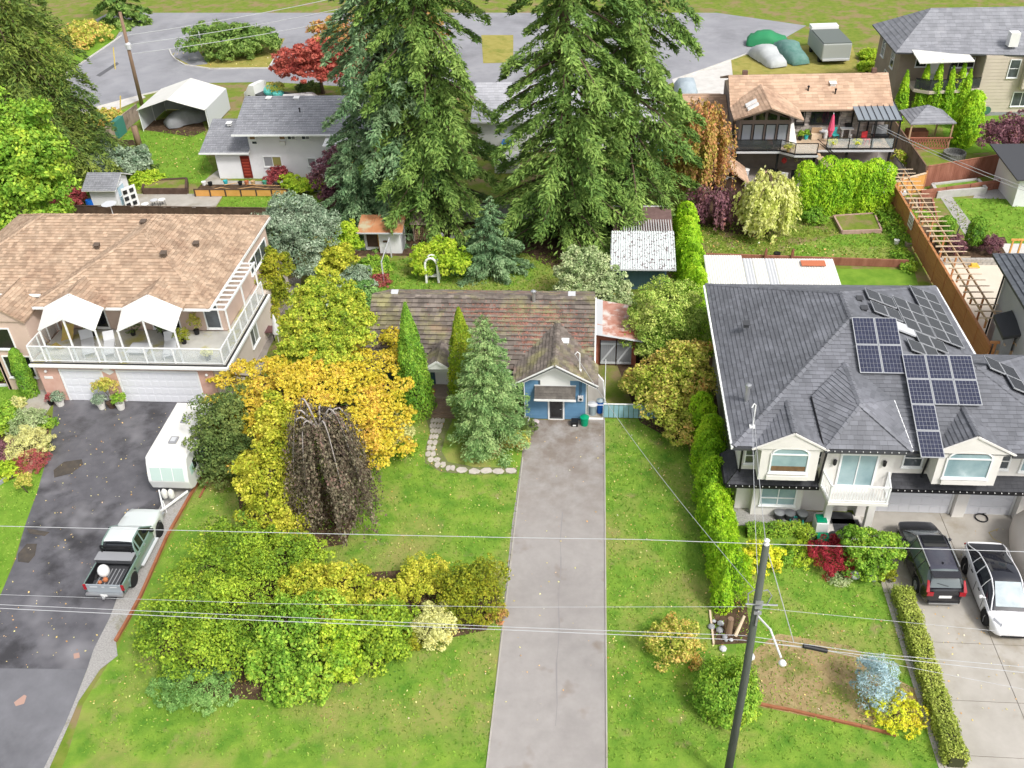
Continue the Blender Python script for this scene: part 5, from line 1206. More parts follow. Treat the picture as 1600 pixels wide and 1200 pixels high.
solar('square of four blue solar panels on the front roof slope', (12.05, 38.75, zS(38.75)), u_, v_, [(0, 0), (1, 0), (0, 1), (1, 1)], 1.03, 1.55, CELL, (6, 6))
solar('L-shaped block of eight blue solar panels on the front roof slope', (14.0, 36.75, zS(36.75) + .12), u_, v_, [(0, 0), (1, 0), (2, 0), (0, 1), (1, 1), (2, 1), (0, 2), (0, 3)], 1.02, 1.32, CELL, (6, 6))
sE = (8 - 5.3) / (18.65 - 12.1); eE = math.hypot(1, sE)
zE = lambda x: 8 - sE * (x - 12.1) + .08
def east(label, v0, y0, cells, pw=1.02, ph=.81):
 x = 12.1 + v0 / eE; solar(label, (x, y0, zE(x)), (0, -1, 0), (1, 0, -sE), cells, pw, ph, CELLD)
east('tall block of ten dark solar panels nearest the right eave', 4.8, 44.85, [(i, j) for i in range(5) for j in range(2)])
east('block of six dark solar panels left of the tall block', 3.15, 42.68, [(i, j) for i in range(3) for j in range(2)])
east('pair of dark solar panels at the top left, by the ridge vents', 1.47, 42.35, [(0, 0), (0, 1)])
east('second pair of dark solar panels below the top left pair', 1.47, 41.1, [(0, 0), (0, 1)])
east('pair of dark solar panels just beside the pale panel', 3.5, 39.55, [(0, 0), (0, 1)])
east('lowest pair of dark solar panels on the side slope', 2.75, 38.5, [(0, 0), (0, 1)])
x = 12.1 + 2.25 / eE
o = Vector((x, 39.9, zE(x))); m = MB(); vv = Vector((1, 0, -sE)).normalized(); nn = Vector((sE, 0, 1)).normalized(); uu = Vector((0, -1, 0))
P = [o + uu * a + vv * b + nn * d for d in (.06, .14) for a, b in ((0, 0), (.8, 0), (.8, 1.25), (0, 1.25))]
m.add(P, [(0, 3, 2, 1), (4, 5, 6, 7), (0, 1, 5, 4), (1, 2, 6, 5), (2, 3, 7, 6), (3, 0, 4, 7)]); one('reflective_panel', m, LGREY, 'single pale flat panel between the dark solar panels', 'solar panel')  # light grey colour stands in for the reflection on this blank panel
sW = (7.06 - 5.3) / (21.2 - 17.4)
solar('small block of dark solar panels on the garage wing at the right edge', (17.75, 37.2, 7.06 - sW * .35 + .08), (0, -1, 0), (1, 0, -sW), [(0, 0), (0, 1), (1, 1), (1, 2), (2, 2)], 1.02, .85, CELLD)
# patio cover behind
pc = thing('patio_cover', 'white corrugated patio cover behind the cream house', 'patio cover', (11, 53, 0))
for (a, b, mm) in ((7.0, 9.4, FABW), (9.42, 10.0, LGREY), (10.02, 10.8, FABW), (10.82, 11.4, LGREY), (11.42, 15.1, FABW)):
 m = MB(); k = int((b - a) / .15)
 for i in range(k):
  x0 = a + (b - a) * i / k; x1 = a + (b - a) * (i + 1) / k; m.slab([(x0, 51.5, 2.42), ((x0 + x1) / 2, 51.5, 2.45), ((x0 + x1) / 2, 54.6 + (.4 if a < 8 else 0), 2.68), (x0, 54.6 + (.4 if a < 8 else 0), 2.65)], .02); m.slab([((x0 + x1) / 2, 51.5, 2.45), (x1, 51.5, 2.42), (x1, 54.6 + (.4 if a < 8 else 0), 2.65), ((x0 + x1) / 2, 54.6 + (.4 if a < 8 else 0), 2.68)], .02)
 obj('roof_sheet', m, mm, pc)
m = MB()
for x in (7.1, 11, 15): m.box(x - .05, x + .05, 54.4, 54.5, 0, 2.6); m.box(x - .05, x + .05, 51.7, 51.8, 0, 2.4)
obj('post', m, WHITEV, pc)
obj('skylight_panel', MB().slab([(13.0, 53.6, 2.72), (14.5, 53.6, 2.72), (14.5, 54.2, 2.77), (13.0, 54.2, 2.77)], .04), M('clay_panel_mat', (0.5, 0.16, 0.08), rough=.8), pc)

# ================================================================== WHITE HOUSE (rear left)
Wt = thing('white_house', 'white split-level house with grey shingle roofs and a red side door', 'house', (-26, 76, 0))
m = MB(); m.box(-32.2, -29.05, 73.2, 79.6, 0, 2.55); m.box(-29.04, -18.4, 73.19, 79.8, 0, 4.35); obj('wall', m, STUCW, Wt)
m = MB(); m.vslab([(-32.15, 73.3, 2.55), (-32.15, 76.4, 3.6), (-32.15, 79.5, 2.55)], (.1, 0, 0)); m.vslab([(-29.0, 73.3, 4.35), (-29.0, 76.5, 5.6), (-29.0, 79.7, 4.35)], (.1, 0, 0)); m.vslab([(-18.5, 73.3, 4.35), (-18.5, 76.5, 5.6), (-18.5, 79.7, 4.35)], (.08, 0, 0)); obj('gable_wall', m, STUCW, Wt)
gw = dict(course=.3, w=.45, lip=.025, base='roof', thick=.12, edge=WHITE)
shingles(Wt, [(-33.3, 72.75, 2.5), (-29.05, 72.75, 2.5), (-29.05, 77.0, 3.85), (-33.3, 77.0, 3.85)], GREYR, **gw)
shingles(Wt, [(-33.3, 80.5, 2.5), (-29.05, 80.5, 2.5), (-29.05, 77.0, 3.85), (-33.3, 77.0, 3.85)], GREYR, **gw)
shingles(Wt, [(-29.75, 71.9, 4.4), (-17.6, 71.9, 4.4), (-17.6, 76.3, 6.05), (-29.75, 76.3, 6.05)], GREYR, **gw)
shingles(Wt, [(-29.75, 80.6, 4.4), (-17.6, 80.6, 4.4), (-17.6, 76.3, 6.05), (-29.75, 76.3, 6.05)], GREYR, **gw)
m = MB(); m.box(-33.35, -29.06, 72.66, 72.745, 2.36, 2.5); m.box(-29.85, -17.5, 71.81, 71.895, 4.26, 4.4); obj('gutter', m, WHITEV, Wt)
d = obj('red_door', MB().box(-30.05, -29.25, 73.14, 73.19, .08, 2.05), M('red_door_mat', (0.16, 0.018, 0.012), rough=.5), Wt)
for i in range(6): obj('door_panel', MB().box(-29.93, -29.37, 73.11, 73.139, .3 + i * .27, .45 + i * .27), M('door_panel_mat', (0.32, 0.05, 0.03), rough=.5), d)
window(Wt, (-28.0, 73.19, 1.15), (1, 0, 0), 1.45, .8, GREY, WHITEV, mull=(.5,), glass2=GLSG, label='ground floor window with olive blind')
for x in (-28.85, -26.3): window(Wt, (x, 73.19, 3.5), (1, 0, 0), .45, .78, M('brown_blind_mat', (0.30, 0.19, 0.10), rough=.4), WHITEV)
window(Wt, (-28.72, 73.19, 3.1), (1, 0, 0), .4, .22, GLS, WHITEV, sill=False)
window(Wt, (-25.6, 73.19, 3.5), (1, 0, 0), .6, .62, GLS, WHITEV, mull=(.5,), glass2=GREY); window(Wt, (-24.4, 73.19, 3.5), (1, 0, 0), .62, .62, GLS, WHITEV, mull=(.5,), glass2=GREY); window(Wt, (-22.3, 73.19, 3.3), (1, 0, 0), .9, .9, GREY, WHITEV)
window(Wt, (-24.2, 73.19, 1.2), (1, 0, 0), .6, .6, GREY, WHITEV)
obj('air_conditioner', MB().box(-26.3, -25.85, 72.9, 73.18, 3.05, 3.4), WHITE, Wt)
st = thing('outside_stairs', 'outside stairs with dark rail and white landing against the white house', 'stairs', (-21.5, 72, 0))
for i in range(9): obj('step', MB().box(-22.6 + i * .33, -22.3 + i * .33, 71.9, 73.1, .1 + i * .25, .16 + i * .25), GREY, st)
m = MB(); m.bar((-23.3, 71.9, .9), (-19.6, 71.9, 3.6), .05, .07); m.bar((-23.3, 71.9, .5), (-19.6, 71.9, 3.2), .04, .05); m.box(-23.35, -23.27, 71.86, 71.94, 0, 1.0); m.box(-19.7, -19.6, 71.86, 71.94, 0, 3.7); obj('stair_rail', m, DARKF, st)
obj('landing_roof', MB().slab([(-22.0, 70.6, 3.9), (-18.0, 70.6, 3.9), (-18.0, 73.1, 4.25), (-22.0, 73.1, 4.25)], .08), WHITE, st)
for x in (-27.6, -25.2, -31.5): box_vent(Wt, (x, 76.0, 5.9 if x > -30 else 3.75), .35, WHITE)
pipe_vent(Wt, (-24.6, 74.4, 5.2), .4, .05, BLACKM)
# carport tent
TN = thing('carport_tent', 'white peaked canvas carport with open front beside the rear street', 'tent', (-40, 86, 0))
def tent_roof(x): return 2.15 + (3.2 - 2.15) * (1 - abs(x + 40.3) / 3.3)
for sx, nm in ((-1, 0), (1, 0)):
 obj('canvas_roof', MB().slab([(-40.3, 83.9, 3.2), (-40.3 + sx * 3.35, 84.0, 2.15), (-40.3 + sx * 3.35, 90.2, 2.15), (-40.3, 90.2, 3.2)], .03), FABW, TN)
m = MB(); m.box(-43.68, -43.62, 84.4, 90.2, .1, 2.12); m.box(-36.98, -36.92, 84.4, 90.2, .1, 2.12); m.box(-43.6, -37.0, 90.1, 90.15, .1, 2.2); obj('canvas_wall', m, M('grey_canvas_mat', (0.55, 0.57, 0.60), rough=.8), TN)
m = MB()
for x in (-43.6, -37.0):
 for y in (84.3, 87.2, 90.0): m.tube([(x, y, 0), (x, y, 2.15)], .04, 6)
m.tube([(-43.6, 84.2, 2.12), (-40.3, 84.2, 3.15), (-37.0, 84.2, 2.12)], .04, 6); obj('frame', m, WHITEV, TN)
# small white shed (left)
S = thing('garden_shed', 'small white shed with blue door and mossy shingle roof near the huge cedar', 'shed', (-39, 67, 0))
m = MB(); m.box(-40.6, -38.45, 67.0, 69.4, 0, 1.95); m.vslab([(-40.6, 67.05, 1.95), (-40.6, 68.2, 2.6), (-40.6, 69.35, 1.95)], (.08, 0, 0)); m.vslab([(-38.53, 67.05, 1.95), (-38.53, 68.2, 2.6), (-38.53, 69.35, 1.95)], (.08, 0, 0)); obj('wall', m, STUCW, S)
shingles(S, [(-40.95, 66.55, 1.85), (-38.1, 66.55, 1.85), (-38.1, 68.2, 2.7), (-40.95, 68.2, 2.7)], GREYR, .22, .3, .02, base='roof', thick=.06, edge=WHITE)
shingles(S, [(-40.95, 69.85, 1.85), (-38.1, 69.85, 1.85), (-38.1, 68.2, 2.7), (-40.95, 68.2, 2.7)], GREYR, .22, .3, .02, base='roof', thick=.06, edge=WHITE)
d = obj('door', MB().box(-38.44, -38.4, 67.5, 68.5, .05, 1.75), M('pale_blue_mat', (0.45, 0.62, 0.72), rough=.6), S)
m = MB()
for z in (.1, .85, 1.7): m.box(-38.399, -38.37, 67.5, 68.5, z, z + .07)
obj('door_trim', m, WHITE, d)
dd = thing('open_shed_door', 'white four-pane door standing open beside the little white shed', 'door', (-37.6, 67.3, 0))
m = MB(); m.bar((-37.9, 67.0, .9), (-37.2, 68.0, .9), .05, 1.8); obj('door', m, WHITE, dd)
m = MB()
for i in range(2):
 for j in range(3): m.bar((-37.81 + i * .33 + .02, 67.02 + i * .47, .35 + j * .55), (-37.81 + i * .33 + .22, 67.02 + .3 + i * .47, .35 + j * .55), .04, .32)
obj('door_panes', m, GLSD, dd)

# rusty roofed white shed
S = thing('garden_shed', 'little white shed with a rust-streaked sheet roof in the back garden', 'shed', (-15, 60.5, 0))
m = MB(); m.box(-15.6, -14.0, 59.9, 61.6, 0, 1.85); m.box(-16.8, -15.61, 60.4, 61.6, 0, 1.8); obj('wall', m, STUCW, S)
obj('opening', MB().box(-16.6, -15.75, 60.36, 60.399, .3, 1.5), DARKF, S); obj('opening', MB().box(-15.3, -14.9, 59.86, 59.899, .9, 1.05), DARKF, S)
obj('side_door', MB().box(-13.99, -13.93, 60.1, 60.9, .1, 1.6), GREY, S)
obj('orange_board', MB().box(-15.75, -15.62, 60.2, 60.35, 0, 1.5), ORANGE, S)
RS2 = M('orange_rust_mat', (0.42, 0.17, 0.07), (0.50, 0.24, 0.12), 1.6, .85, .1, 20, c3=(0.45, 0.40, 0.26), scale3=.6, lim3=(.5, .62))
for a, b in ((-17.0, -15.95), (-15.94, -14.85), (-14.84, -13.7)): obj('roof_sheet', MB().slab([(a, 59.3, 1.95), (b, 59.3, 1.95), (b, 61.3, 2.4), (a, 61.3, 2.4)], .04), RS2, S)
obj('roof_edge', MB().box(-17.02, -13.66, 59.24, 59.3, 1.88, 1.97), LGREY, S)
wp = thing('log_store', 'lean-to log store with stacked firewood next to the rusty-roofed shed', 'log store', (-12.6, 62.4, 0))
m = MB()
for x in (-13.4, -11.8): m.box(x - .05, x + .05, 61.8, 61.9, 0, 1.5); m.box(x - .05, x + .05, 62.9, 63.0, 0, 1.7)
m.slab([(-13.6, 61.6, 1.5), (-11.6, 61.6, 1.45), (-11.6, 63.1, 1.75), (-13.6, 63.1, 1.8)], .05); obj('frame', m, OLDF, wp)
m = MB()
for i in range(70):
 x, z = -13.3 + (i % 10) * .15, .1 + (i // 10) * .15; m.tube([(x, 62.0, z), (x, 62.7, z)], .07, 6)
obj('firewood', m, WOOD, wp, kind='stuff')
# pale-roofed blue shed
S = thing('blue_shed', 'blue shed with patchy white corrugated roof between the apple tree and bright hedge', 'shed', (3, 56, 0))
m = MB(); m.box(1.5, 4.7, 55.1, 58.6, 0, 2.1); obj('wall', m, M('slate_blue_wall_mat', (0.085, 0.16, 0.24), (0.11, 0.19, 0.28), 2, .8, .1, 12, stretch=(8, 8, .3)), S)
CR_ = M('corrugated_sheet_mat', (0.66, 0.70, 0.70), (0.72, 0.76, 0.76), 3, .6, c3=(0.20, 0.15, 0.15), scale3=5.0, lim3=(.545, .58), stretch=(3, .6, 1), spec=.3)
k = 26
for s_ in range(3):
 m = MB(); x0s, x1s = .95 + s_ * 1.42, .95 + (s_ + 1) * 1.42 - .01
 for i in range(9):
  xa = x0s + (x1s - x0s) * i / 9; xb = x0s + (x1s - x0s) * (i + 1) / 9; xm = (xa + xb) / 2
  m.slab([(xa, 53.8, 2.22), (xm, 53.8, 2.29), (xm + .1, 58.4, 2.69), (xa + .1, 58.4, 2.62)], .015); m.slab([(xm, 53.8, 2.29), (xb, 53.8, 2.22), (xb + .1, 58.4, 2.62), (xm + .1, 58.4, 2.69)], .015)
 obj('roof_sheet', m, CR_, S)
m = MB()
for i in range(20): x = 1.9 + i * .17; m.box(x, x + .06, 58.45, 60.2, 2.6, 2.64)
obj('roof_batten', m, M('batten_mat', (0.5, 0.5, 0.5)), S, kind='stuff'); obj('verge_board', MB().bar((.95, 53.78, 2.2), (5.2, 53.78, 2.2), .05, .1), LGREY, S)
pv = thing('pavilion', 'dark-roofed low lean-to behind the pale corrugated roof', 'shed', (3, 61.5, 0))
obj('roof', MB().slab([(1.2, 59.2, 2.2), (5.3, 59.2, 2.2), (5.3, 62.3, 2.6), (1.2, 62.3, 2.6)], .08), M('plum_roof_mat', (0.13, 0.08, 0.075), (0.19, 0.12, 0.11), 3, .9), pv); obj('verge_board', MB().box(1.2, 5.3, 62.31, 62.38, 2.5, 2.66), WHITE, pv)
m = MB(); [m.box(x - .06, x + .06, y - .06, y + .06, 0, 2.2) for x in (1.4, 5.1) for y in (59.4, 62.1)]; obj('post', m, DARKF, pv)

# grey-roofed house glimpsed behind the firs
hd = thing('grey_roof_house', 'pale house with light grey roof half hidden behind the tall firs', 'house', (-1, 85, 0))
m = MB(); m.box(-10.5, 5.2, 79.0, 87.5, 0, 3.0); obj('wall', m, STUCW, hd)
m = MB(); m.vslab([(-10.5, 79, 3), (-10.5, 83.3, 4.6), (-10.5, 87.5, 3)], (.1, 0, 0)); m.vslab([(5.1, 79, 3), (5.1, 83.3, 4.6), (5.1, 87.5, 3)], (.1, 0, 0)); obj('gable_wall', m, STUCW, hd)
LG = M('light_grey_shingle_mat', (0.42, 0.42, 0.45), (0.48, 0.48, 0.51), 1.2, .85, island=.08, spec=.2)
shingles(hd, [(-11, 78.4, 2.9), (5.7, 78.4, 2.9), (5.7, 83.3, 4.75), (-11, 83.3, 4.75)], LG, .35, .5, .02, base='roof', thick=.1, edge=WHITE); shingles(hd, [(-11, 88.2, 2.9), (5.7, 88.2, 2.9), (5.7, 83.3, 4.75), (-11, 83.3, 4.75)], LG, .35, .5, .02, base='roof', thick=.1, edge=WHITE)
pipe_vent(hd, (-6.6, 81, 3.8), .5, .08, BLACKM)
window(hd, (-5, 79, 1), (1, 0, 0), 1.6, 1.1, GLS, WHITEV, mull=(.5,)); window(hd, (2.5, 79, 1), (1, 0, 0), 1.6, 1.1, GLS, WHITEV, mull=(.5,))
t = thing('hot_tub', 'white boxy hot tub cover seen between the fir trunks', 'hot tub', (-7.2, 75.6, 0)); obj('tub', MB().box(-8.6, -6.6, 74.2, 76.6, 0, .9), WHITE, t, bevel=.06); obj('cover', MB().box(-8.7, -6.5, 74.1, 76.7, .91, 1.02), FABW, t, bevel=.03)
one('blue_tarp', MB().slab([(-8.4, 78.0, 1.0), (-7.3, 78.0, 1.0), (-7.4, 78.9, 1.3), (-8.3, 78.9, 1.2)], .04), M('blue_tarp_mat', (0.03, 0.15, 0.42), rough=.6), 'blue tarp bundle behind the white hot tub', 'tarp')
one('blue_tarp', MB().slab([(4.9, 74.6, 1.9), (5.4, 74.5, 1.85), (5.3, 77.2, 1.9), (5.0, 77.2, 1.95)], .06), M('sky_tarp_mat', (0.05, 0.45, 0.66), rough=.6), 'bright sky-blue panel leaning beside the dark bin, right of the firs', 'tarp')
one('dark_crate', MB().box(5.45, 6.0, 75.2, 76.4, 0, 1.4), BLACK, 'dark bin next to the bright blue panel', 'crate', bevel=.03)

# ================================================================== BROWN HOUSE (rear right)
R = thing('brown_house', 'tan-roofed stone-faced house with glazed gable room and raised rear deck', 'house', (16, 77, 0))
m = MB(); m.box(10.9, 22.9, 75.4, 82.6, 0, 5.0); obj('wall', m, M('stone_wall_mat', (0.22, 0.19, 0.175), (0.30, 0.26, 0.24), 2, .9), R)
st_m = M('ledge_stone_mat', (0.26, 0.22, 0.20), (0.40, 0.36, 0.33), 3, .9, island=.35)
m = MB(); 
for r in range(10):
 x = 15.9 + (r % 2) * .15
 while x < 22.8:
  w_ = random.uniform(.3, .7); z = 2.75 + r * .2
  if not ((16.9 < x + w_ / 2 < 19.4) and z > 3.7): m.box(x, min(x + w_ - .02, 22.88), 75.33 - random.random() * .04, 75.4, z, z + .18)
  x += w_
obj('wall_stone', m, st_m, R, kind='stuff')
bs = dict(course=.32, w=.5, lip=.02, base='roof', thick=.12, edge=M('tan_edge_mat', (0.25, 0.18, 0.13)))
shingles(R, [(10.55, 74.75, 5.1), (23.3, 74.9, 5.1), (23.3, 78.3, 6.9), (10.55, 78.0, 6.9)], SHAKE2, **bs); shingles(R, [(10.55, 83.2, 5.1), (23.3, 83.2, 5.1), (23.3, 78.3, 6.9), (10.55, 78.0, 6.9)], SHAKE2, **bs)
m = MB(); m.vslab([(10.9, 75.5, 5.0), (10.9, 78, 6.7), (10.9, 82.5, 5.0)], (.1, 0, 0)); m.vslab([(22.8, 75.5, 5.0), (22.8, 78.2, 6.7), (22.8, 82.5, 5.0)], (.1, 0, 0)); obj('gable_wall', m, BEIGE, R)
# glazed gable room
for sx, ex, ez in ((-1, 10.55, 5.25), (1, 15.9, 5.2)):
 shingles(R, [(ex, 72.3, ez), (13.1, 71.2, 6.55), (13.0, 76.6, 6.62), (ex, 75.6, ez)], SHAKE2, .28, .45, .02, base='roof', thick=.1, edge=bs['edge'])
sk_ = obj('skylight_frame', MB().slab([(11.55, 73.3, 5.98), (12.35, 73.5, 6.36), (12.3, 74.0, 6.36), (11.5, 73.8, 5.98)], .12), WHITE, R)
obj('skylight_frame', MB().slab([(11.6, 72.55, 5.98), (12.4, 72.75, 6.36), (12.37, 73.2, 6.36), (11.57, 73.0, 5.98)], .12), WHITE, R)
m = MB(); m.box(11.15, 15.1, 73.1, 75.39, 2.75, 4.9); m.vslab([(11.15, 73.1, 4.9), (15.1, 73.1, 4.9), (13.1, 73.1, 6.0)], (0, .2, 0)); obj('gable_room_wall', m, M('brown_frame_mat', (0.20, 0.16, 0.14), rough=.7), R)
for i in range(4):
 x = 11.4 + i * .93; window(R, (x, 73.1, 2.95), (1, 0, 0), .68, 1.62, M('sky_glass_mat', (0.30, 0.32, 0.36), rough=.1, spec=.8), BLACKM, fw=.05, sill=False)
for i, (a, b) in enumerate(((11.4, 4.95), (12.33, 4.95), (13.26, 4.95), (14.19, 4.95))):
 h0, h1 = [(.12, .5), (.5, .85), (.85, .5), (.5, .12)][i]; obj('gable_pane', MB().vslab([(a, 73.07, b), (a + .72, 73.07, b), (a + .72, 73.07, b + h1 * .7), (a, 73.07, b + h0 * .7)], (0, .02, 0)), GLSD, R)
window(R, (17.1, 75.33, 3.85), (1, 0, 0), 2.1, .95, GLSD, BLACKM, mull=(.5,)); window(R, (15.95, 75.33, 3.8), (1, 0, 0), .6, .95, GLSD, BLACKM)
# garage wing to the left
m = MB(); m.box(7.1, 10.88, 76.5, 84.0, 0, 3.0); obj('garage_wall', m, M('dark_brown_wall_mat', (0.16, 0.12, 0.10)), R)
shingles(R, [(6.7, 75.9, 3.0), (10.85, 75.9, 3.0), (10.85, 80.6, 4.4), (6.7, 80.6, 4.4)], SHAKE2, **bs); shingles(R, [(6.7, 85.0, 3.0), (10.85, 85.0, 3.0), (10.85, 80.6, 4.4), (6.7, 80.6, 4.4)], SHAKE2, **bs)
shingles(R, [(8.9, 73.0, 2.7), (10.9, 72.6, 2.6), (10.9, 75.88, 3.4), (8.9, 75.88, 3.4)], M('plum_shingle_mat', (0.28, 0.19, 0.17), (0.36, 0.25, 0.22), 2, .9, island=.15), .3, .45, .02, base='roof', thick=.1)
# deck
dk = MB(); dk.prism([(11.0, 72.3), (14.4, 72.3), (15.4, 71.5), (17.2, 71.5), (17.2, 72.6), (23.2, 72.6), (23.2, 75.3), (11.0, 75.3)], 2.55, 2.7); obj('deck', dk, M('deck_wood_mat', (0.42, 0.30, 0.20), (0.50, 0.38, 0.27), 3, .8), R)
path = [(11.0, 72.35), (14.4, 72.35), (15.4, 71.55), (17.1, 71.55)]; path2 = [(18.0, 72.65), (23.1, 72.65), (23.1, 75.2)]
fr = MB()
for P_ in (path, path2):
 for a, b in zip(P_[:-1], P_[1:]): fr.bar((*a, 3.62), (*b, 3.62), .05, .05); fr.bar((*a, 2.74), (*b, 2.74), .12, .1)
 for p in P_: fr.box(p[0] - .03, p[0] + .03, p[1] - .03, p[1] + .03, 2.7, 3.62)
for x in (19.7, 21.4): fr.box(x - .03, x + .03, 72.62, 72.68, 2.7, 3.62)
obj('deck_rail', fr, BLACKM, R)
for P_ in (path, [(18.0, 72.65), (19.7, 72.65), (21.4, 72.65), (23.1, 72.65)]):
 for a, b in zip(P_[:-1], P_[1:]):
  q = MB(); q.bar((*a, 3.2), (*b, 3.2), .012, .76); obj('rail_pane', q, SMOKEP if P_ is path and b[0] < 15 else CLEARP, R)
fm = MB(); fm.bar((11.0, 72.28, 2.6), (14.4, 72.28, 2.6), .05, .16); fm.bar((14.4, 72.28, 2.6), (15.4, 71.46, 2.6), .05, .16); fm.bar((15.4, 71.46, 2.6), (17.2, 71.46, 2.6), .05, .16); fm.bar((17.3, 72.55, 2.6), (23.2, 72.55, 2.6), .05, .16); obj('deck_fascia', fm, LGREY, R)
pm = MB()
for p in ((11.1, 72.5), (14.3, 72.5), (17.0, 71.8), (19.7, 72.8), (23.0, 72.8)): pm.box(p[0] - .08, p[0] + .08, p[1] - .08, p[1] + .08, 0, 2.55)
obj('deck_post', pm, BLACKM, R)
for i in range(10): obj('stair_tread', MB().box(17.25 + i * .3, 17.55 + i * .3, 71.6, 72.5, 2.4 - i * .25, 2.45 - i * .25), WOOD, R)
m = MB(); m.bar((17.2, 71.5, 2.55), (20.3, 71.5, .05), .06, .28); obj('stair_stringer', m, PALEW, R)
m = MB(); m.bar((17.2, 71.55, 3.6), (20.4, 71.55, 1.0), .05, .05); m.bar((17.2, 72.5, 3.6), (20.4, 72.5, 1.0), .05, .05); obj('stair_rail', m, BLACKM, R)
# metal pergola roof over the deck's right half
pg = thing('deck_pergola', 'grey metal-roofed pergola over the right end of the raised deck', 'pergola', (21.8, 74.3, 2.7))
for i in range(7):
 xa, xb = 20.15 + i * .475, 20.15 + (i + 1) * .475; obj('roof_sheet', MB().slab([(xa, 72.9, 5.0), (xb - .02, 72.9, 5.0), (xb - .02, 75.9, 5.35), (xa, 75.9, 5.35)], .04), M('blue_grey_metal_mat', (0.30, 0.335, 0.37), rough=.4, metal=.3), pg)
 obj('roof_rib', MB().bar((xb - .01, 72.88, 5.03), (xb - .01, 75.9, 5.38), .03, .06), DKGREY, pg)
m = MB()
for x in (20.3, 21.6, 23.4):
 for y in (73.0, 75.2): m.box(x - .05, x + .05, y - .05, y + .05, 2.7, 4.98)
m.bar((20.1, 72.95, 4.9), (23.5, 72.95, 4.9), .08, .14); obj('frame', m, BLACKM, pg)
pipe_vent(R, (16.8, 76.6, 6.0), .35, .06, BLACKM); pipe_vent(R, (18.9, 76.3, 5.85), .35, .06, BLACKM); box_vent(R, (18.8, 77.2, 6.35), .4, WHITE)
m = MB(); m.box(11.7, 12.1, 78.0, 78.4, 6.7, 7.2); obj('chimney', m, M('chimney_mat', (0.15, 0.09, 0.07)), R); obj('chimney', MB().box(22.0, 22.35, 78.2, 78.55, 6.7, 7.25), MATS['chimney_mat'], R)
m = MB(); m.box(16.0, 18.3, 77.0, 77.12, 6.25, 6.32); obj('roof_patch', MB().slab([(15.4, 77.3, 6.42), (17.9, 77.3, 6.42), (17.7, 77.6, 6.58), (15.5, 77.6, 6.58)], .05), M('patch_mat', (0.62, 0.5, 0.34)), R)
# ladder
ld = MB(); a, b = (10.75, 73.2, 0), (10.75, 74.6, 3.6)
for dx in (0, .42): ld.bar((a[0] + dx, a[1], a[2]), (b[0] + dx, b[1], b[2]), .05, .06)
for i in range(1, 10): t = i / 10; ld.bar((a[0], a[1] + 1.4 * t, 3.6 * t), (a[0] + .42, a[1] + 1.4 * t, 3.6 * t), .035, .035)
one('ladder', ld, WHITE, 'white ladder leaning at the corner of the glazed gable room', 'ladder')
# garden hut
S = thing('garden_hut', 'dark timber hut with tan gabled roof below the ladder', 'shed', (10.2, 69, 0))
m = MB(); m.box(9.0, 11.4, 68.8, 71.4, 0, 1.7); m.vslab([(9.0, 68.8, 1.7), (11.4, 68.8, 1.7), (10.2, 68.8, 2.6)], (0, .08, 0)); obj('wall', m, DARKF, S)
for ex in (8.8, 11.7): shingles(S, [(ex, 68.4, 1.6), (10.2, 68.4, 2.72), (10.2, 71.8, 2.72), (ex, 71.8, 1.6)], SHAKE2, .25, .4, .02, base='roof', thick=.07)
m = MB(); m.bar((9.7, 68.77, 2.0), (10.7, 68.77, 2.0), .03, .05); m.bar((9.8, 68.77, 1.85), (10.6, 68.77, 2.2), .03, .05); m.bar((9.8, 68.77, 2.2), (10.6, 68.77, 1.85), .03, .05); obj('gable_ornament', m, WHITE, S)
obj('window', MB().box(9.5, 10.0, 68.74, 68.79, .6, 1.2), GLSD, S)

# ================================================================== TAUPE HOUSE (upper right corner)
T2 = thing('taupe_house', 'two-storey beige and taupe house with a dark recessed balcony, upper right corner', 'house', (33, 90, 0))
m = MB(); m.box(27.4, 34.2, 89.4, 97, 0, 5.4); obj('wall', m, TAUPE, T2)
m = MB(); m.box(34.21, 46, 87.4, 97, 0, 5.4); obj('siding_wall', m, BEIGE, T2)
lap_siding(T2, 34.25, 46, 87.39, .3, 5.35, .3, BEIGE, single=False)
m = MB(); m.box(37.6, 46, 86.7, 87.35, 2.6, 5.4); obj('overhang', m, BEIGE, T2)
lap_siding(T2, 37.65, 46, 86.69, 2.62, 5.35, .3, BEIGE, single=False)
gw2 = dict(course=.4, w=.6, lip=.02, base='roof', thick=.12, edge=DKGREY)
shingles(T2, [(26.6, 88.4, 5.45), (46.5, 86.2, 5.45), (46.5, 92.5, 8.2), (30.2, 92.5, 8.2)], GREYR, **gw2); shingles(T2, [(26.6, 88.4, 5.45), (30.2, 92.5, 8.2), (26.6, 97.5, 5.45)], GREYR, **gw2); shingles(T2, [(26.6, 97.5, 5.45), (46.5, 97.5, 5.45), (46.5, 92.5, 8.2), (30.2, 92.5, 8.2)], GREYR, **gw2)
obj('chimney_chase', MB().box(36.0, 36.8, 87.8, 88.6, 6, 7.2), WHITE, T2)
bf = MB(); bf.prism([(28.4, 87.0), (29.6, 86.3), (34.15, 86.9), (34.15, 89.35), (28.4, 89.35)], 2.35, 2.6); obj('balcony_floor', bf, BEIGE, T2)
for a, b in (((28.45, 87.05), (29.6, 86.4)), ((29.6, 86.4), (31.9, 86.7)), ((31.9, 86.7), (34.1, 87.0))): obj('rail_pane', MB().bar((*a, 3.1), (*b, 3.1), .015, .85), SMOKEP, T2); obj('rail', MB().bar((*a, 3.58), (*b, 3.58), .06, .06), BLACKM, T2)
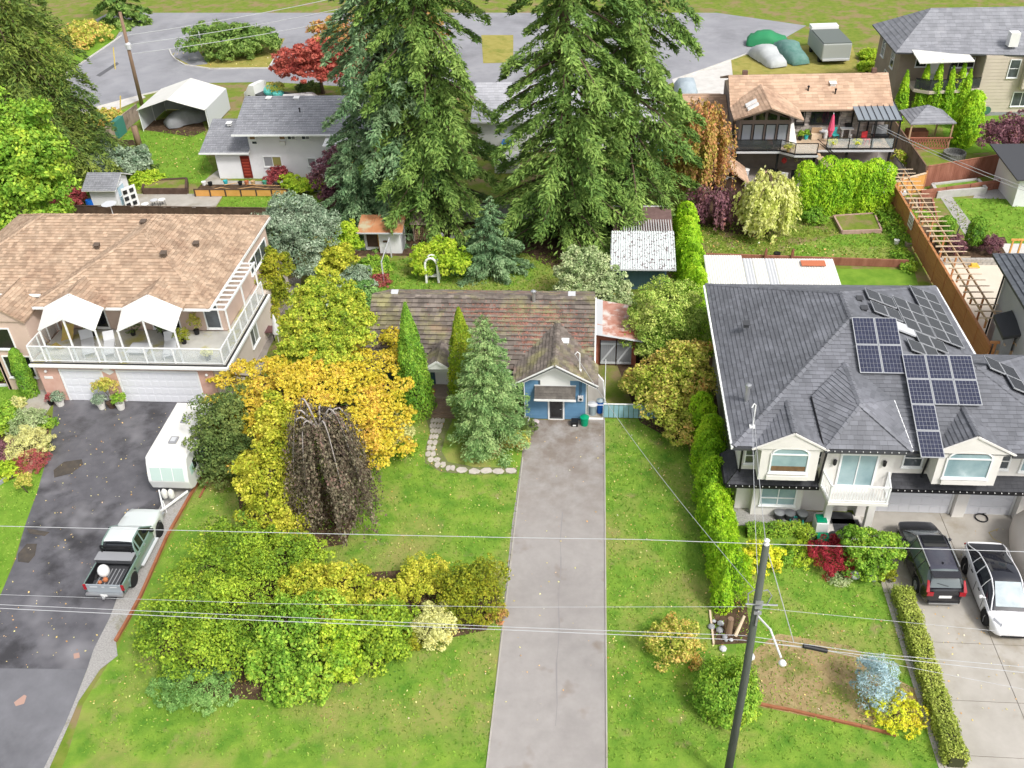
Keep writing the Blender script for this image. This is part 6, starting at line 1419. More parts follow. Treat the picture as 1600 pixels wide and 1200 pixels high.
obj('awning', MB().slab([(28.2, 86.2, 5.2), (33.0, 86.6, 5.2), (32.6, 89.2, 5.7), (28.0, 89.0, 5.7)], .1), FABW, T2)
obj('balcony_post', MB().box(31.0, 31.12, 86.6, 86.72, 2.6, 5.15), BLACKM, T2)
window(T2, (30.1, 89.4, 2.7), (1, 0, 0), .9, 1.9, WHITE, WHITEV, label='white balcony door'); window(T2, (28.9, 89.4, 3.9), (1, 0, 0), .9, .7, GLSD, WHITEV); window(T2, (32.0, 89.4, 3.8), (1, 0, 0), 2.0, .8, GLSD, WHITEV, mull=(.33, .66))
window(T2, (36.4, 87.35, 3.5), (1, 0, 0), .8, 1.5, GLS, WHITEV, hm=(.5,)); window(T2, (37.4, 87.35, .9), (1, 0, 0), 1.5, 1.2, GLS, WHITEV, mull=(.5,))
obj('under_door', MB().box(32.2, 34.1, 89.3, 89.38, .1, 2.2), DARKF, T2); 
for y in (91.0, 94.5): window(T2, (27.4, y + 1, 3.2), (0, -1, 0), 1.0, 1.4, GLS, WHITEV, hm=(.5,)); 
window(T2, (27.4, 93.2, .5), (0, -1, 0), 1.3, 1.9, GLS, WHITEV)
obj('base_course', MB().box(34.2, 46, 87.3, 87.36, 0, .28), GREY, T2)
obj('hose_reel', MB().lathe([(.35, 0), (.35, .12), (.1, .14)], (35.4, 87.2, .5), 12, 'y'), M('hose_green_mat', (0.06, 0.16, 0.10)), T2)
# gazebo
S = thing('gazebo', 'grey hip-roofed gazebo with red lattice panels right of the tall fence', 'gazebo', (28, 80.5, 0))
ap = (27.9, 80.9, 3.3)
cs = [(26.2, 79.1, 2.3), (30.0, 79.3, 2.3), (29.7, 82.5, 2.3), (26.1, 82.4, 2.3)]
for i in range(4): shingles(S, [cs[i], cs[(i + 1) % 4], ap], GREYR, .28, .45, .02, base='roof', thick=.08)
m = MB(); [m.box(c[0] + (28 - c[0]) * .1 - .06, c[0] + (28 - c[0]) * .1 + .06, c[1] + (80.8 - c[1]) * .1 - .06, c[1] + (80.8 - c[1]) * .1 + .06, 0, 2.3) for c in cs]; obj('post', m, WOOD, S)
m = MB()
for i in range(14): x = 26.6 + i * .22; m.bar((x, 79.3, .1), (x + .4, 79.3, 1.0), .02, .05); m.bar((x + .4, 79.31, .1), (x, 79.31, 1.0), .02, .05)
m.box(26.4, 30.0, 79.27, 79.34, .98, 1.06); m.box(26.4, 30.0, 79.27, 79.34, .04, .1); obj('lattice', m, M('red_lattice_mat', (0.42, 0.16, 0.11)), S, kind='stuff'); obj('bench', MB().box(26.8, 28.5, 81, 82, 0, .9), REDF, S)
# grey house on the right edge
S = thing('grey_house', 'grey stucco house with dark tiled roof at the right edge beyond the solar panels', 'house', (26, 48, 0))
m = MB(); m.prism([(22.75, 39.8), (32, 39.8), (32, 49.6), (23.6, 49.6)], 0, 5.3); obj('wall', m, GREYST, S)
dt = dict(course=.3, w=.32, lip=.05, base='roof', thick=.14, edge=DKGREY)
DT = M('dark_tile_mat', (0.10, 0.11, 0.125), (0.14, 0.15, 0.17), 2, .7, island=.2)
shingles(S, [(22.4, 39.3, 5.3), (27, 44, 7.8), (28, 45.5, 7.8), (22.9, 50.4, 5.3)], DT, **dt); shingles(S, [(22.9, 50.4, 5.3), (28, 45.5, 7.8), (34, 50.4, 5.3)], DT, **dt)
m = MB(); m.box(22.5, 23.05, 45.3, 46.6, .0, 3.1); obj('chimney_breast', m, M('grey_breast_mat', (0.33, 0.34, 0.37)), S)
m = MB(); m.slab([(22.3, 45.0, 3.1), (23.3, 45.0, 3.3), (23.3, 47.0, 3.6), (22.3, 46.8, 3.4)], .2); obj('chimney_cap', m, DKGREY, S)
obj('downpipe', MB().tube([(23.4, 49.3, 5.1), (23.35, 49.3, .2)], .06, 6), BLACKM, S); obj('wall_light', MB().box(22.95, 23.15, 47.6, 47.9, 2.2, 2.4), WHITE, S)
# small grey outbuilding, upper right
S = thing('outbuilding', 'white outbuilding with dark roof at the right edge above the lawn', 'shed', (31, 72.5, 0))
m = MB(); m.box(31.3, 36, 68.0, 72.5, 0, 2.3); obj('wall', m, STUCW, S); obj('roof', MB().slab([(30.9, 67.6, 2.35), (36.5, 67.6, 2.35), (36.5, 73.2, 2.9), (30.6, 73.2, 2.9)], .1), DKGREY, S); obj('side_door', MB().box(32.6, 33.5, 67.95, 67.995, .05, 2.0), LGREY, S)
# houses beyond the street, above the picture's top edge
for i, (x, y, w_, lab, rm, wm) in enumerate(((-78, 150, 16, 'brown-roofed house far beyond the rear street at the left', SHAKE2, BEIGE), (-48, 158, 15, 'grey-roofed house far beyond the rear street', GREYR, STUCW), (-12, 160, 16, 'white-walled house far beyond the street behind the firs', GREYR, STUCW), (28, 150, 15, 'beige house far beyond the upper right street', SHAKE2, BEIGE))):
 S = thing('distant_house', lab, 'house', (x, y, 0))
 obj('wall', MB().box(x - w_ / 2, x + w_ / 2, y - 4, y + 4, 0, 3.2), wm, S)
 for sy in (-1, 1): obj('roof', MB().slab([(x - w_ / 2 - .6, y + sy * 4.8, 3.0), (x + w_ / 2 + .6, y + sy * 4.8, 3.0), (x + w_ / 2 + .6, y, 5.4), (x - w_ / 2 - .6, y, 5.4)], .15), rm, S)
 window(S, (x - 5, y - 4, 1), (1, 0, 0), 2, 1.2, GLS, WHITEV, mull=(.5,)); window(S, (x + 2, y - 4, 1), (1, 0, 0), 2, 1.2, GLS, WHITEV, mull=(.5,))

# ================================================================== FENCES, WALLS, PLANTERS
def board_fence(name, label, A, B_, h, mat, bw=.15, post=2.2, gap=.012, rail=True, z0=0.05, cat='fence', postmat=None, h2=None, rng_h=.03, th=.025):
 """upright boards nailed side by side between posts; every board is its own piece"""
 A = Vector((*A[:2], 0)); B_ = Vector((*B_[:2], 0)); L = (B_ - A).length; d = (B_ - A).normalized(); n = Vector((-d.y, d.x, 0)); t = thing(name, label, cat, tuple((A + B_) / 2)); k = int(L / bw)
 rz = math.atan2(d.y, d.x)
 for i in range(k):
  c = A + d * (i + .5) * L / k; hh = (h if h2 is None else h + (h2 - h) * i / k) + random.uniform(-rng_h, rng_h)
  obj('fence_board', MB().obox((c.x + n.x * random.uniform(0, .008), c.y + n.y * random.uniform(0, .008), 0), L / k - gap, th, hh - z0, rz, z0), mat, t)
 m = MB(); q = max(2, int(L / post) + 1)
 for i in range(q):
  c = A + d * L * i / (q - 1) + n * .075; m.obox((c.x, c.y, 0), .1, .1, h * .99, rz, 0)
 obj('fence_post', m, postmat or mat, t)
 if rail:
  m = MB()
  for z in (.3, h - .25): m.bar(tuple(A + n * .045 + Vector((0, 0, z))), tuple(B_ + n * .045 + Vector((0, 0, z))), .04, .08)
  m.bar(tuple(A + Vector((0, 0, h + .045))), tuple(B_ + Vector((0, 0, (h2 or h) + .045))), .1, .035); obj('fence_rail', m, postmat or mat, t)
 return t
def plank_fence(name, label, A, B_, h, mat, rows=5, post=2.2, cat='fence', posts_proud=True):
 A = Vector((*A[:2], 0)); B_ = Vector((*B_[:2], 0)); L = (B_ - A).length; d = (B_ - A).normalized(); n = Vector((-d.y, d.x, 0)); t = thing(name, label, cat, tuple((A + B_) / 2)); q = int(round(L / post)); rz = math.atan2(d.y, d.x)
 for i in range(q):
  a = A + d * L * i / q; c = A + d * L * (i + .5) / q
  for r in range(rows): z0 = .08 + r * (h - .1) / rows; obj('fence_plank', MB().obox((c.x, c.y, 0), L / q - .11, .03, (h - .1) / rows - .015, rz, z0), mat, t)
  obj('fence_post', MB().obox((a.x, a.y, 0), .1, .1, h + .05, rz, 0), mat, t)
 obj('fence_post', MB().obox((B_.x, B_.y, 0), .1, .1, h + .05, rz, 0), mat, t)
 m = MB(); m.bar(tuple(A + Vector((0, 0, h + .075))), tuple(B_ + Vector((0, 0, h + .075))), .16, .04); obj('fence_cap', m, mat, t)
 return t
CF = plank_fence('cedar_fence', 'long orange-brown cedar fence with level planks between the two right-hand gardens', (22.25, 46.0), (22.3, 69.0), 1.8, CEDARF, 6, 2.1)
PG = thing('fence_pergola', 'open timber pergola of pointed rafters running along the cedar fence', 'pergola', (22.8, 58, 0))
m = MB()
for x in (22.45, 23.15): obj('beam', MB().bar((x, 47.6, 2.45), (x, 69.2, 2.45), .06, .12), WOOD, PG)
for i in range(30):
 y = 47.8 + i * .73; r_ = MB(); r_.add([(22.0, y - .025, 2.53), (22.0, y + .025, 2.53), (22.0, y + .025, 2.62), (22.0, y - .025, 2.62), (23.75, y - .02, 2.58), (23.75, y + .02, 2.58), (23.75, y + .02, 2.62), (23.75, y - .02, 2.62)], [(0, 3, 2, 1), (4, 5, 6, 7), (0, 1, 5, 4), (1, 2, 6, 5), (2, 3, 7, 6), (3, 0, 4, 7)]); obj('rafter', r_, PALEW, PG)
for i in range(9): y = 47.8 + i * 2.65; obj('post', MB().box(22.42, 22.52, y - .05, y + .05, 1.9, 2.4).box(23.1, 23.2, y - .05, y + .05, 0, 2.4), CEDARF, PG)
GA = thing('timber_arbour', 'orange timber arbour and gate enclosure at the near end of the cedar fence', 'arbour', (23.0, 45.2, 0))
m = MB(); [m.box(x - .06, x + .06, y - .06, y + .06, 0, 2.3) for x in (22.3, 24.6) for y in (45.6,)]; m.bar((22.0, 45.6, 2.35), (25.2, 45.6, 2.35), .1, .14); obj('frame', m, CEDARF, GA)
for i in range(4): obj('rafter', MB().bar((22.6 + i * .6, 45.1, 2.46), (22.6 + i * .6, 46.2, 2.46), .05, .08), PALEW, GA)
for r in range(6): obj('plank', MB().box(22.35, 24.55, 45.3, 45.34, .1 + r * .25, .33 + r * .25), CEDARF, GA)
for r in range(6): obj('plank', MB().box(24.6, 24.64, 43.0, 45.3, .1 + r * .25, .33 + r * .25), CEDARF, GA)
obj('lattice', MB().box(22.35, 24.55, 45.36, 45.39, 1.65, 1.95), WOOD, GA)
# orange panel fence across the top
a, b = G(1384, 315), G(1441, 300)
t = thing('panel_fence', 'orange timber panel fence at the top of the cedar fence', 'fence', ((a[0] + b[0]) / 2, (a[1] + b[1]) / 2, 0)); A, B_ = Vector(a), Vector(b)
for i in range(2):
 p = A.lerp(B_, i / 2 + .02); q = A.lerp(B_, (i + 1) / 2 - .02); obj('fence_panel', MB().bar((p.x, p.y, .85), (q.x, q.y, .85), .04, 1.4), ORANGE, t); obj('panel_trim', MB().bar((p.x, p.y - .02, 1.6), (q.x, q.y - .02, 1.6), .1, .1), PALEW, t)
for i in range(3): p = A.lerp(B_, i / 2); obj('fence_post', MB().box(p.x - .06, p.x + .06, p.y - .06, p.y + .06, 0, 1.75), CEDARF, t)
a, b = G(1443, 293), G(1590, 268)
board_fence('redwood_fence', 'dark redwood board fence between the purple plum tree and the raised beds', a, b, 1.75, REDF, .17, 2.4)
a, b = G(1436, 312), G(1588, 291)
t = thing('retaining_wall', 'low dark timber retaining wall below the redwood fence', 'wall', (a[0], a[1], 0)); A, B_ = Vector(a), Vector(b)
for r in range(3):
 for i in range(4): p = A.lerp(B_, i / 4 + .003); q = A.lerp(B_, (i + 1) / 4 - .003); obj('timber', MB().bar((p.x, p.y, .14 + r * .25), (q.x, q.y, .14 + r * .25), .14, .23), REDF, t)
a, b = (25.2, 87.5), (25.3, 70.8)
board_fence('tall_board_fence', 'tall weathered board fence between the brown house and the gazebo', a, b, 2.1, OLDF, .16, 2.2, postmat=M('fence_frame_mat', (0.20, 0.12, 0.08)))
board_fence('lattice_fence', 'short pale board fence beside the round white table', (24.0, 76.5), (24.2, 70.2), 1.3, M('pale_fence_mat', (0.45, 0.42, 0.40), (0.55, 0.52, 0.5), 2, .9, island=.15), .5, 1.6, postmat=BLACKM)
board_fence('street_fence', 'weathered grey-brown board fence along the rear street corner', (-45.7, 79.7), (-45.3, 87.6), 1.5, OLDF, .17, 2.3)
board_fence('street_fence', 'short dark board fence above the grey-green corner bush', (-45.6, 79.6), (-42.6, 79.9), .8, DARKF, .17, 1.4)
one('green_cover', MB().box(-45.7, -45.2, 82.5, 84.2, 0, 1.6), M('fence_net_mat', (0.05, 0.20, 0.16)), 'dark green netting hanging on the street fence', 'cover')
board_fence('back_fence', 'dark brown back fence left of the tall firs', (-22.5, 64.3), (-16.2, 64.3), 1.6, DARKF, .22, 2.0)
board_fence('back_fence', 'grey weathered back fence behind the log store and fir trunks', (-13.5, 64.9), (-3.2, 65.1), 1.55, M('silver_fence_mat', (0.36, 0.34, 0.35), (0.46, 0.44, 0.45), 2, .9, island=.15), .22, 1.6, postmat=BLACKM)
board_fence('back_fence', 'brown back fence behind the left house roof', (-41.5, 65.6), (-22.6, 65.2), 1.0, DARKF, .3, 2.4)
# low teal fence
t = board_fence('teal_fence', 'low pale teal board fence between the garage and the autumn shrub', (.62, 41.0), (3.6, 41.0), .96, TEALF, .25, 1.6, gap=.03, rail=False)
obj('fence_cap', MB().box(.6, 3.62, 40.94, 41.03, .965, .995), WHITE, t)
wg = thing('wire_gate', 'white tube frame gate between the garage corner and the teal fence', 'gate', (.15, 40.9, 0))
obj('frame', MB().tube([(-.25, 40.88, .08), (.58, 40.88, .08), (.58, 40.88, .98), (-.25, 40.88, .98), (-.25, 40.88, .08)], .022, 6), WHITE, wg); obj('sill_board', MB().box(-.28, .6, 40.8, 40.86, 0, .07), WHITE, wg)
m = MB(); m.tube([(.66, 41.2, 0), (.66, 41.2, .98), (.72, 45.3, .98)], .022, 6); one('hand_rail', m, WHITE, 'thin white rail beside the grass strip right of the garage', 'rail')
# timber edgings
def edging(label, pts, mat, w=.12, h=.14, name='timber_edging'):
 t = thing(name, label, 'edging', G(*pts[0]))
 for a, b in zip(pts[:-1], pts[1:]):
  p, q = G(*a), G(*b); L = math.dist(p, q); k = max(1, int(L / 2.4))
  for i in range(k):
   s0, s1 = i / k + .004, (i + 1) / k - .004; obj('timber', MB().bar((p[0] + (q[0] - p[0]) * s0, p[1] + (q[1] - p[1]) * s0, h / 2), (p[0] + (q[0] - p[0]) * s1, p[1] + (q[1] - p[1]) * s1, h / 2), w, h), mat, t)
 return t
edging('rust-brown timber edging between the gravel strip and the lawn', [(319, 738), (262, 838), (220, 933), (199, 972), (181, 1003)], RUST)
edging('short red-brown timber lying on the lawn beside the trailer', [(326, 752), (312, 778)], RUST, .09, .08)
edging('brown timber edging along the bottom of the mulch bed', [(1168, 1098), (1240, 1112), (1345, 1136), (1400, 1150)], RUST, .1, .12)
edging('pale timber edging beside the rubble under the long hedge end', [(1109, 955), (1115, 1008)], PALEW, .08, .1)
edging('grey timber border in front of the yellow hostas', [(-20, 772), (0, 757), (33, 735)], GREY, .14, .18)
edging('curved stone edging of the bed under the left house', [(-20, 604), (30, 602), (58, 599)], LGREY, .16, .12)
t = thing('log', 'split log lying beside the burgundy maple in the left bed', 'log', G(45, 735)); a, b = G(58, 718), G(46, 742); obj('log', MB().tube([(a[0], a[1], .16), (b[0], b[1], .16)], .16, 10), WOOD, t)
one('grass_band', MB().bar((7.1, 59.2, .3), (21.2, 58.4, .3), .12, .55), REDF, 'long dark red retaining board at the back of the weedy garden', 'wall')
for (x, lab) in ((11.7, 'left pointed post on the dark red retaining board'), (13.5, 'right pointed post on the dark red retaining board')): one('post', MB().box(x - .08, x + .08, 58.7, 58.85, .1, 1.0).lathe([(.1, 1.0), (.01, 1.25)], (x, 58.77, 0), 4), REDF, lab, 'post')
GW = thing('block_wall', 'low grey block wall in front of the clipped topiary', 'wall', (26, 58, 0)); a, b = Vector(G(1460, 413)), Vector(G(1640, 413))
for r in range(2):
 for i in range(24): p = a.lerp(b, (i + .03 + .5 * (r % 2)) / 24.5); q = a.lerp(b, (i + .97 + .5 * (r % 2)) / 24.5); obj('block', MB().bar((p.x, p.y, .12 + .22 * r), (q.x, q.y, .12 + .22 * r), .25, .2), M('wall_block_mat', (0.36, 0.34, 0.31), (0.45, 0.43, 0.40), 3, .9, island=.12), GW)
def planter(label, pts, h, mat, soil=SOIL, w=.12, name='raised_bed', cat='raised bed'):
 p = G2(pts); t = thing(name, label, cat, (p[0][0], p[0][1], 0)); obj('soil', MB().prism(p, 0, h * .8), soil, t)
 for a, b in zip(p, p[1:] + p[:1]): obj('side_board', MB().bar((*a, h / 2), (*b, h / 2), w, h), mat, t)
 return t
planter('long grey stone raised bed with weeds below the redwood fence', [(1462, 309), (1538, 303), (1525, 289), (1455, 297)], .55, M('stone_bed_mat', (0.40, 0.39, 0.37), (0.48, 0.47, 0.45), 3, .9), GRASS, .25)
planter('left timber vegetable bed beside the pergola fence', [(1410, 350), (1435, 350), (1430, 315), (1405, 316)], .35, OLDF); planter('right timber vegetable bed beside the pergola fence', [(1440, 348), (1463, 348), (1455, 314), (1435, 315)], .35, REDF)
planter('lower timber bed with green seedlings', [(1415, 385), (1458, 385), (1452, 358), (1412, 358)], .25, OLDF)
planter('square weedy raised bed in the middle of the rear garden', [(1315, 366), (1376, 364), (1365, 338), (1302, 342)], .3, M('pinkish_board_mat', (0.40, 0.25, 0.22), (0.48, 0.33, 0.28), 3, .9), ROUGH)
planter('timber stepped planter by the rear lawn, left', [(225, 303), (293, 303), (293, 286), (228, 290)], .5, DARKF, ROUGH, .2)
pl = thing('long_planter', 'long planter with orange timber front panels full of garden pots', 'planter', G(380, 300)); A, B_ = Vector(G(306, 307)), Vector(G(450, 307))
obj('trough', MB().bar((A.x, A.y + .75, .22), (B_.x, B_.y + .75, .22), 1.4, .4), SOIL, pl)
for i in range(6): p = A.lerp(B_, i / 6 + .008); q = A.lerp(B_, (i + 1) / 6 - .008); obj('front_panel', MB().bar((p.x, p.y, .32), (q.x, q.y, .32), .06, .55), ORANGE, pl)
for i in range(7): p = A.lerp(B_, i / 6); obj('post', MB().box(p.x - .05, p.x + .05, p.y - .07, p.y + .03, 0, .68), DARKF, pl)
obj('top_rail', MB().bar((A.x, A.y, .635), (B_.x, B_.y, .635), .12, .06), DARKF, pl)
pc_ = [((318, 300), WHITE, 'white pot at the left end of the orange planter'), ((328, 301), BLACK, 'black pot second from left in the orange planter'), ((352, 298), M('teal_pot_mat', (0.05, 0.42, 0.45)), 'turquoise pot in the orange planter'), ((375, 300), BLACK, 'black pot beside the brown pots in the orange planter'), ((385, 299), TERRA, 'terracotta pot in the middle of the orange planter'), ((395, 299), M('tan_pot_mat', (0.5, 0.35, 0.18)), 'tan pot in the orange planter'), ((413, 299), M('green_pot_mat', (0.08, 0.32, 0.22)), 'green watering pot in the orange planter'), ((432, 300), DKGREY, 'dark grey pot near the right end of the orange planter'), ((440, 300), WHITE, 'pale pot at the right end of the orange planter')]
for (p, mt, lab) in pc_:
 w_ = G(p[0], p[1]); one('garden_pot', MB().lathe([(.14, 0), (.2, .3), (.17, .3), (.16, .22)], (w_[0], w_[1] + .45, .43), 12), mt, lab, 'flower pot', group='pots in the orange planter')
m = MB(); hp = [G(x, y, .5) for x, y in ((325, 297), (345, 293), (365, 296), (395, 292), (420, 295), (450, 295), (440, 290), (400, 289), (370, 286), (350, 289))]; one('garden_hose', MB().tube(hp, .03, 5), M('hose_tan_mat', (0.6, 0.36, 0.16)), 'tan garden hose looping over the orange planter', 'hose')
m = MB(); a, b = G(1304, 330), G(1372, 325); m.bar((a[0], a[1], 1.25), (b[0], b[1], 1.3), .09, .09); m.box(b[0] - .05, b[0] + .05, b[1] - .05, b[1] + .05, 0, 1.3); m.box(a[0] - .04, a[0] + .04, a[1] - .04, a[1] + .04, 0, 1.25); one('timber_rail', m, PALEW, 'pale timber rail on posts in front of the terrace hedge', 'rail')
m = MB(); a, b = G(600, 440), G(612, 402); m.box(a[0] - .04, a[0] + .04, a[1] - .04, a[1] + .04, 0, 1.6); m.box(b[0] - .04, b[0] + .04, b[1] - .04, b[1] + .04, 0, 1.6); m.bar((a[0], a[1], 1.55), (b[0], b[1], 1.55), .05, .05); one('clothes_line_frame', m, LGREY, 'thin grey frame standing on the bungalow back lawn', 'frame')
# white garden arch
ga = thing('garden_arch', 'white oval-topped garden arch under the yellow-lime shrub', 'garden arch', G(676, 440)); c = G(676, 442)
m = MB(); arc = [(c[0] + .42 * cos(a), c[1], 1.35 + .55 * sin(a)) for a in np.linspace(0, pi, 9)]
m.tube([(c[0] + .42, c[1], 0)] + arc + [(c[0] - .42, c[1], 0)], .08, 6); m.tube([(c[0] + .42, c[1] + .5, 0)] + [(p[0], p[1] + .5, p[2]) for p in arc] + [(c[0] - .42, c[1] + .5, 0)], .06, 6)
for p in arc[1::2]: m.tube([p, (p[0], p[1] + .5, p[2])], .03, 5)
m.box(c[0] - .4, c[0] + .4, c[1] + .1, c[1] + .45, .4, .46); obj('frame', m, WHITE, ga)
# trellis ornament on the fence, terrace arbour
m = MB(); [m.box(22.15, 22.2, 62.0 + i * .3, 62.06 + i * .3, 1.0, 1.9) for i in range(4)]; [m.box(22.14, 22.2, 62.0, 62.96, z, z + .06) for z in (1.0, 1.3, 1.6, 1.9)]; one('white_trellis', m, WHITE, 'small white lattice square fixed to the cedar fence', 'trellis')
m = MB(); a = G(1572, 410); 
for dx in (0, .55): m.box(a[0] + dx, a[0] + dx + .1, a[1], a[1] + .1, 0, 1.7)
m.bar((a[0] - .1, a[1] + .05, 1.7), (a[0] + 1.6, a[1] + .05, 1.7), .08, .12); one('timber_arch', m, ORANGE, 'orange timber arch at the right end of the block wall', 'arch')
m = MB(); a = G(1489, 382); m.tube([(a[0], a[1], 0), (a[0] + .15, a[1], 1.5)], .05, 6); one('garden_stake', m, GREY, 'thin grey stake rising behind the purple ball bush', 'stake')

# ================================================================== POLES AND WIRES
PY = 19.6
PX = AY(1151, 1128, PY)[0]
up_ = thing('utility_pole', 'dark leaning-looking utility pole on the right front lawn', 'utility pole', (PX, PY, 0))
top = AY(1197, 852, PY)
obj('pole', MB().tube([(PX, PY, 0), (PX + .02, PY, top[2] * .5), (top[0], PY, top[2])], [.15, .13, .105], 14), POLEM, up_, smooth=True)
m = MB(); m.lathe([(.06, 0), (.09, .06), (.06, .14), (.09, .2), (.03, .26)], top, 10); obj('insulator', m, WHITE, up_)
q = AY(1170, 940, PY); z1 = q[2]; q2 = AY(1165, 995, PY); z2 = q2[2]
m = MB(); m.tube([(PX + 0.03, PY - .14, z1 - .9), (PX + 0.03, PY - .15, z1 - .2)], .03, 6); m.tube([(PX + -0.27, PY, z1 - .1), (PX + -0.32, PY, z1 + .35), (PX + -0.12, PY, z1 + .55), (PX + -0.02, PY, z1 + .3)], .022, 6); m.tube([(PX + 0.28, PY, z1 - .1), (PX + 0.38, PY, z1 + .3), (PX + 0.23, PY, z1 + .55), (PX + 0.11, PY, z1 + .5)], .022, 6); m.tube([(PX + -0.37, PY - .1, z1), (PX + 0.58, PY - .1, z1)], .03, 6); obj('bracket', m, METAL, up_)
m = MB(); m.tube([(PX + 0.05, PY - .12, z1 - .5), (PX + 0.33, PY - .7, z1 - .4), (PX + 0.53, PY - 1.6, z1 - .55)], .035, 6); obj('lamp_arm', m, WHITE, up_)
m = MB(); m.lathe([(.02, .1), (.08, .08), (.12, 0), (.08, -.06), (.02, -.07)], (PX + 0.55, PY - 1.75, z1 - .6), 12); obj('lamp_head', m, WHITE, up_, smooth=True)
m = MB(); [m.box(PX - .1, PX + .12, PY - .2, PY - .14, z1 + dz, z1 + dz + .12) for dz in (-.35, -.1, .1)]; obj('pole_band', m, METAL, up_)
WIRE = M('wire_mat', (0.48, 0.49, 0.51), rough=.5); WIRED = M('dark_wire_mat', (0.10, 0.10, 0.11), rough=.5)
def wire(label, pts, r=.016, mat=None, ext=True):
 P = [AY(x, y, PY) for x, y in pts]
 if ext:
  P = [(P[0][0] * 1 - 30, PY, P[0][2] + .6)] + P + [(P[-1][0] + 30, PY, P[-1][2] + .6)]
 return one('power_line', MB().tube(P, r * .55, 5), mat or WIRE, label, 'power line')
wire('topmost wire across the picture, fixed to the pole tip', [(0, 822), (420, 832), (800, 840), (1000, 843), (1195, 850), (1400, 856), (1600, 862)], .018)
wire('single thin wire, second from the top', [(0, 929), (420, 943), (800, 948.6), (1166, 948), (1360, 967), (1600, 990)], .011)
wire('upper wire of the close lower pair', [(0, 944.7), (420, 963), (800, 980), (1163, 993), (1360, 1021), (1600, 1042)], .017)
wire('lower wire of the close lower pair', [(0, 950.5), (420, 970), (800, 984.5), (1160, 1000), (1360, 1025), (1600, 1051)], .02)
wire('faint third strand that sags away from the lower pair on the right', [(1163, 1001), (1270, 1012), (1360, 1031), (1600, 1077)], .012, ext=False)
s = AY(1255, 1009, PY); e = AY(1292, 1017, PY); one('cable_splice', MB().tube([s, e], .075, 10), BLACK, 'black cable splice case hanging on the lower wires', 'cable splice')
def line(label, p, q, r=.012, sag=.6, mat=None, n=10, name='service_wire'):
 p, q = Vector(p), Vector(q); P = [p.lerp(q, t / n) - Vector((0, 0, sag * 4 * (t / n) * (1 - t / n))) for t in range(n + 1)]; return one(name, MB().tube([tuple(v) for v in P], r, 5), mat or WIRE, label, 'wire')
line('service wire from the pole to the bungalow mast', (PX, PY, z1 + .3), (-.98, 40.9, 4.3), .011, .5)
line('service wire from the pole to the cream house mast', (PX, PY, z1 + .3), (6.95, 33.2, 6.9), .011, .35)
line('wire from the pole tip to the cream house mast', (top[0], PY, top[2]), (7.0, 33.2, 6.9), .012, .2)
line('stay wire from the pole tip to the lower wires', (top[0], PY, top[2]), AY(1240, 1003, PY), .014, 0)
# rear poles
ry = 91.5; pt = AY(190, 52, ry); rp = thing('utility_pole', 'brown wooden utility pole at the rear street corner', 'utility pole', (-46.75, ry, 0)); obj('pole', MB().tube([(-46.75, ry, 0), (pt[0] + .4, ry, pt[2] + 2)], [.2, .15], 10), POLEB, rp, smooth=True)
m = MB(); c = AY(196, 72, ry); m.lathe([(.25, 0), (.3, .5), (.1, .7)], (c[0] + .3, ry, c[2] - .3), 12); obj('transformer', m, LGREY, rp)
sp = thing('cut_pole', 'cut-off brown pole stump standing on the rear lawn', 'pole', (-42.35, 80.3, 0)); tt = AY(209, 197, 80.3); obj('pole', MB().tube([(-42.35, 80.3, 0), (tt[0], 80.3, tt[2])], [.3, .27], 12), POLEB, sp, smooth=True)
for (a, b), (c, d), lab in (((180, 108), (177, 74), 'yellow guy-wire sleeve left of the rear pole'), ((188, 184), (188, 150), 'yellow guy-wire sleeve on the verge by the rear pole')):
 g = G(a, b); t_ = AY(c, d, g[1]); one('guy_sleeve', MB().tube([g, t_], .06, 6), M('yellow_sleeve_mat', (0.72, 0.55, 0.12)), lab, 'guy wire')
pz_ = pt[2]
for i, (x2, y2, z2_, lab) in enumerate(((-5, 103, 12.5, 'upper rear street wire'), (-5, 103, 11.2, 'middle rear street wire'), (-5, 103, 10.0, 'lower rear street wire'))): line(lab, (-46.3, ry, pz_ - .2 - i * .9), (x2, y2, z2_), .03, .8)
st_ = thing('street_sign_post', 'thin grey post on the traffic island', 'post', G(320, 93)); g = G(320, 93); obj('post', MB().tube([g, (g[0], g[1], 3.2)], .05, 6), LGREY, st_)
a = G(1000, 20); 
wA, wB = (22.4, 68.6, 3.2), (33.0, 44.0, 6.5)
line('upper pale wire crossing the rear right gardens', (21.5, 72.0, 4.9), (34, 50.0, 6.3), .018, .6); line('lower pale wire crossing the rear right gardens', (21.4, 72.0, 4.75), (34, 49.6, 6.1), .018, .6)

# ------------------------------------------------------------------ planting, front gardens
# the layered yellow maple and the green-gold tree behind it
pads = []
for gy_ in range(505, 740, 24):
 for gx_ in range(340, 650, 30):
  qx, qy = gx_ + random.uniform(-11, 11) + (15 if (gy_ // 24) % 2 else 0), gy_ + random.uniform(-8, 8)
  top_ = 560 if qx < 440 else 575 - (qx - 440) * .42
  if qy < top_ or qx > 628 or (qx > 450 and qx < 560 and qy > 655) or (qx < 450 and qy > 735 - abs(qx - 380) * .6) or (qx > 590 and qy > 712) or random.random() < .04: continue
  z_ = 5.2 - 3.6 * min(1, (((qx - 500) / 165) ** 2 + max(0, (qy - 590) / 150) ** 2))
  pads.append((qx, qy, max(1.2, z_), random.uniform(.55, .95), random.uniform(.5, .85), random.uniform(.16, .3)))
plant('maple_tree', 'wide orange-yellow Japanese maple behind the drooping copper tree', 'tree', (485, 690), pads, 36000, 0.085, L_YEL, trunk=(2.4, .2), sub=.42, flat=.6, asp=.7, shell=.7)
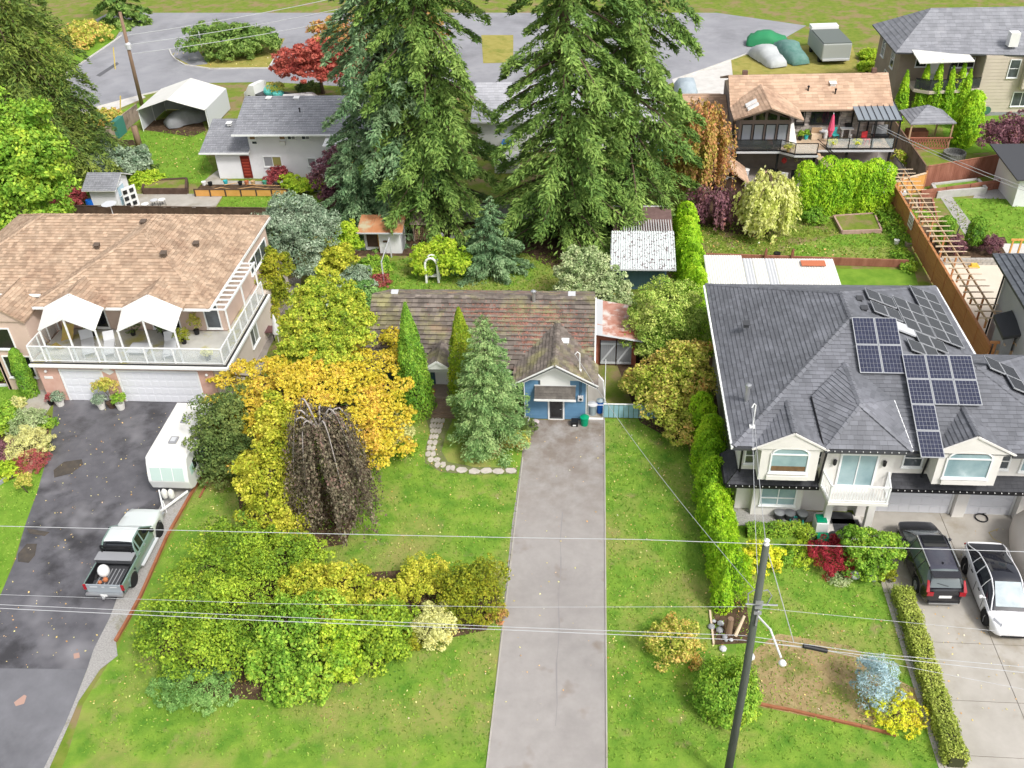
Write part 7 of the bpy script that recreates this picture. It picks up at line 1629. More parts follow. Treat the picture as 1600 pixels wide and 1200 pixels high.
plant('maple_tree', 'tall yellow-green tree rising behind the orange maple, left of the blue bungalow', 'tree', (500, 620),
      [(500, 462, 6.4, .9, .9, 1.0), (478, 495, 6.0, 1.0, 1.0, .9), (535, 488, 6.1, 1.0, 1.0, .9), (490, 530, 5.4, 1.2, 1.1, .9), (550, 525, 5.6, 1.0, 1.0, .8), (458, 545, 4.8, .8, .8, .8), (520, 560, 5.0, 1.2, 1.1, .8), (470, 570, 4.2, 1.0, .9, .7), (505, 430, 6.9, .35, .35, .8), (545, 455, 6.3, .4, .4, .7), (470, 465, 6.2, .45, .45, .7), (575, 500, 5.5, .5, .5, .6), (450, 510, 5.4, .5, .5, .6), (525, 440, 6.6, .3, .3, .6), (490, 448, 6.7, .3, .3, .6), (563, 470, 5.9, .3, .3, .6)],
      26000, 0.085, L_YGR, trunk=(3.6, .2), sub=0.3, asp=.7, shell=.5)
weeping('tall weeping copper beech with dark drooping curtains on the front lawn', G(530, 824), 7.4, 1.95, 430, 90, 0.07, L_PURP, name='weeping_beech', arms=9, squash=(1.05, .8), zmin=0.35, arch=.5)
plant('tall_shrub', 'tall golden-green shrub hugging the left side of the drooping copper tree', 'shrub', (428, 850),
      [(430, 650, 5.0, .8, .8, 1.0), (440, 700, 4.0, 1.2, 1.0, 1.2), (420, 745, 3.0, 1.4, 1.2, 1.2), (450, 780, 2.0, 1.2, 1.1, 1.1), (415, 800, 1.5, 1.1, 1.1, 1.0), (450, 840, .9, 1.0, 1.0, .8)], 14000, 0.085, L_GOLD, trunk=(2.0, .12), asp=.7)
plant('dense_shrub', 'dense dark green shrub beside the travel trailer', 'shrub', (352, 738),
      [(350, 660, 3.0, 1.5, 1.4, 1.2), (335, 700, 2.0, 1.3, 1.2, 1.2), (375, 710, 1.7, 1.5, 1.2, 1.2), (345, 730, .9, 1.3, 1.0, .9), (365, 640, 2.8, 1.1, 1.1, 1.0)], 13000, 0.08, L_DARK, trunk=(1.2, .1), asp=.65)
# the shrubbery at the front
plant('dense_shrub', 'big rounded mid-green shrub at the left end of the front shrubbery', 'shrub', (300, 1060),
      [(300, 950, 1.9, 1.6, 1.3, 1.2), (270, 1000, 1.2, 1.3, 1.2, 1.1), (350, 960, 2.0, 1.4, 1.3, 1.2), (320, 1010, 1.4, 1.4, 1.2, 1.1), (370, 1020, 1.0, 1.1, 1.0, .9), (255, 975, 1.0, .9, .9, .9)], 17000, 0.07, L_MID, trunk=(.8, .1), asp=.65)
plant('dense_shrub', 'broad green shrub below the golden one at the back of the shrubbery', 'shrub', (380, 905),
      [(370, 850, 1.9, 1.6, 1.2, 1.0), (430, 870, 1.7, 1.6, 1.2, 1.0), (480, 880, 1.2, 1.1, 1.0, .8), (330, 890, 1.5, 1.3, 1.1, 1.0), (400, 910, 1.5, 1.5, 1.1, 1.0)], 14000, 0.07, L_MID, trunk=(.8, .1), asp=.65)
sh('feathery blue-green juniper at the foot of the front shrubbery', (312, 1085), 1.75, 1.1, 9000, 0.06, L_TEAL, name='juniper_shrub', asp=.35, ry=1.0)
plant('leafy_shrub', 'loose lime-tinged leafy shrub in the centre of the front shrubbery', 'shrub', (470, 1050),
      [(440, 980, 1.5, 1.1, 1.0, 1.0), (500, 970, 1.5, 1.2, 1.0, 1.0), (430, 1040, 1.0, 1.1, 1.0, .9), (490, 1040, .9, 1.2, 1.0, .8), (405, 1010, 1.0, .8, .8, .8), (460, 1080, .6, 1.1, .8, .6)], 11000, 0.085, L_FRESH, trunk=(.7, .08), asp=.7, sub=.42)
plant('leafy_shrub', 'pale green leafy shrub with yellow tips behind the centre shrub', 'shrub', (500, 940),
      [(480, 910, 1.4, 1.0, .9, .8), (540, 915, 1.4, 1.2, .9, .8), (590, 935, 1.2, 1.0, .9, .8), (520, 950, 1.2, 1.1, .9, .8)], 9000, 0.08, L_GOLD, trunk=(.6, .07), asp=.7, sub=.42)
plant('leafy_shrub', 'bright yellow-green upright bush with dark green neighbour leaves', 'shrub', (555, 1040),
      [(540, 985, 1.4, .8, .7, .9), (530, 1020, 1.0, .7, .7, .7), (545, 1045, .5, .5, .5, .5)], 5000, 0.075, L_LIME, trunk=(.5, .06), asp=.7, sub=.42)
plant('leafy_shrub', 'deep green bush at the lower right of the front shrubbery', 'shrub', (580, 1030),
      [(580, 965, 1.4, 1.0, .9, .9), (600, 1000, .9, 1.0, .9, .8), (570, 1030, .5, .9, .8, .5), (620, 970, 1.0, .7, .8, .8)], 7500, 0.08, L_MID, trunk=(.6, .06), asp=.7, sub=.42)
plant('azalea_bush', 'yellow-topped azalea bush with a dark hollow in the middle', 'shrub', (668, 935),
      [(660, 895, 1.0, 1.0, .8, .6), (690, 905, .9, .8, .7, .6), (640, 920, .7, .7, .7, .6)], 5200, 0.06, L_GOLD, trunk=(.4, .05), asp=.65)
plant('leafy_shrub', 'olive-grey shrub at the right end of the shrubbery by the driveway', 'shrub', (745, 960),
      [(720, 915, 1.2, 1.0, .9, .8), (755, 905, 1.1, .9, .9, .8), (750, 940, .8, .9, .9, .7), (715, 945, .7, .8, .8, .6)], 7500, 0.065, L_OLIV, trunk=(.4, .05), asp=.6)
sh('creamy yellow dome-shaped shrub between the olive and green bushes', (680, 990), .95, 1.2, 5000, 0.06, L_CREAM, asp=.6)
sh('low olive bush tucked in front of the creamy dome', (632, 1005), .7, .8, 2600, 0.06, L_OLIV, asp=.6)
sh('small orange-leaved bush at the driveway edge', (778, 965), .4, .6, 900, 0.06, L_ORNG, asp=.6)
sh('pale cream variegated bush beside the orange maple', (616, 690), .85, 1.4, 4500, 0.06, L_CREAM, asp=.6)
sh('low green bush in front of the pale variegated bush', (635, 706), .6, .5, 1500, 0.06, L_MID, asp=.6)
# bungalow front
conifer('spruce_tree', 'blue-green spruce standing before the blue bungalow', G(766, 688), 7.9, 2.1, 26000, 0.105, L_SPR, z0=0.03, nb=190, droop=0.10, up=0.12, asp=.3, power=.62, irr=.16, cat='spruce', spray=.3)
cedar('pointed green cedar left of the porch steps', (-9.75, 41.0, 0), 7.2, 1.05, 12000, 0.09, L_ARB, taper=.6)
cedar('twin-topped cedar between the porch and the spruce', (-7.0, 41.1, 0), 6.9, .9, 9500, 0.09, L_ARBY, taper=.42)
sh('dark strap-leaved clump at the foot of the spruce', (757, 706), .55, .6, 900, 0.16, L_TEAL, asp=.14)
sh('low reddish brown perennial patch at the driveway corner', (805, 690), .8, .45, 1600, 0.08, L_MIX, asp=.4)
sh('small perennial clump with pink flowers at the bed edge', (775, 705), .35, .35, 500, 0.06, L_ORNG, asp=.6)
sh('thin brownish bush beside the driveway top', (822, 672), .6, .6, 1200, 0.07, L_DARK, asp=.4)
# right of bungalow
plant('rhododendron', 'huge rounded rhododendron by the rusty lean-to', 'shrub', (1043, 560),
      [(1040, 480, 3.4, 1.9, 1.8, 1.5), (1020, 515, 2.2, 1.5, 1.5, 1.5), (1065, 510, 2.6, 1.5, 1.5, 1.4), (1040, 545, 1.2, 1.8, 1.4, 1.2)], 20000, 0.10, L_RHOD, trunk=(1.5, .15), asp=.4, sub=.3)
plant('autumn_shrub', 'loose autumn shrub of yellow, green and rust above the long hedge', 'shrub', (1055, 670),
      [(1030, 590, 2.2, 1.3, 1.2, 1.0), (1075, 570, 3.0, 1.2, 1.2, 1.0), (1085, 600, 2.4, 1.0, 1.0, .9), (1045, 630, 1.6, 1.4, 1.2, 1.0), (1060, 665, 1.0, 1.0, 1.0, .8), (1000, 600, 1.2, .9, .9, .8)], 14000, 0.09, L_MIX, trunk=(1.2, .1), asp=.7, sub=.4)
hedge('long bright green cedar hedge between the bungalow lawn and the cream house', (5.75, 41.0), (6.05, 28.6), .74, .80, 2.55, 2600, 0.085, L_ARBL, taper=.55)
cedar('short pointed cedar at the street end of the long hedge', G(1127, 950), 2.5, .55, 2600, 0.07, L_ARBL, taper=.85)
cedar('slim cedar right behind the hedge end', G(1146, 925), 2.7, .42, 2200, 0.07, L_ARB, taper=.6)
hedge('bright cedar hedge behind the rhododendron, beside the pale-roofed shed', (6.3, 47.8), (6.35, 62.5), .95, .98, 2.9, 1900, 0.11, L_ARBL, taper=.5)
# front lawn right
sh('sparse orange-tinged bush beside the centre driveway', (1050, 1020), 1.15, 1.3, 3800, 0.065, L_MIX, asp=.6)
cedar('squat boxy cedar shrub left of the utility pole', G(1133, 1100), 1.75, 1.25, 7500, 0.085, L_FRESH, taper=.2, flat=True, name='cedar_shrub', cat='shrub')
sh('pale blue dwarf spruce on the mulch bed', (1362, 1092), .78, 2.0, 4500, 0.06, L_BLUE, name='dwarf_spruce', cat='spruce', asp=.3)
sh('yellow feathery low shrub in front of the pale blue spruce', (1398, 1118), 1.0, .6, 3200, 0.06, L_YELF, asp=.4)
sh('yellow-flowering bush beside the top of the utility pole', (1190, 880), .8, 1.0, 1800, 0.075, L_YELF, asp=.6)
sh('small round green bush under the yellow flowering bush', (1222, 878), .42, .6, 1600, 0.05, L_ARB, asp=.5)
sh('low yellow-green ground bush by the entry bed', (1250, 870), .8, .45, 1800, 0.06, L_LIME, asp=.5)
sh('crimson laceleaf maple mound by the entry bins', (1297, 880), .98, 1.0, 6500, 0.05, L_CRIM, name='laceleaf_maple', asp=.4)
plant('leafy_shrub', 'glossy green shrub between the crimson mound and the black car', 'shrub', (1362, 893), [(1340, 850, 1.1, .85, .8, .7), (1375, 860, 1.0, .9, .8, .7), (1355, 880, .6, .9, .8, .6)], 6500, 0.075, L_FRESH, trunk=(.5, .07), asp=.6)
sh('small clipped bush at the top end of the driveway hedge', (1386, 905), .32, .7, 1200, 0.05, L_OLIV, asp=.5)
trimmed('clipped box hedge along the concrete driveway', [G(1406, 930), G(1432, 1010), G(1470, 1130), G(1492, 1200)], .62, .72, 15000, 0.045, L_HEDG)
trimmed('low clipped hedge below the cream house windows', [G(1165, 835), G(1250, 832), G(1268, 850)], .5, .55, 5000, 0.045, L_FRESH)
sh('grey-green ground cover clump at the lawn edge', (1310, 905), .5, .25, 900, 0.05, L_SAGE, asp=.5)
# left garden
sh('clipped tan-green dome at the top of the left flower bed', (46, 668), .95, .95, 5200, 0.05, L_SAGE, asp=.5)
sh('large golden mounded bush in the left flower bed', (48, 705), 1.2, 1.15, 7000, 0.055, L_CREAM, asp=.4)
sh('burgundy laceleaf maple below the golden mound', (52, 728), .85, .75, 4500, 0.05, L_BURG, name='laceleaf_maple', asp=.3)
sh('spiky green bush at the corner of the asphalt', (76, 666), .5, .5, 900, 0.07, L_FRESH, asp=.3)
sh('green leafy bush at the left picture edge', (8, 668), .95, 1.3, 4200, 0.08, L_FRESH, asp=.6)
sh('dark purple-grey bush below the leafy one at the left edge', (3, 715), .8, .9, 3000, 0.06, L_PLUM, asp=.5)
sh('yellow hosta clump behind the timber border', (18, 738), .75, .5, 900, 0.13, L_LIME, asp=.35)
sh('small green bush on the walk edge', (58, 655), .4, .5, 900, 0.06, L_SAGE, asp=.5)
sh('yellowish little bush with a white stone on the left lawn', (28, 636), .45, .6, 1100, 0.06, L_CREAM, asp=.5)
plant('topiary_bush', 'little round-headed standard bush on the left lawn', 'shrub', (44, 770), [(37, 752, .75, .36, .36, .33)], 1500, 0.05, L_MIX, trunk=(.6, .03), asp=.5)
cedar('columnar cedar against the left house entry', (-33.0, 41.95, 0), 3.3, .5, 5200, 0.075, L_ARB, taper=.5, flat=True)
sh('low green bush under the left house window', (12, 592), .6, .6, 1300, 0.06, L_FRESH, asp=.6)
# middle yards
plant('apple_tree', 'grey-green leafy apple tree beside the pale-roofed shed', 'tree', (925, 470),
      [(910, 420, 2.6, 1.5, 1.3, 1.1), (940, 445, 2.0, 1.5, 1.3, 1.0), (895, 445, 2.0, 1.1, 1.1, .9), (960, 465, 1.2, 1.1, 1.1, .9), (925, 400, 3.3, .5, .5, .6)], 12000, 0.10, L_SAGE, trunk=(1.2, .11), asp=.6)
plant('olive_tree', 'silvery blue-green tree right of the left house roof', 'tree', (462, 425),
      [(455, 345, 4.2, 1.9, 1.7, 1.5), (490, 365, 3.4, 1.5, 1.5, 1.4), (430, 365, 3.2, 1.4, 1.4, 1.4), (465, 395, 2.2, 2.0, 1.7, 1.5)], 20000, 0.11, L_GREY, trunk=(1.5, .15), asp=.45)
plant('dense_shrub', 'olive green bush against the side of the left house', 'shrub', (418, 485),
      [(425, 415, 2.9, 1.2, 1.0, 1.0), (415, 445, 2.2, 1.3, 1.1, 1.1), (425, 470, 1.2, 1.3, 1.1, 1.0)], 9500, 0.10, L_OLIV, trunk=(1.2, .1), asp=.5)
plant('golden_hedge_bush', 'tall golden bush at the upper end of the garden border', 'shrub', (543, 405), [(543, 365, 2.4, .7, .7, .9), (540, 385, 1.6, 1.0, .9, 1.0)], 4500, 0.10, L_LIME, trunk=(.8, .08), asp=.6)
plant('golden_hedge_bush', 'golden bush with red-tinged tips in the garden border', 'shrub', (525, 438), [(530, 400, 2.1, 1.0, .9, .9), (520, 425, 1.2, 1.1, 1.0, .9)], 5200, 0.10, L_GOLD, trunk=(.8, .08), asp=.6)
sh('grey-green mound in front of the golden border bushes', (515, 470), 1.3, 1.5, 5000, 0.10, L_GREY, asp=.5)
sh('silvery spreading shrub right of the golden border', (555, 455), 1.4, 1.5, 5000, 0.10, L_GREY, asp=.5)
sh('dark teal leafy shrub behind the yellow-green tree', (570, 480), 1.2, 1.6, 4500, 0.10, L_TEAL, asp=.5)
sh('bright green berry patch beside the little white shed', (585, 425), 1.3, .8, 3500, 0.10, L_FRESH, asp=.5)
sh('brown withered patch of plants in the back garden', (590, 445), .9, .6, 1600, 0.09, L_BURG, asp=.3)
plant('leafy_shrub', 'yellow-lime shrub arching over the white garden arch', 'shrub', (690, 432), [(665, 400, 1.5, .9, .9, .8), (690, 395, 1.7, 1.1, 1.0, .9), (712, 410, 1.4, 1.0, 1.0, .9), (660, 420, .8, .7, .7, .7)], 7000, 0.10, L_LIME, trunk=(.7, .07), asp=.6)
sh('teal-leaved plant by the garden arch', (722, 425), .8, 1.1, 1600, 0.11, L_TEAL, asp=.5)
conifer('fir_tree', 'small pale blue-green fir at the foot of the tall firs', G(770, 425), 5.8, 2.6, 12000, 0.15, L_FIRB, z0=.05, nb=90, droop=.2, up=.1, asp=.35, irr=.2)
# the tall firs
def az1(a): return 1 + .25 * np.cos(a - 2.6)
FB = [('enormous tall fir on the right of the pair, by the pale-roofed shed', (2.2, 64.8, 0), 32, 4.7, 50000, L_FIR, .05), ('enormous tall fir in front, left of the pale-roofed shed', (-2.2, 61.2, 0), 34, 4.6, 54000, L_FIR, .05),
      ('enormous tall fir behind the small fir, left of the gap', (-11.8, 64.0, 0), 33, 4.5, 50000, L_FIR, .06), ('tall blue-green fir leaning its boughs toward the white house', (-15.0, 65.2, 0), 25, 4.4, 38000, L_FIRB, .08)]
for lab, b, h, R_, n_, m_, z_ in FB:
 conifer('fir_tree', lab, b, h, R_, n_, .26, m_, z0=z_, nb=210, droop=.46, power=.4, irr=.4, asp=.3, group='tall firs between the houses', spray=.19)
conifer('fir_tree', 'broad low fir below the white house, beside the little rusty-roofed shed', (-17.6, 64.4, 0), 8.5, 3.6, 15000, .22, L_FIRB, z0=.12, nb=90, droop=.3, irr=.3, asp=.34, power=.6)
conifer('cedar_tree', 'huge dark red cedar filling the upper left, drooping to the small white shed', (-47.4, 73.0, 0), 26, 7.6, 46000, .30, L_FIRD, z0=.04, nb=230, droop=.62, power=.72, irr=.16, asp=.25, cat='tree', spray=.24)
plant('broadleaf_tree', 'tall fresh-green tree at the left edge behind the brown shingle roof', 'tree', (0, 380),
      [(10, 200, 9, 2.6, 2.4, 2.4), (40, 250, 7, 2.6, 2.4, 2.2), (5, 290, 5.5, 3.0, 2.6, 2.4), (55, 300, 4.6, 2.4, 2.2, 2.0), (20, 330, 3.5, 3.2, 2.6, 2.2), (70, 270, 5.2, 1.8, 1.6, 1.6), (-30, 260, 7, 3, 3, 3)], 26000, 0.17, L_FRESH, trunk=(4, .3), asp=.6)
sh('round dark burgundy bush left of the small white shed', (108, 322), 1.2, 1.6, 2400, 0.14, L_BURG, asp=.5)
sh('grey-green bush in the corner of the fence by the cut pole', (196, 272), 2.2, 2.6, 7500, 0.14, L_GREY, asp=.5)
sh('orange and yellow shrubs outside the fence by the rear street', (165, 198), 1.7, 1.5, 2600, 0.16, L_MIX, asp=.6)
sh('mossy green rock-garden bush above the timber steps', (232, 287), 1.4, .9, 2600, 0.12, L_LIME, asp=.5)
plant('maple_tree', 'bright red Japanese maple on the rear street', 'tree', (505, 146),
      [(470, 95, 4.2, 2.8, 2.2, 1.1), (505, 85, 5.2, 2.6, 2.2, 1.1), (500, 110, 3.8, 2.8, 2.2, 1.0), (530, 115, 3.2, 2.0, 1.8, .9), (455, 105, 3.4, 1.8, 1.6, .8), (540, 95, 4.0, 2.0, 2.0, 1.0)], 12000, 0.17, L_RED, trunk=(2.0, .22), flat=.6, sub=.5, asp=.6)
sh('low dark green bush under the red maple', (484, 143), 1.3, .9, 1600, 0.15, L_DARK, asp=.5)
plant('plum_tree', 'dark purple plum tree by the outside stairs of the white house', 'tree', (532, 318),
      [(540, 255, 3.0, 1.6, 1.5, 1.2), (520, 275, 2.3, 1.6, 1.5, 1.2), (545, 285, 1.9, 1.5, 1.4, 1.2), (525, 305, .9, 1.2, 1.2, .9)], 9000, 0.14, L_PLUM, trunk=(1.2, .12), asp=.5)
plant('maple_tree', 'golden-yellow small maple right of the dark purple plum', 'tree', (585, 315), [(575, 265, 2.8, 1.6, 1.4, .9), (560, 285, 2.0, 1.2, 1.2, .8), (590, 250, 3.2, 1.2, 1.2, .8)], 5000, 0.15, L_YEL, trunk=(1.3, .1), asp=.6, sub=.5)
sh('burgundy ball-shaped maple at the white house wall', (436, 287), 1.05, 1.3, 2800, 0.10, L_BURG, asp=.5)
sh('lime ball shrub nearest the burgundy ball', (456, 297), .85, 1.2, 2200, 0.10, L_LIME, asp=.6, group='lime ball shrubs by the planter')
sh('lime ball shrub in the middle of the three', (474, 303), .9, 1.2, 2200, 0.10, L_LIME, asp=.6, group='lime ball shrubs by the planter')
sh('lime ball shrub nearest the stair rail', (494, 298), .75, 1.2, 1900, 0.10, L_LIME, asp=.6, group='lime ball shrubs by the planter')
# right rear
weeping('orange and olive weeping tree beside the tan garage roof', G(1086, 315), 7.8, 2.0, 260, 110, .12, L_ORNG, name='weeping_katsura', arms=9, bark=BARK, zmin=.8, arch=.35)
weeping('dark leafless-looking purple weeping tree beneath the orange one', G(1112, 352), 2.9, 1.9, 150, 50, .11, L_PLUM, name='weeping_maple', arms=7, bark=BARK)
weeping('pale yellow-green weeping willow in the garden', G(1198, 366), 4.3, 1.9, 420, 90, .13, L_WILL, name='weeping_willow', arms=10, bark=BARK, zmin=.7, arch=.3)
hedge('tall dense cedar hedge screening the terrace of the brown house', (15.4, 66.8), (21.3, 67.3), .72, .85, 4.0, 2300, .12, L_ARBL, taper=.2)
cedar('tall slim cedar at the corner of the tan garage roof', G(1056, 232), 5.2, .8, 3200, .15, L_ARB, taper=.6, group='slim cedars near the tan garage')
sh('round dark bush at the foot of the terrace hedge', (1272, 348), .75, 1.0, 1600, .09, L_ARB, asp=.5)
sh('leafy vine under the timber rail', (1320, 330), .6, .9, 700, .12, L_FRESH, asp=.5)
sh('green creeper along the inner side of the cedar fence', (1392, 350), .9, .7, 2200, .10, L_FRESH, asp=.6, ry=3.0)
sh('lower green creeper by the cedar fence', (1412, 410), .6, .5, 1200, .10, L_FRESH, asp=.6, ry=1.6)
for i, (a, b, lab) in enumerate([(1402, 178, 'narrow cedar at the taupe house corner'), (1433, 170, 'cedar below the smoked balcony glass'), (1452, 172, 'second cedar from the left below the balcony'), (1472, 172, 'cedar under the middle of the balcony'), (1488, 170, 'tall thin cedar in front of the balcony'), (1495, 188, 'cedar behind the grey gazebo roof')]):
 cedar(lab, G(a, b + 12), 4.6 + .3 * (i % 3), .7, 2300, .15, L_ARBL, taper=.6)
hedge('clump of tall cedars right of the grey gazebo', G(1498, 228), G(1512, 222), .7, .95, 4.6, 2600, .14, L_ARBL, taper=.6)
plant('plum_tree', 'dark purple plum tree above the redwood fence', 'tree', (1578, 250), [(1575, 205, 2.6, 1.6, 1.4, 1.0), (1560, 218, 1.9, 1.4, 1.3, .9), (1595, 200, 2.8, 1.6, 1.4, 1.0), (1590, 225, 1.7, 1.4, 1.3, .9)], 6500, .14, L_PLUM, trunk=(1.2, .12), asp=.4, sub=.45)
for (a, b), lab in (((1470, 388), 'bottle-shaped clipped cedar next to the cedar fence'), ((1518, 390), 'bottle-shaped clipped cedar between two purple balls')):
 t = thing('topiary_cedar', lab, 'topiary', G(a, b)); bw = G(a, b)
 P, T, B = column_cloud((bw[0], bw[1], .5), 1.9, .62, 3400, .09, taper=.25, flat=True); quads('crown', P, T, B, L_ARB, t)
 obj('trunk', MB().tube([bw, (bw[0], bw[1], 1)], .08, 6), BARK, t)
for (a, b), lab in (((1490, 396), 'purple clipped ball bush left of the second bottle cedar'), ((1546, 398), 'purple clipped ball bush at the right end of the wall')):
 sh(lab, (a, b), .62, 1.35, 2400, .07, L_PLUM, name='topiary_bush', asp=.4)
for (a, b), lab in (((1420, 340), 'leafy vegetables in the left timber planter'), ((1447, 342), 'leafy vegetables in the right timber planter'), ((1420, 378), 'green seedlings in the lower planter')):
 sh(lab, (a, b), .7, .45, 900, .10, L_FRESH, name='vegetable_plants', cat='plants', asp=.6)
# across the rear street
for (a, b, r, h, lab) in ((330, 88, 3.2, 3.4, 'dark evergreen bush on the traffic island, left'), (365, 86, 3.0, 3.2, 'dark evergreen bush in the middle of the island'), (400, 84, 2.6, 2.8, 'green evergreen bush at the island end')):
 sh(lab, (a, b), r, h, 3000, .25, L_FIR, asp=.4)
plant('broadleaf_tree', 'orange and yellow street tree above the firs', 'tree', (560, 60), [(530, 62, 3, 3, 3, 2), (600, 66, 3.4, 3.4, 3, 2), (650, 60, 3, 3, 3, 2)], 6000, .3, L_ORNG, trunk=(2, .2), asp=.6)
for (x, y, h, m_, lab) in ((-62, 122, 14, L_FIR, 'dark fir beyond the rear street at the far left'), (-30, 138, 15, L_FIR, 'distant fir on the far side of the island'), (16, 150, 13, L_FIRB, 'distant fir beyond the street on the right')):
 conifer('fir_tree', lab, (x, y, 0), h, 3.6, 5000, .5, m_, nb=60, asp=.4)
for (a, b, r, lab) in ((115, 78, 2.4, 'rusty-leaved bush beyond the rear street verge'), (140, 66, 2.6, 'green bush beside the rusty one beyond the verge'), (1357, 92, 1.0, 'yellow-green bush beside the taupe house'), (1355, 110, .9, 'second yellow-green bush beside the taupe house')):
 sh(lab, (a, b), r, r * .9, 1800, .2, L_MIX if a < 1000 else L_LIME, asp=.5)

# ================================================================== VEHICLES (built along +x, then placed)
def paint(name, c, rough=.25): return M(name, c, rough=rough, spec=.6, coat=.6)
TYRE = M('tyre_mat', (0.02, 0.02, 0.021), rough=.85); RIM = M('alloy_mat', (0.55, 0.56, 0.58), rough=.3, metal=.7); LAMPR = M('red_lamp_mat', (0.34, 0.012, 0.02), rough=.2, spec=.6); LAMPW = M('clear_lamp_mat', (0.7, 0.72, 0.74), rough=.1, spec=.7)
def wheel(t, x, y, r, w=.22, spokes=5, rim=None):
 s = 1 if y > 0 else -1
 m = MB(); m.lathe([(r * .62, -w / 2), (r * .93, -w / 2), (r, -w * .32), (r, w * .32), (r * .93, w / 2), (r * .62, w / 2), (r * .6, 0)], (x, y, r), 22, 'y')
 wh = obj('wheel', m, TYRE, t)
 d = MB(); yo = y + s * w * .36
 d.lathe([(r * .64, -.01), (r * .66, .012), (r * .56, .012), (r * .56, -.01)], (x, yo, r), 20, 'y')
 for i in range(spokes):
  a = 2 * pi * i / spokes; d.bar((x, yo, r), (x + cos(a) * r * .6, yo, r + sin(a) * r * .6), .035, .07)
 d.lathe([(.06, -.02), (.06, .02)], (x, yo, r), 10, 'y'); obj('rim', d, rim or RIM, wh)
 b = MB(); b.lathe([(r * .6, -.01), (r * .6, .01)], (x, yo - s * .04, r), 16, 'y'); obj('brake_disc', b, DKGREY, wh)
def car(name, label, cat, loc, rz, L, W, zs, zr, body, front_ax, rear_ax, wr, plan=None, zb0=.2, wt=.72, glassm=None, group=None, roofm=None, n=46, crown=.03, tail=None, trim=None, lights=True, archr=None):
 """zs: [(x,z)] shoulder line along the car, zr: [(x,z)] cabin line, body: paint"""
 t = thing(name, label, cat, loc, group, local=True, rz=rz); hx = L / 2
 X = np.linspace(-hx, hx, n); f = lambda tb, x: float(np.interp(x, [p[0] for p in tb], [p[1] for p in tb]))
 plan = plan or [(-hx, .66), (-hx + .12, .83), (-hx + .45, .96), (0, 1.0), (hx - .8, .98), (hx - .35, .9), (hx - .1, .78), (hx, .62)]
 rings = []; R_ = archr or wr + .06
 for x in X:
  w = W / 2 * f(plan, x); z1 = f(zs, x); zb = zb0 + .10 * max(0, abs(x) - hx + .35) / .35
  for ax in (front_ax, rear_ax):
   if abs(x - ax) < R_: zb = max(zb, wr + math.sqrt(R_ ** 2 - (x - ax) ** 2))
  zb = min(zb, z1 - .14); h = z1 - zb
  rings.append([(x, 0, zb), (x, w * .8, zb), (x, w * .965, zb + .03), (x, w, zb + h * .35), (x, w * .99, zb + h * .62), (x, w * .965, z1 - .05), (x, w * .90, z1), (x, w * .5, z1 + crown * .8), (x, 0, z1 + crown)])
 m = MB(); k = len(rings[0]); full = []
 for r in rings: full.append(r + [(p[0], -p[1], p[2]) for p in r[-2:0:-1]])
 q = len(full[0])
 for i in range(n - 1):
  for j in range(q):
   if i == 0: pass
 m.v = [p for r in full for p in r]; m.f = [(i * q + j, i * q + (j + 1) % q, (i + 1) * q + (j + 1) % q, (i + 1) * q + j) for i in range(n - 1) for j in range(q)]
 m.f.append(tuple(range(q))[::-1]); m.f.append(tuple((n - 1) * q + j for j in range(q)))
 bd = obj('body', m, body, t, smooth=True); bd.modifiers.new('edges', 'EDGE_SPLIT').split_angle = radians(38)
 # cabin
 xs0, xs1 = zr[0][0], zr[-1][0]; XC = np.linspace(xs0, xs1, 26); gl = MB(); rf = MB(); pil = MB(); cr = []
 for x in XC:
  w = W / 2 * f(plan, x); zl = f(zs, x) - .01; zt = max(f(zr, x), zl + .005); s = min(1, (zt - zl) / .35)
  y0 = w * .93; y1 = w * (.93 - (.93 - wt) * s); cr.append([(x, y0, zl), (x, (y0 + y1) / 2 + .02 * s, (zl + zt) / 2), (x, y1, zt - .03 * s), (x, y1 * .85, zt + .0), (x, 0, zt + .035 * s)])
 ztop = max(p[1] for p in zr)
 for i in range(len(XC) - 1):
  a, b = cr[i], cr[i + 1]; xm = (XC[i] + XC[i + 1]) / 2; isroof = f(zr, xm) > ztop - .085
  for sgn in (1, -1):
   A_ = [(p[0], sgn * p[1], p[2]) for p in a]; B__ = [(p[0], sgn * p[1], p[2]) for p in b]
   for j in range(4):
    tgt = gl if (j < 2 or not isroof) else rf; tgt.add([A_[j], B__[j], B__[j + 1], A_[j + 1]], [(0, 1, 2, 3)])
 def weld(mb_):
  d = {}; nv = []; mp = []
  for v in mb_.v:
   kx = tuple(round(c, 4) for c in v)
   if kx not in d: d[kx] = len(nv); nv.append(v)
   mp.append(d[kx])
  mb_.v = nv; mb_.f = [tuple(mp[i] for i in fc) for fc in mb_.f]; mb_.f = [fc for fc in mb_.f if len(set(fc)) >= 3]; return mb_
 obj('windows', weld(gl), glassm or GLSD, t, smooth=True)
 if rf.v: obj('roof', weld(rf), roofm or body, t, smooth=True)
 for sgn in (1, -1):
  pil.tube([(p[2][0], sgn * (p[2][1] + .004), p[2][2]) for p in cr], .028, 5)
  pil.tube([(p[0][0], sgn * (p[0][1] + .004), p[0][2] + .012) for p in cr], .018, 5)
  for fx in (.33, .5, .68):
   i = int(fx * 25); p = cr[i]; pil.tube([(p[0][0], sgn * (p[0][1] + .006), p[0][2]), (p[1][0], sgn * (p[1][1] + .006), p[1][2]), (p[2][0], sgn * (p[2][1] + .006), p[2][2])], .022 if fx == .5 else .016, 5)
 obj('pillars', pil, trim or body, t)
 for x in (front_ax, rear_ax):
  for s in (1, -1): wheel(t, x, s * (W / 2 - .12), wr)
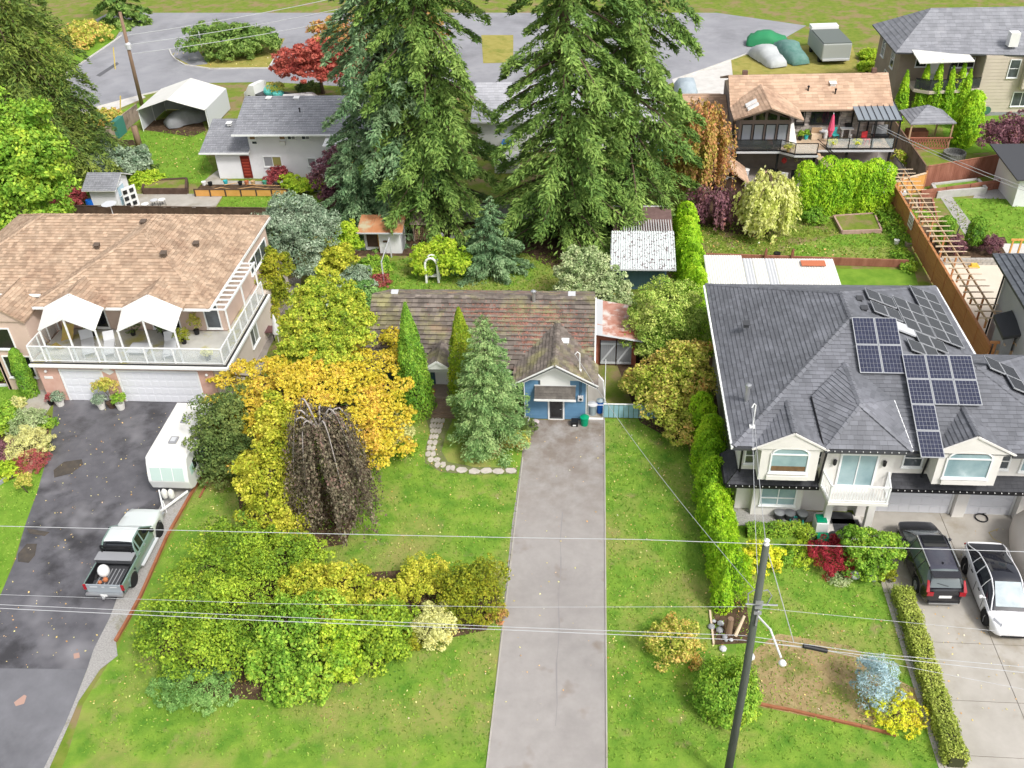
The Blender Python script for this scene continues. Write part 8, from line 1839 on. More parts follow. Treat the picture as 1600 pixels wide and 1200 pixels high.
 for s in (1, -1):
  xm = xs1 - .62; wm = W / 2; zm = f(zs, xm) + .08; mm = MB(); mm.tube([(xm, s * (wm * .9), zm - .06), (xm, s * (wm + .08), zm)], .025, 5); mm.lathe([(.03, -.05), (.085, 0), (.07, .06)], (xm - .02, s * (wm + .12), zm), 8, 'x'); obj('mirror', mm, body, t)
  for xd in (.25, -.75): obj('door_handle', MB().box(xd, xd + .18, s * W / 2 * .985 - .012, s * W / 2 * .985 + .02, f(zs, xd) - .16, f(zs, xd) - .13), METAL if trim is None else BLACKM, t)
  # door seams
  for xd in (.95, -.02, -.95): obj('door_seam', MB().box(xd, xd + .012, s * W / 2 - .012, s * W / 2 + .003, zb0 + .2, f(zs, xd) - .06), BLACK, t)
 m = MB(); m.box(-hx - .012, -hx + .05, -.26, .26, .62, .76); obj('number_plate', m, WHITE, t)
 if lights:
  for s in (1, -1):
   m = MB(); y = s * W / 2 * .72; m.vslab([(-hx + .02, y - .14, f(zs, -hx + .1) - .26), (-hx + .02, y + .12, f(zs, -hx + .1) - .26), (-hx + .02, y + .12, f(zs, -hx + .1) - .06), (-hx + .02, y - .14, f(zs, -hx + .1) - .06)], (-.05, 0, 0)); obj('tail_light', m, LAMPR, t)
   m = MB(); y = s * W / 2 * .60; m.slab([(hx - .30, y + s * .16, f(zs, hx - .3) - .10), (hx - .06, y - s * .0, f(zs, hx - .1) - .10), (hx - .1, y - s * .16, f(zs, hx - .1) - .05), (hx - .36, y + s * .06, f(zs, hx - .36) + .005)], .09); obj('headlight', m, LAMPW, t)
 m = MB(); m.box(-hx - .02, -hx + .06, -W * .36, W * .36, .3, .42); m.box(hx - .1, hx + .0, -W * .27, W * .27, .24, .36); obj('bumper_trim', m, BLACKM, t)
 return t
# black SUV, nose toward the house
rz_s = math.atan2(32.02 - 29.12, 14.23 - 14.17) + .0
BK = paint('black_paint_mat', (0.012, 0.012, 0.016))
suv = car('suv_car', 'black SUV parked on the concrete driveway with its nose to the garage', 'car', (15.0, 30.55, .03), radians(91.5), 4.6, 1.85,
 [(-2.3, .86), (-2.25, 1.02), (-1.6, 1.04), (0, .99), (.9, .98), (1.1, .97), (1.7, .90), (2.1, .80), (2.3, .62)], [(-2.12, 1.05), (-1.78, 1.50), (-1.5, 1.62), (-.2, 1.66), (.4, 1.63), (1.35, 1.0)], BK, 1.36, -1.34, .36, wt=.66, trim=BK, glassm=M('suv_glass_mat', (0.10, 0.125, 0.13), rough=.08, spec=.8), roofm=M('suv_roof_mat', (0.055, 0.055, 0.075), rough=.2, spec=.7))  # window colour lightened to stand in for a bluish sky reflection
m = MB(); [m.bar((-1.5, s * .62, 1.69), (.35, s * .62, 1.7), .04, .04) for s in (1, -1)]; obj('roof_rail', m, METAL, suv)
obj('roof_spoiler', MB().slab([(-2.02, -.58, 1.56), (-2.02, .58, 1.56), (-1.7, .6, 1.63), (-1.7, -.6, 1.63)], .03), BK, suv); obj('antenna', MB().vslab([(-1.35, 0, 1.67), (-1.2, 0, 1.67), (-1.35, 0, 1.78)], (0, .02, 0)), BK, suv)
for s in (1, -1): obj('tail_light', MB().vslab([(-2.26, s * .70, .98), (-2.26, s * .84, .98), (-1.95, s * .78, 1.35), (-1.98, s * .70, 1.35)], (-.05, 0, 0)), LAMPR, suv)
obj('sunroof', MB().slab([(-.35, -.5, 1.712), (.35, -.48, 1.70), (.35, .48, 1.70), (-.35, .5, 1.712)], .02), GLSD, suv); obj('rear_skid', MB().box(-2.34, -2.28, -.6, .6, .26, .32), METAL, suv); obj('rear_wiper', MB().bar((-2.1, -.1, 1.12), (-2.02, .35, 1.22), .015, .015), BLACK, suv)
# white electric crossover, nose toward the street
WP = paint('pearl_white_mat', (0.80, 0.80, 0.82))
DGL = M('dark_tinted_glass_mat', (0.018, 0.019, 0.026), rough=.04, spec=.9)
ev = car('electric_car', 'white electric crossover with dark glass roof parked nose-out on the driveway', 'car', (17.45, 28.95, .03), radians(-91.0), 4.75, 1.92,
 [(-2.37, .80), (-2.3, 1.04), (-1.7, 1.07), (0, 1.0), (.8, .97), (1.15, .94), (1.8, .82), (2.2, .68), (2.37, .5)], [(-2.15, 1.08), (-1.3, 1.40), (-.5, 1.58), (.0, 1.63), (.35, 1.60), (1.55, .93)], WP, 1.45, -1.44, .36, glassm=DGL, roofm=DGL, wt=.62, trim=WP, lights=False)
for s in (1, -1):
 obj('tail_light', MB().vslab([(-2.28, s * .5, .92), (-2.2, s * .84, .92), (-2.2, s * .84, .98), (-2.28, s * .5, .98)], (-.05, 0, 0)), LAMPR, ev)
 obj('headlight', MB().slab([(1.95, s * .80, .79), (2.22, s * .56, .68), (2.14, s * .50, .72), (1.85, s * .76, .84)], .05), M('smoked_lamp_mat', (.25, .26, .28), rough=.1), ev)
 obj('hood_seam', MB().bar((1.2, s * .66, .965), (2.15, s * .5, .735), .012, .012), GREY, ev)
obj('air_intake', MB().box(2.33, 2.395, -.5, .5, .26, .34), BLACKM, ev)
obj('windscreen', MB().slab([(.52, -.52, 1.572), (1.42, -.62, 1.03), (1.42, .62, 1.03), (.52, .52, 1.572)], .005), M('windscreen_mat', (0.22, 0.28, 0.31), (0.38, 0.44, 0.46), 2, .1, spec=.8), ev)
obj('front_plate', MB().box(2.34, 2.39, -.24, .24, .42, .52), WHITE, ev)
# pickup
PS = paint('pickup_silver_green_mat', (0.60, 0.64, 0.63), .25); PG2 = paint('pickup_green_mat', (0.17, 0.25, 0.22))
pk_rz = math.atan2(30.84 - 27.67, -20.57 + 20.53) + radians(0)
pk = thing('pickup_truck', 'silver-green pickup truck with open bed and tool box parked beside the gravel strip', 'pickup truck', (-21.55, 29.35, .02), None, local=True, rz=radians(90.5))
L, W = 5.1, 1.8; hx = L / 2; wr = .37; fa, ra = 1.62, -1.56
def hull(t, name, xs_, zs, zbf, plan, mat, W, crown=.03, arches=(), wr=.37):
 rings = []; f = lambda tb, x: float(np.interp(x, [p[0] for p in tb], [p[1] for p in tb]))
 for x in xs_:
  w = W / 2 * f(plan, x); z1 = f(zs, x); zb = zbf
  for ax in arches:
   if abs(x - ax) < wr + .07: zb = max(zb, wr + math.sqrt((wr + .07) ** 2 - (x - ax) ** 2))
  zb = min(zb, z1 - .12); h = z1 - zb; r = [(x, 0, zb), (x, w * .85, zb), (x, w * .98, zb + .03), (x, w, zb + h * .4), (x, w * .99, zb + h * .7), (x, w * .97, z1 - .05), (x, w * .91, z1), (x, w * .5, z1 + crown * .8), (x, 0, z1 + crown)]
  rings.append(r + [(p[0], -p[1], p[2]) for p in r[-2:0:-1]])
 m = MB(); q = len(rings[0]); n = len(rings); m.v = [p for r in rings for p in r]; m.f = [(i * q + j, i * q + (j + 1) % q, (i + 1) * q + (j + 1) % q, (i + 1) * q + j) for i in range(n - 1) for j in range(q)]; m.f.append(tuple(range(q))[::-1]); m.f.append(tuple((n - 1) * q + j for j in range(q)))
 o = obj(name, m, mat, t, smooth=True); o.modifiers.new('edges', 'EDGE_SPLIT').split_angle = radians(38); return o
pl_ = [(-.6, 1), (1.6, 1), (2.1, .95), (2.4, .86), (2.55, .7)]
hull(pk, 'hood', np.linspace(.98, 2.55, 24), [(.9, 1.08), (1.2, 1.10), (2.1, 1.03), (2.4, .95), (2.55, .72)], .32, pl_, PS, W, .04, (fa,))
hull(pk, 'body', np.linspace(-.72, .975, 10), [(-.8, 1.05), (1.1, 1.08)], .32, pl_, PG2, W)
# cab
cabx = [(-.68, 1.06), (-.5, 1.60), (-.3, 1.70), (.45, 1.70), (1.12, 1.09)]
gl = MB(); cr = []
XC = np.linspace(-.68, 1.12, 16)
for x in XC:
 z = np.interp(x, [p[0] for p in cabx], [p[1] for p in cabx]); s = (z - 1.05) / .65; cr.append([(x, .83, 1.05), (x, .83 - .15 * s, float(z) - .03 * s), (x, .55, float(z) + .0), (x, 0, float(z) + .03)])
rf = MB()
for i in range(15):
 rr = -.45 < (XC[i] + XC[i + 1]) / 2 < .5
 for sg in (1, -1):
  A_ = [(p[0], sg * p[1], p[2]) for p in cr[i]]; B2 = [(p[0], sg * p[1], p[2]) for p in cr[i + 1]]
  for j in range(3): (rf if (j > 0 and rr) else gl).add([A_[j], B2[j], B2[j + 1], A_[j + 1]], [(0, 1, 2, 3)])
obj('windows', gl, GLSD, pk, smooth=True); obj('cab_roof', rf, PS, pk, smooth=True)
m = MB()
for sg in (1, -1):
 m.tube([(p[1][0], sg * (p[1][1] + .01), p[1][2]) for p in cr], .04, 6)
 for i in (1, 3, 7): p = cr[i]; m.tube([(p[0][0], sg * .84, 1.05), (p[1][0], sg * (p[1][1] + .01), p[1][2])], .045 if i < 6 else .035, 5)
obj('pillars', m, PG2, pk)
obj('rear_window_slats', MB().bar((-.67, -.6, 1.32), (-.67, .6, 1.32), .03, .04).bar((-.62, -.58, 1.45), (-.62, .58, 1.45), .03, .04), BLACKM, pk)
m = MB(); m.bar((-.74, -.72, 1.62), (-.74, .72, 1.62), .06, .06); [m.bar((-.74, y, 1.1), (-.74, y, 1.62), .05, .05) for y in (-.7, .7)]; m.bar((-.76, -.74, 1.5), (-.76, .74, 1.5), .03, .03); obj('headache_rack', m, BLACKM, pk)
# bed
m = MB()
for sg in (1, -1):
 m.box(-2.45, -1.98, sg * .88 - .05, sg * .88 + .02, .5, 1.02); m.box(-1.14, -.72, sg * .88 - .05, sg * .88 + .02, .4, 1.02); m.box(-1.98, -1.14, sg * .88 - .05, sg * .88 + .02, .82, 1.02)
obj('bed_side', m, PG2, pk, bevel=.015)
m = MB()
for sg in (1, -1):
 for i in range(6):
  a0, a1 = pi * i / 6, pi * (i + 1) / 6; m.bar((ra + .42 * cos(a0), sg * .89, .38 + .42 * sin(a0)), (ra + .42 * cos(a1), sg * .89, .38 + .42 * sin(a1)), .07, .07)
obj('wheel_arch', m, PG2, pk)
fl = obj('bed_floor', MB().box(-2.42, -.73, -.8, .8, .52, .58), DKGREY, pk)
for i in range(8): obj('bed_rib', MB().box(-2.4, -1.15, -.7 + i * .18, -.66 + i * .18, .581, .6), GREY, pk)
obj('bed_liner', MB().box(-2.42, -.75, .78, .825, .5, 1.04).box(-2.42, -.75, -.825, -.78, .5, 1.04).box(-.775, -.73, -.78, .78, .5, 1.0), BLACK, pk)
tg = obj('tailgate', MB().box(-2.5, -2.45, -.80, .80, .5, 1.0), M('tailgate_mat', (0.30, 0.33, 0.36), rough=.3, spec=.6), pk, bevel=.015); obj('tailgate_lettering', MB().box(-2.512, -2.502, .28, .62, .84, .9).box(-2.512, -2.502, -.05, .08, .84, .9).box(-2.512, -2.502, -.62, -.3, .84, .9), LGREY, tg)
obj('rear_bumper', MB().box(-2.66, -2.505, -.86, .86, .42, .55), METAL, pk, bevel=.02); obj('number_plate', MB().box(-2.675, -2.662, -.15, .15, .44, .58), WHITE, pk); obj('tow_hitch', MB().box(-2.8, -2.66, -.04, .04, .36, .44).ball((-2.78, 0, .5), .04, 8, 6), METAL, pk)
for s in (1, -1):
 obj('tail_light', MB().box(-2.515, -2.455, s * .87 - .06, s * .87 + .06, .68, .98), LAMPR, pk); obj('headlight', MB().box(2.38, 2.5, s * .62 - .14, s * .62 + .14, .72, .86), LAMPW, pk)
 obj('running_board', MB().box(-.7, 1.1, s * .95 - .07, s * .95 + .07, .33, .38), LGREY, pk)
 obj('mirror', MB().box(.72, .84, s * 1.0 - .1, s * 1.0 + .1, 1.1, 1.26), BLACKM, pk, bevel=.02)
 for x in (fa, ra): wheel(pk, x, s * .80, wr, .24, 6)
 for xd in (-.1, -.7): obj('door_handle', MB().box(xd + .1, xd + .26, s * .9 - .01, s * .9 + .02, .92, .96), METAL, pk)
obj('front_bumper', MB().box(2.42, 2.62, -.8, .8, .4, .6), METAL, pk, bevel=.03); obj('grille', MB().box(2.5, 2.56, -.42, .42, .66, .86), BLACKM, pk)
tb = thing('tool_box', 'grey tool box lying across the pickup bed behind the cab', 'tool box', (-21.55, 28.38, .98), None, local=True, rz=radians(90.5)); obj('box', MB().box(-.24, .24, -.86, .86, .02, .24), DKGREY, tb, bevel=.02); obj('lid', MB().box(-.26, .26, -.88, .88, .243, .29), GREY, tb, bevel=.015)
o = obj('sack', MB().ball((0, 0, .32), .27, 14, 10, (1, 1, 1.2)), WHITE, None, smooth=True); o.location = (-21.9, 27.75, .62); tag(o, 'bulging white sack standing in the pickup bed', 'sack')
one('rubbish', MB().ball((-21.75, 27.45, .7), .13, 8, 6).ball((-21.95, 27.3, .68), .1, 8, 6), TERRA, 'orange-brown bundle next to the white sack in the pickup bed', 'bundle', smooth=True)

# travel trailer
tr = thing('travel_trailer', 'white travel trailer with pale green band parked beside the dark shrub', 'trailer', (-21.05, 35.9, 0), None, local=True, rz=radians(-90))
TW = paint('trailer_white_mat', (0.78, 0.79, 0.78), .35); TG = M('trailer_green_mat', (0.42, 0.60, 0.54), rough=.4)
prof = [(-2.55, .45), (1.9, .45), (2.2, .6), (2.35, 1.15), (2.3, 1.5), (2.1, 2.1), (1.95, 2.42), (-2.4, 2.5), (-2.6, 2.3)]
m = MB(); m.vslab([(x, -1.05, z) for x, z in prof], (0, 2.1, 0)); obj('body', m, TW, tr, bevel=.05)
obj('roof_sheet', MB().slab([(-2.35, -1.0, 2.545), (1.92, -1.0, 2.47), (1.92, 1.0, 2.47), (-2.35, 1.0, 2.545)], .03), FABW, tr, bevel=.01)
for s in (1, -1):
 obj('green_band', MB().box(-2.45, 1.9, s * 1.055 - .006, s * 1.055 + .006, 1.25, 1.75), TG, tr)
 obj('window', MB().box(.5, 1.5, s * 1.065 - .008, s * 1.065 + .012, 1.3, 1.85), GLSD, tr); obj('window', MB().box(-1.6, -.8, s * 1.065 - .008, s * 1.065 + .012, 1.4, 1.85), GLSD, tr)
 for x in (.83, 1.16): obj('window_bar', MB().box(x - .015, x + .015, s * 1.08 - .008, s * 1.08 + .012, 1.3, 1.85), WHITEV, tr)
 obj('wheel_cover', MB().box(-.6, .5, s * 1.05 - .02, s * 1.05 + .025, .3, .75), LGREY, tr); wheel(tr, -.05, s * .95, .33, .2)
obj('front_window', MB().vslab([(2.335, -.85, 1.22), (2.335, .85, 1.22), (2.19, .85, 1.95), (2.19, -.85, 1.95)], (.03, 0, 0)), M('pale_green_pane_mat', (0.50, 0.62, 0.58), rough=.2), tr)
for y in (-.3, .3): obj('window_bar', MB().vslab([(2.37, y - .015, 1.22), (2.37, y + .015, 1.22), (2.225, y + .015, 1.95), (2.225, y - .015, 1.95)], (.012, 0, 0)), WHITEV, tr)
for x in (-.9, .75): obj('roof_hatch', MB().box(x - .25, x + .25, -.2, .2, 2.5, 2.6), GREY, tr, bevel=.02); obj('roof_hatch_lid', MB().box(x - .16, x + .16, -.12, .12, 2.602, 2.62), LGREY, tr)
obj('air_vent', MB().box(-1.3, -1.0, -.85, -.6, 2.5, 2.62), WHITEV, tr)
m = MB(); m.bar((2.2, .75, .42), (3.55, 0, .42), .07, .1); m.bar((2.2, -.75, .42), (3.55, 0, .42), .07, .1); m.box(3.5, 3.75, -.04, .04, .4, .5); m.tube([(3.35, 0, 0), (3.35, 0, .8)], .03, 8); obj('drawbar', m, WHITEV, tr)
obj('gas_bottle', MB().lathe([(.12, 0), (.15, .05), (.15, .4), (.08, .5), (.03, .55)], (2.75, .17, .48), 12), FABW, tr, smooth=True); obj('gas_bottle', MB().lathe([(.12, 0), (.15, .05), (.15, .4), (.08, .5), (.03, .55)], (2.75, -.17, .48), 12), FABW, tr, smooth=True)
obj('side_door', MB().box(-.7, -.1, -1.075, -1.06, .7, 2.2), WHITEV, tr)

# cars behind
def covered(label, loc, rz, L, W, H_, mat, name='covered_car'):
 t = thing(name, label, 'car', loc, None, local=True, rz=rz); m = MB(); xs_ = np.linspace(-L / 2, L / 2, 14)
 pr = [(-.5, .35), (-.47, .62), (-.36, .68), (-.25, .95), (.05, 1.0), (.2, .72), (.42, .6), (.5, .3)]; rings = []
 for x in xs_:
  h = H_ * np.interp(x / L, [p[0] for p in pr], [p[1] for p in pr]); w = W / 2 * (1 - .15 * abs(2 * x / L) ** 4); rings.append([(x, -w * 1.02, .08), (x, -w, h * .55), (x, -w * .72, h * .95), (x, 0, h), (x, w * .72, h * .95), (x, w, h * .55), (x, w * 1.02, .08)])
 q = 7; m.v = [(p[0], p[1] + random.uniform(-.05, .05), max(p[2] + random.uniform(-.06, .06), .05)) for r in rings for p in r]; m.f = [(i * q + j, i * q + j + 1, (i + 1) * q + j + 1, (i + 1) * q + j) for i in range(13) for j in range(q - 1)] + [tuple(range(q)), tuple(13 * q + j for j in range(q))[::-1]]
 obj('car_cover', m, mat, t, smooth=True)
 return t
covered('car under a grey cover inside the white peaked carport', (-39.9, 86.6, .02), radians(40), 4.5, 1.8, 1.35, M('grey_cover_mat', (0.20, 0.205, 0.215), (0.28, 0.285, 0.30), 1.5, .8, .4, 6))
covered('vehicle under a blue-grey cover on the drive of the brown house', (8.6, 93.5, .02), radians(92), 4.6, 2.0, 1.7, M('blue_cover_mat', (0.30, 0.36, 0.40), (0.40, 0.46, 0.50), 1.5, .8, .4, 6))
covered('small white covered vehicle half hidden by the firs near the drive', (4.6, 92.5, .02), radians(100), 3.6, 1.7, 1.3, FABW)
covered('grey boat or car under a silver cover on the dry lawn', (18.0, 104.0, .02), radians(-70), 5.4, 2.1, 1.6, M('silver_cover_mat', (0.42, 0.44, 0.44), (0.52, 0.54, 0.54), 1.5, .8, .4, 6))
covered('vehicle under a green tarpaulin beside the silver cover', (20.5, 105.0, .02), radians(-72), 5.6, 2.1, 1.7, M('green_tarp_mat', (0.08, 0.20, 0.17), (0.16, 0.28, 0.25), 2, .7, .5, 6))
covered('green tarpaulin heap behind the silver cover', (18.8, 110, .02), radians(-10), 4.5, 2.4, 1.5, M('bright_green_tarp_mat', (0.03, 0.24, 0.10), rough=.7))
rv = thing('camper', 'dark grey flat-roofed camper next to the green tarpaulin', 'camper', (24.6, 105.4, 0), None, local=True, rz=radians(4)); obj('body', MB().box(-1.5, 1.5, -3.0, 3.0, .5, 2.2), M('camper_mat', (0.36, 0.38, 0.36), rough=.7), rv, bevel=.1); obj('roof', MB().box(-1.45, 1.45, -2.9, 2.2, 2.21, 2.3), M('camper_roof_mat', (0.14, 0.16, 0.15), rough=.8), rv); obj('front_cap', MB().box(-1.45, 1.45, 2.25, 3.4, 2.21, 2.6), WHITE, rv); obj('bumper', MB().box(-1.4, 1.4, -3.15, -3.01, .5, .7), LGREY, rv)
for x in (-1.35, 1.35):
 for y in (-1.8, 1.8): obj('wheel', MB().lathe([(.2, -.12), (.36, -.12), (.36, .12), (.2, .12)], (x, y, .36), 14, 'x'), TYRE, rv)
tk = thing('work_truck', 'small white truck loaded with turquoise tarpaulin and brush behind the carport tent', 'truck', (-33.6, 92.5, 0), None, local=True, rz=radians(155))
hull(tk, 'cab', np.linspace(.9, 2.6, 14), [(.9, 1.8), (1.6, 1.75), (2.1, 1.1), (2.6, .8)], .35, [(0, 1), (2, 1), (2.6, .8)], WHITE, 1.9); obj('bed', MB().box(-2.6, .85, -.95, .95, .7, .9), DKGREY, tk)
obj('tarpaulin', MB().ball((-.6, 0, 1.2), .85, 12, 8, (1, 1, .7)).ball((-1.6, .2, 1.1), .6, 10, 7, (1, 1, .8)), M('turquoise_tarp_mat', (0.04, 0.48, 0.45), (0.2, 0.6, 0.55), 3, .6), tk); P, T, Bq = cloud([(-1.2, 0, 1.6, 1.1, .7, .4)], 900, .14, asp=.2); quads('brush', P, T, Bq, L_MIX, tk)
for x in (1.7, -1.6):
 for s in (1, -1): wheel(tk, x, s * .85, .36, .22)
pk2 = thing('parked_pickup', 'white pickup with a canopy parked behind the white house', 'pickup truck', (-28.6, 89.5, 0), None, local=True, rz=radians(10))
hull(pk2, 'body', np.linspace(-2.6, 2.6, 30), [(-2.6, 1.0), (.9, 1.05), (1.6, 1.0), (2.6, .75)], .35, [(-2.6, 1), (2, 1), (2.6, .8)], WHITE, 1.85, .03, (1.6, -1.6)); hull(pk2, 'canopy', np.linspace(-2.4, -.2, 6), [(-2.4, 1.6), (-.2, 1.65)], 1.06, [(-3, .92), (3, .92)], WHITE, 1.85); hull(pk2, 'cab', np.linspace(-.15, 1.2, 10), [(-.15, 1.68), (.5, 1.66), (1.2, 1.1)], 1.05, [(-3, .9), (3, .9)], WHITE, 1.85)
for s in (1, -1): obj('window', MB().box(-.1, .7, s * .83 - .02, s * .83 + .02, 1.15, 1.5), GLSD, pk2); obj('window', MB().box(-2.2, -.4, s * .85 - .02, s * .85 + .02, 1.15, 1.45), GLSD, pk2); [wheel(pk2, x, s * .82, .36, .22) for x in (1.6, -1.6)]
# tarp covered boat at the right edge
bt = thing('covered_boat', 'tall object under pale canvas at the right edge beside the white car', 'covered boat', (20.2, 31.0, 0))
m = MB(); ring = []
for i, y in enumerate(np.linspace(26.2, 33.2, 9)):
 w_ = [.9, 1.2, 1.35, 1.4, 1.4, 1.4, 1.35, 1.2, .9][i]; h = [1.2, 2.0, 2.5, 2.7, 2.7, 2.6, 2.4, 2.0, 1.4][i]; ring.append([(20.35 - w_, y, .05), (20.35 - w_ * .98, y, h * .6), (20.35 - w_ * .6, y, h * .93), (20.35, y, h), (20.35 + w_ * .6, y, h * .93), (20.35 + w_, y, h * .6), (20.35 + w_, y, .05)])
m.v = [(p[0] + random.uniform(-.05, .05), p[1], max(.02, p[2] + random.uniform(-.05, .05))) for r in ring for p in r]; m.f = [(i * 7 + j, i * 7 + j + 1, (i + 1) * 7 + j + 1, (i + 1) * 7 + j) for i in range(8) for j in range(6)] + [tuple(range(7)), tuple(56 + j for j in range(7))[::-1]]
obj('canvas', m, M('cream_canvas_mat', (0.72, 0.66, 0.60), (0.78, 0.73, 0.67), 1.0, .8, .3, 8), bt, smooth=True)

# ================================================================== SMALL THINGS
def bin_(label, p, r, h, mat, lid=None, name='bin', cat='bin', square=False):
 t = thing(name, label, cat, p)
 if square: obj('body', MB().prism([(p[0] - r, p[1] - r), (p[0] + r, p[1] - r), (p[0] + r, p[1] + r), (p[0] - r, p[1] + r)], p[2], p[2] + h), mat, t, bevel=.02); obj('lid', MB().box(p[0] - r * 1.08, p[0] + r * 1.08, p[1] - r * 1.08, p[1] + r * 1.08, p[2] + h + .003, p[2] + h + .05), lid or mat, t, bevel=.015)
 else: obj('body', MB().lathe([(r * .82, 0), (r, h), (r * .96, h)], p, 18), mat, t, smooth=False); obj('lid', MB().lathe([(r * 1.08, h), (r * 1.08, h + .05), (r * .4, h + .11), (.02, h + .12)], p, 18), lid or mat, t)
 return t
GRN = M('green_plastic_mat', (0.0, 0.28, 0.14), rough=.4); BLU = M('blue_plastic_mat', (0.01, 0.12, 0.50), rough=.4); GAL = M('galvanised_mat', (0.35, 0.42, 0.45), rough=.5, metal=.3)
bin_('green lidded bin at the right corner of the blue garage front', (-.42, 40.35, 0), .23, .5, GRN)
b = bin_('black crate-like box with a white tag beside the green bin', (-.95, 40.32, 0), .18, .28, BLACK, square=True, name='recycling_box'); obj('tag', MB().box(-1.05, -.88, 40.13, 40.138, .06, .15), WHITE, b)
bin_('grey galvanised bin behind the white tube gate', (.0, 41.35, 0), .26, .65, GAL, LGREY)
bin_('tall blue bin behind the white tube gate', (.42, 41.5, 0), .2, .8, BLU, GAL)
t = thing('garden_urn', 'grey plastic urn and stool by the left corner of the garage', 'urn', (-3.55, 40.4, 0)); obj('urn', MB().lathe([(.1, 0), (.2, .4), (.17, .42), (.15, .3)], (-3.6, 40.3, 0), 12), LGREY, t)
t = thing('stepping_stool', 'pinkish-grey round stool next to the urn', 'stool', (-3.15, 40.35, 0)); obj('seat', MB().lathe([(.2, .12), (.24, .18), (.1, .22)], (-3.12, 40.3, 0), 12), M('pinkish_mat', (0.55, 0.46, 0.48)), t)
for sx, sy in ((-.12, 0), (.12, .05), (0, .15)): obj('leg', MB().box(-3.12 + sx - .02, -3.12 + sx + .02, 40.3 + sy - .02, 40.3 + sy + .02, 0, .12), GREY, t)
# three round bins and others in front of the cream house
for px_, py_, lab in ((1217, 812, 'left of the three round dark bins under the ground floor window'), (1233, 813, 'middle of the three round dark bins under the window'), (1253, 814, 'right of the three round dark bins under the window')):
 g = G(px_, py_); bin_(lab, (g[0], g[1] + .1, 0), .24, .38, DKGREY, GREY)
m = MB(); g = G(1244, 818); m.tube([(g[0] + .3 * cos(a), g[1] + .3 * sin(a), .1 + .02 * i / 8) for i, a in enumerate(np.linspace(0, 12, 40))], .03, 5); one('garden_hose', m, M('aqua_hose_mat', (0.05, 0.45, 0.38), rough=.5), 'coiled aqua garden hose between the round bins', 'hose')
g = G(1281, 832); sh_t = thing('storage_shelf', 'white box with green lids standing by the entry', 'storage box', (g[0], g[1], 0)); obj('box', MB().box(g[0] - .28, g[0] + .28, g[1] - .2, g[1] + .5, 0, .75), WHITE, sh_t, bevel=.02)
for i, dz in enumerate((0, .28)): obj('lid', MB().box(g[0] - .26, g[0] + .2, g[1] - .15 + dz, g[1] + .1 + dz, .755, .84), GRN, sh_t, bevel=.02)
g = G(1284, 848); bin_('bright green box in front of the white storage box', (g[0], g[1], 0), .26, .35, GRN, square=True, name='recycling_box')
g = G(1302, 846); bin_('round black pot bin beside the bright green box', (g[0], g[1], 0), .27, .35, BLACK, DKGREY)
g = G(1328, 838); t = thing('entry_seat', 'dark round seat at the entry column', 'stool', (g[0], g[1], 0)); obj('seat', MB().ball((g[0], g[1], .35), .28, 12, 8), BLACK, t, smooth=True)
g = G(1328, 826); one('door_rug', MB().box(g[0] - .75, g[0] + .5, g[1] - .5, g[1] + .6, .03, .045), DKGREY, 'dark rug on the entry walk of the cream house', 'rug')
g = G(1265, 793); 
m = MB(); g = G(1533, 811); m.tube([(g[0] + .28 * cos(a), g[1] + .28 * sin(a), .05 + .01 * i / 8) for i, a in enumerate(np.linspace(0, 20, 50))] + [(g[0] + .9, g[1] + .5, .05), (g[0] + 1.1, g[1] + .9, .05)], .02, 5); one('charging_cable', m, BLACK, 'black cable coiled in front of the garage doors', 'cable')
m = MB(); p = [G(x, y, .05) for x, y in ((1560, 826), (1545, 832), (1552, 842), (1565, 848))]; m.tube(p, .012, 5); one('yellow_cord', m, M('cord_mat', (0.62, 0.5, 0.15)), 'thin yellow cord on the concrete near the canvas-covered boat', 'cord')
# rubble and stump near pole
st = thing('stump_pile', 'tree stumps and broken rocks at the street end of the long hedge', 'stump', G(1140, 990))
g = G(1137, 990); m = MB(); m.tube([(g[0], g[1], 0), (g[0] + .05, g[1] + .05, .9)], [.17, .13], 8); obj('stump', m, POLEB, st); m = MB(); m.tube([(g[0] + .3, g[1] - .1, 0), (g[0] + .65, g[1] + .35, .75)], [.09, .06], 7); obj('branch', m, PALEW, st)
for i in range(9):
 a = random.random() * 6; r = random.uniform(.2, .9); obj('rock', MB().ball((g[0] - .15 + r * .6 * cos(a), g[1] + r * sin(a), .08), random.uniform(.08, .2), 7, 5, (1, 1, .7)), LGREY if i % 2 else GREY, st)
for (a, b, r, lab) in ((1335, 901, .24, 'pale rounded rock under the glossy green shrub'), (1362, 903, .3, 'larger flat pale rock under the glossy green shrub'), (1172, 1028, .2, 'white boulder at the foot of the utility pole')):
 g = G(a, b); one('garden_rock', MB().ball((g[0], g[1], r * .4), r, 9, 6, (1, 1, .7)), LGREY, lab, 'rock')
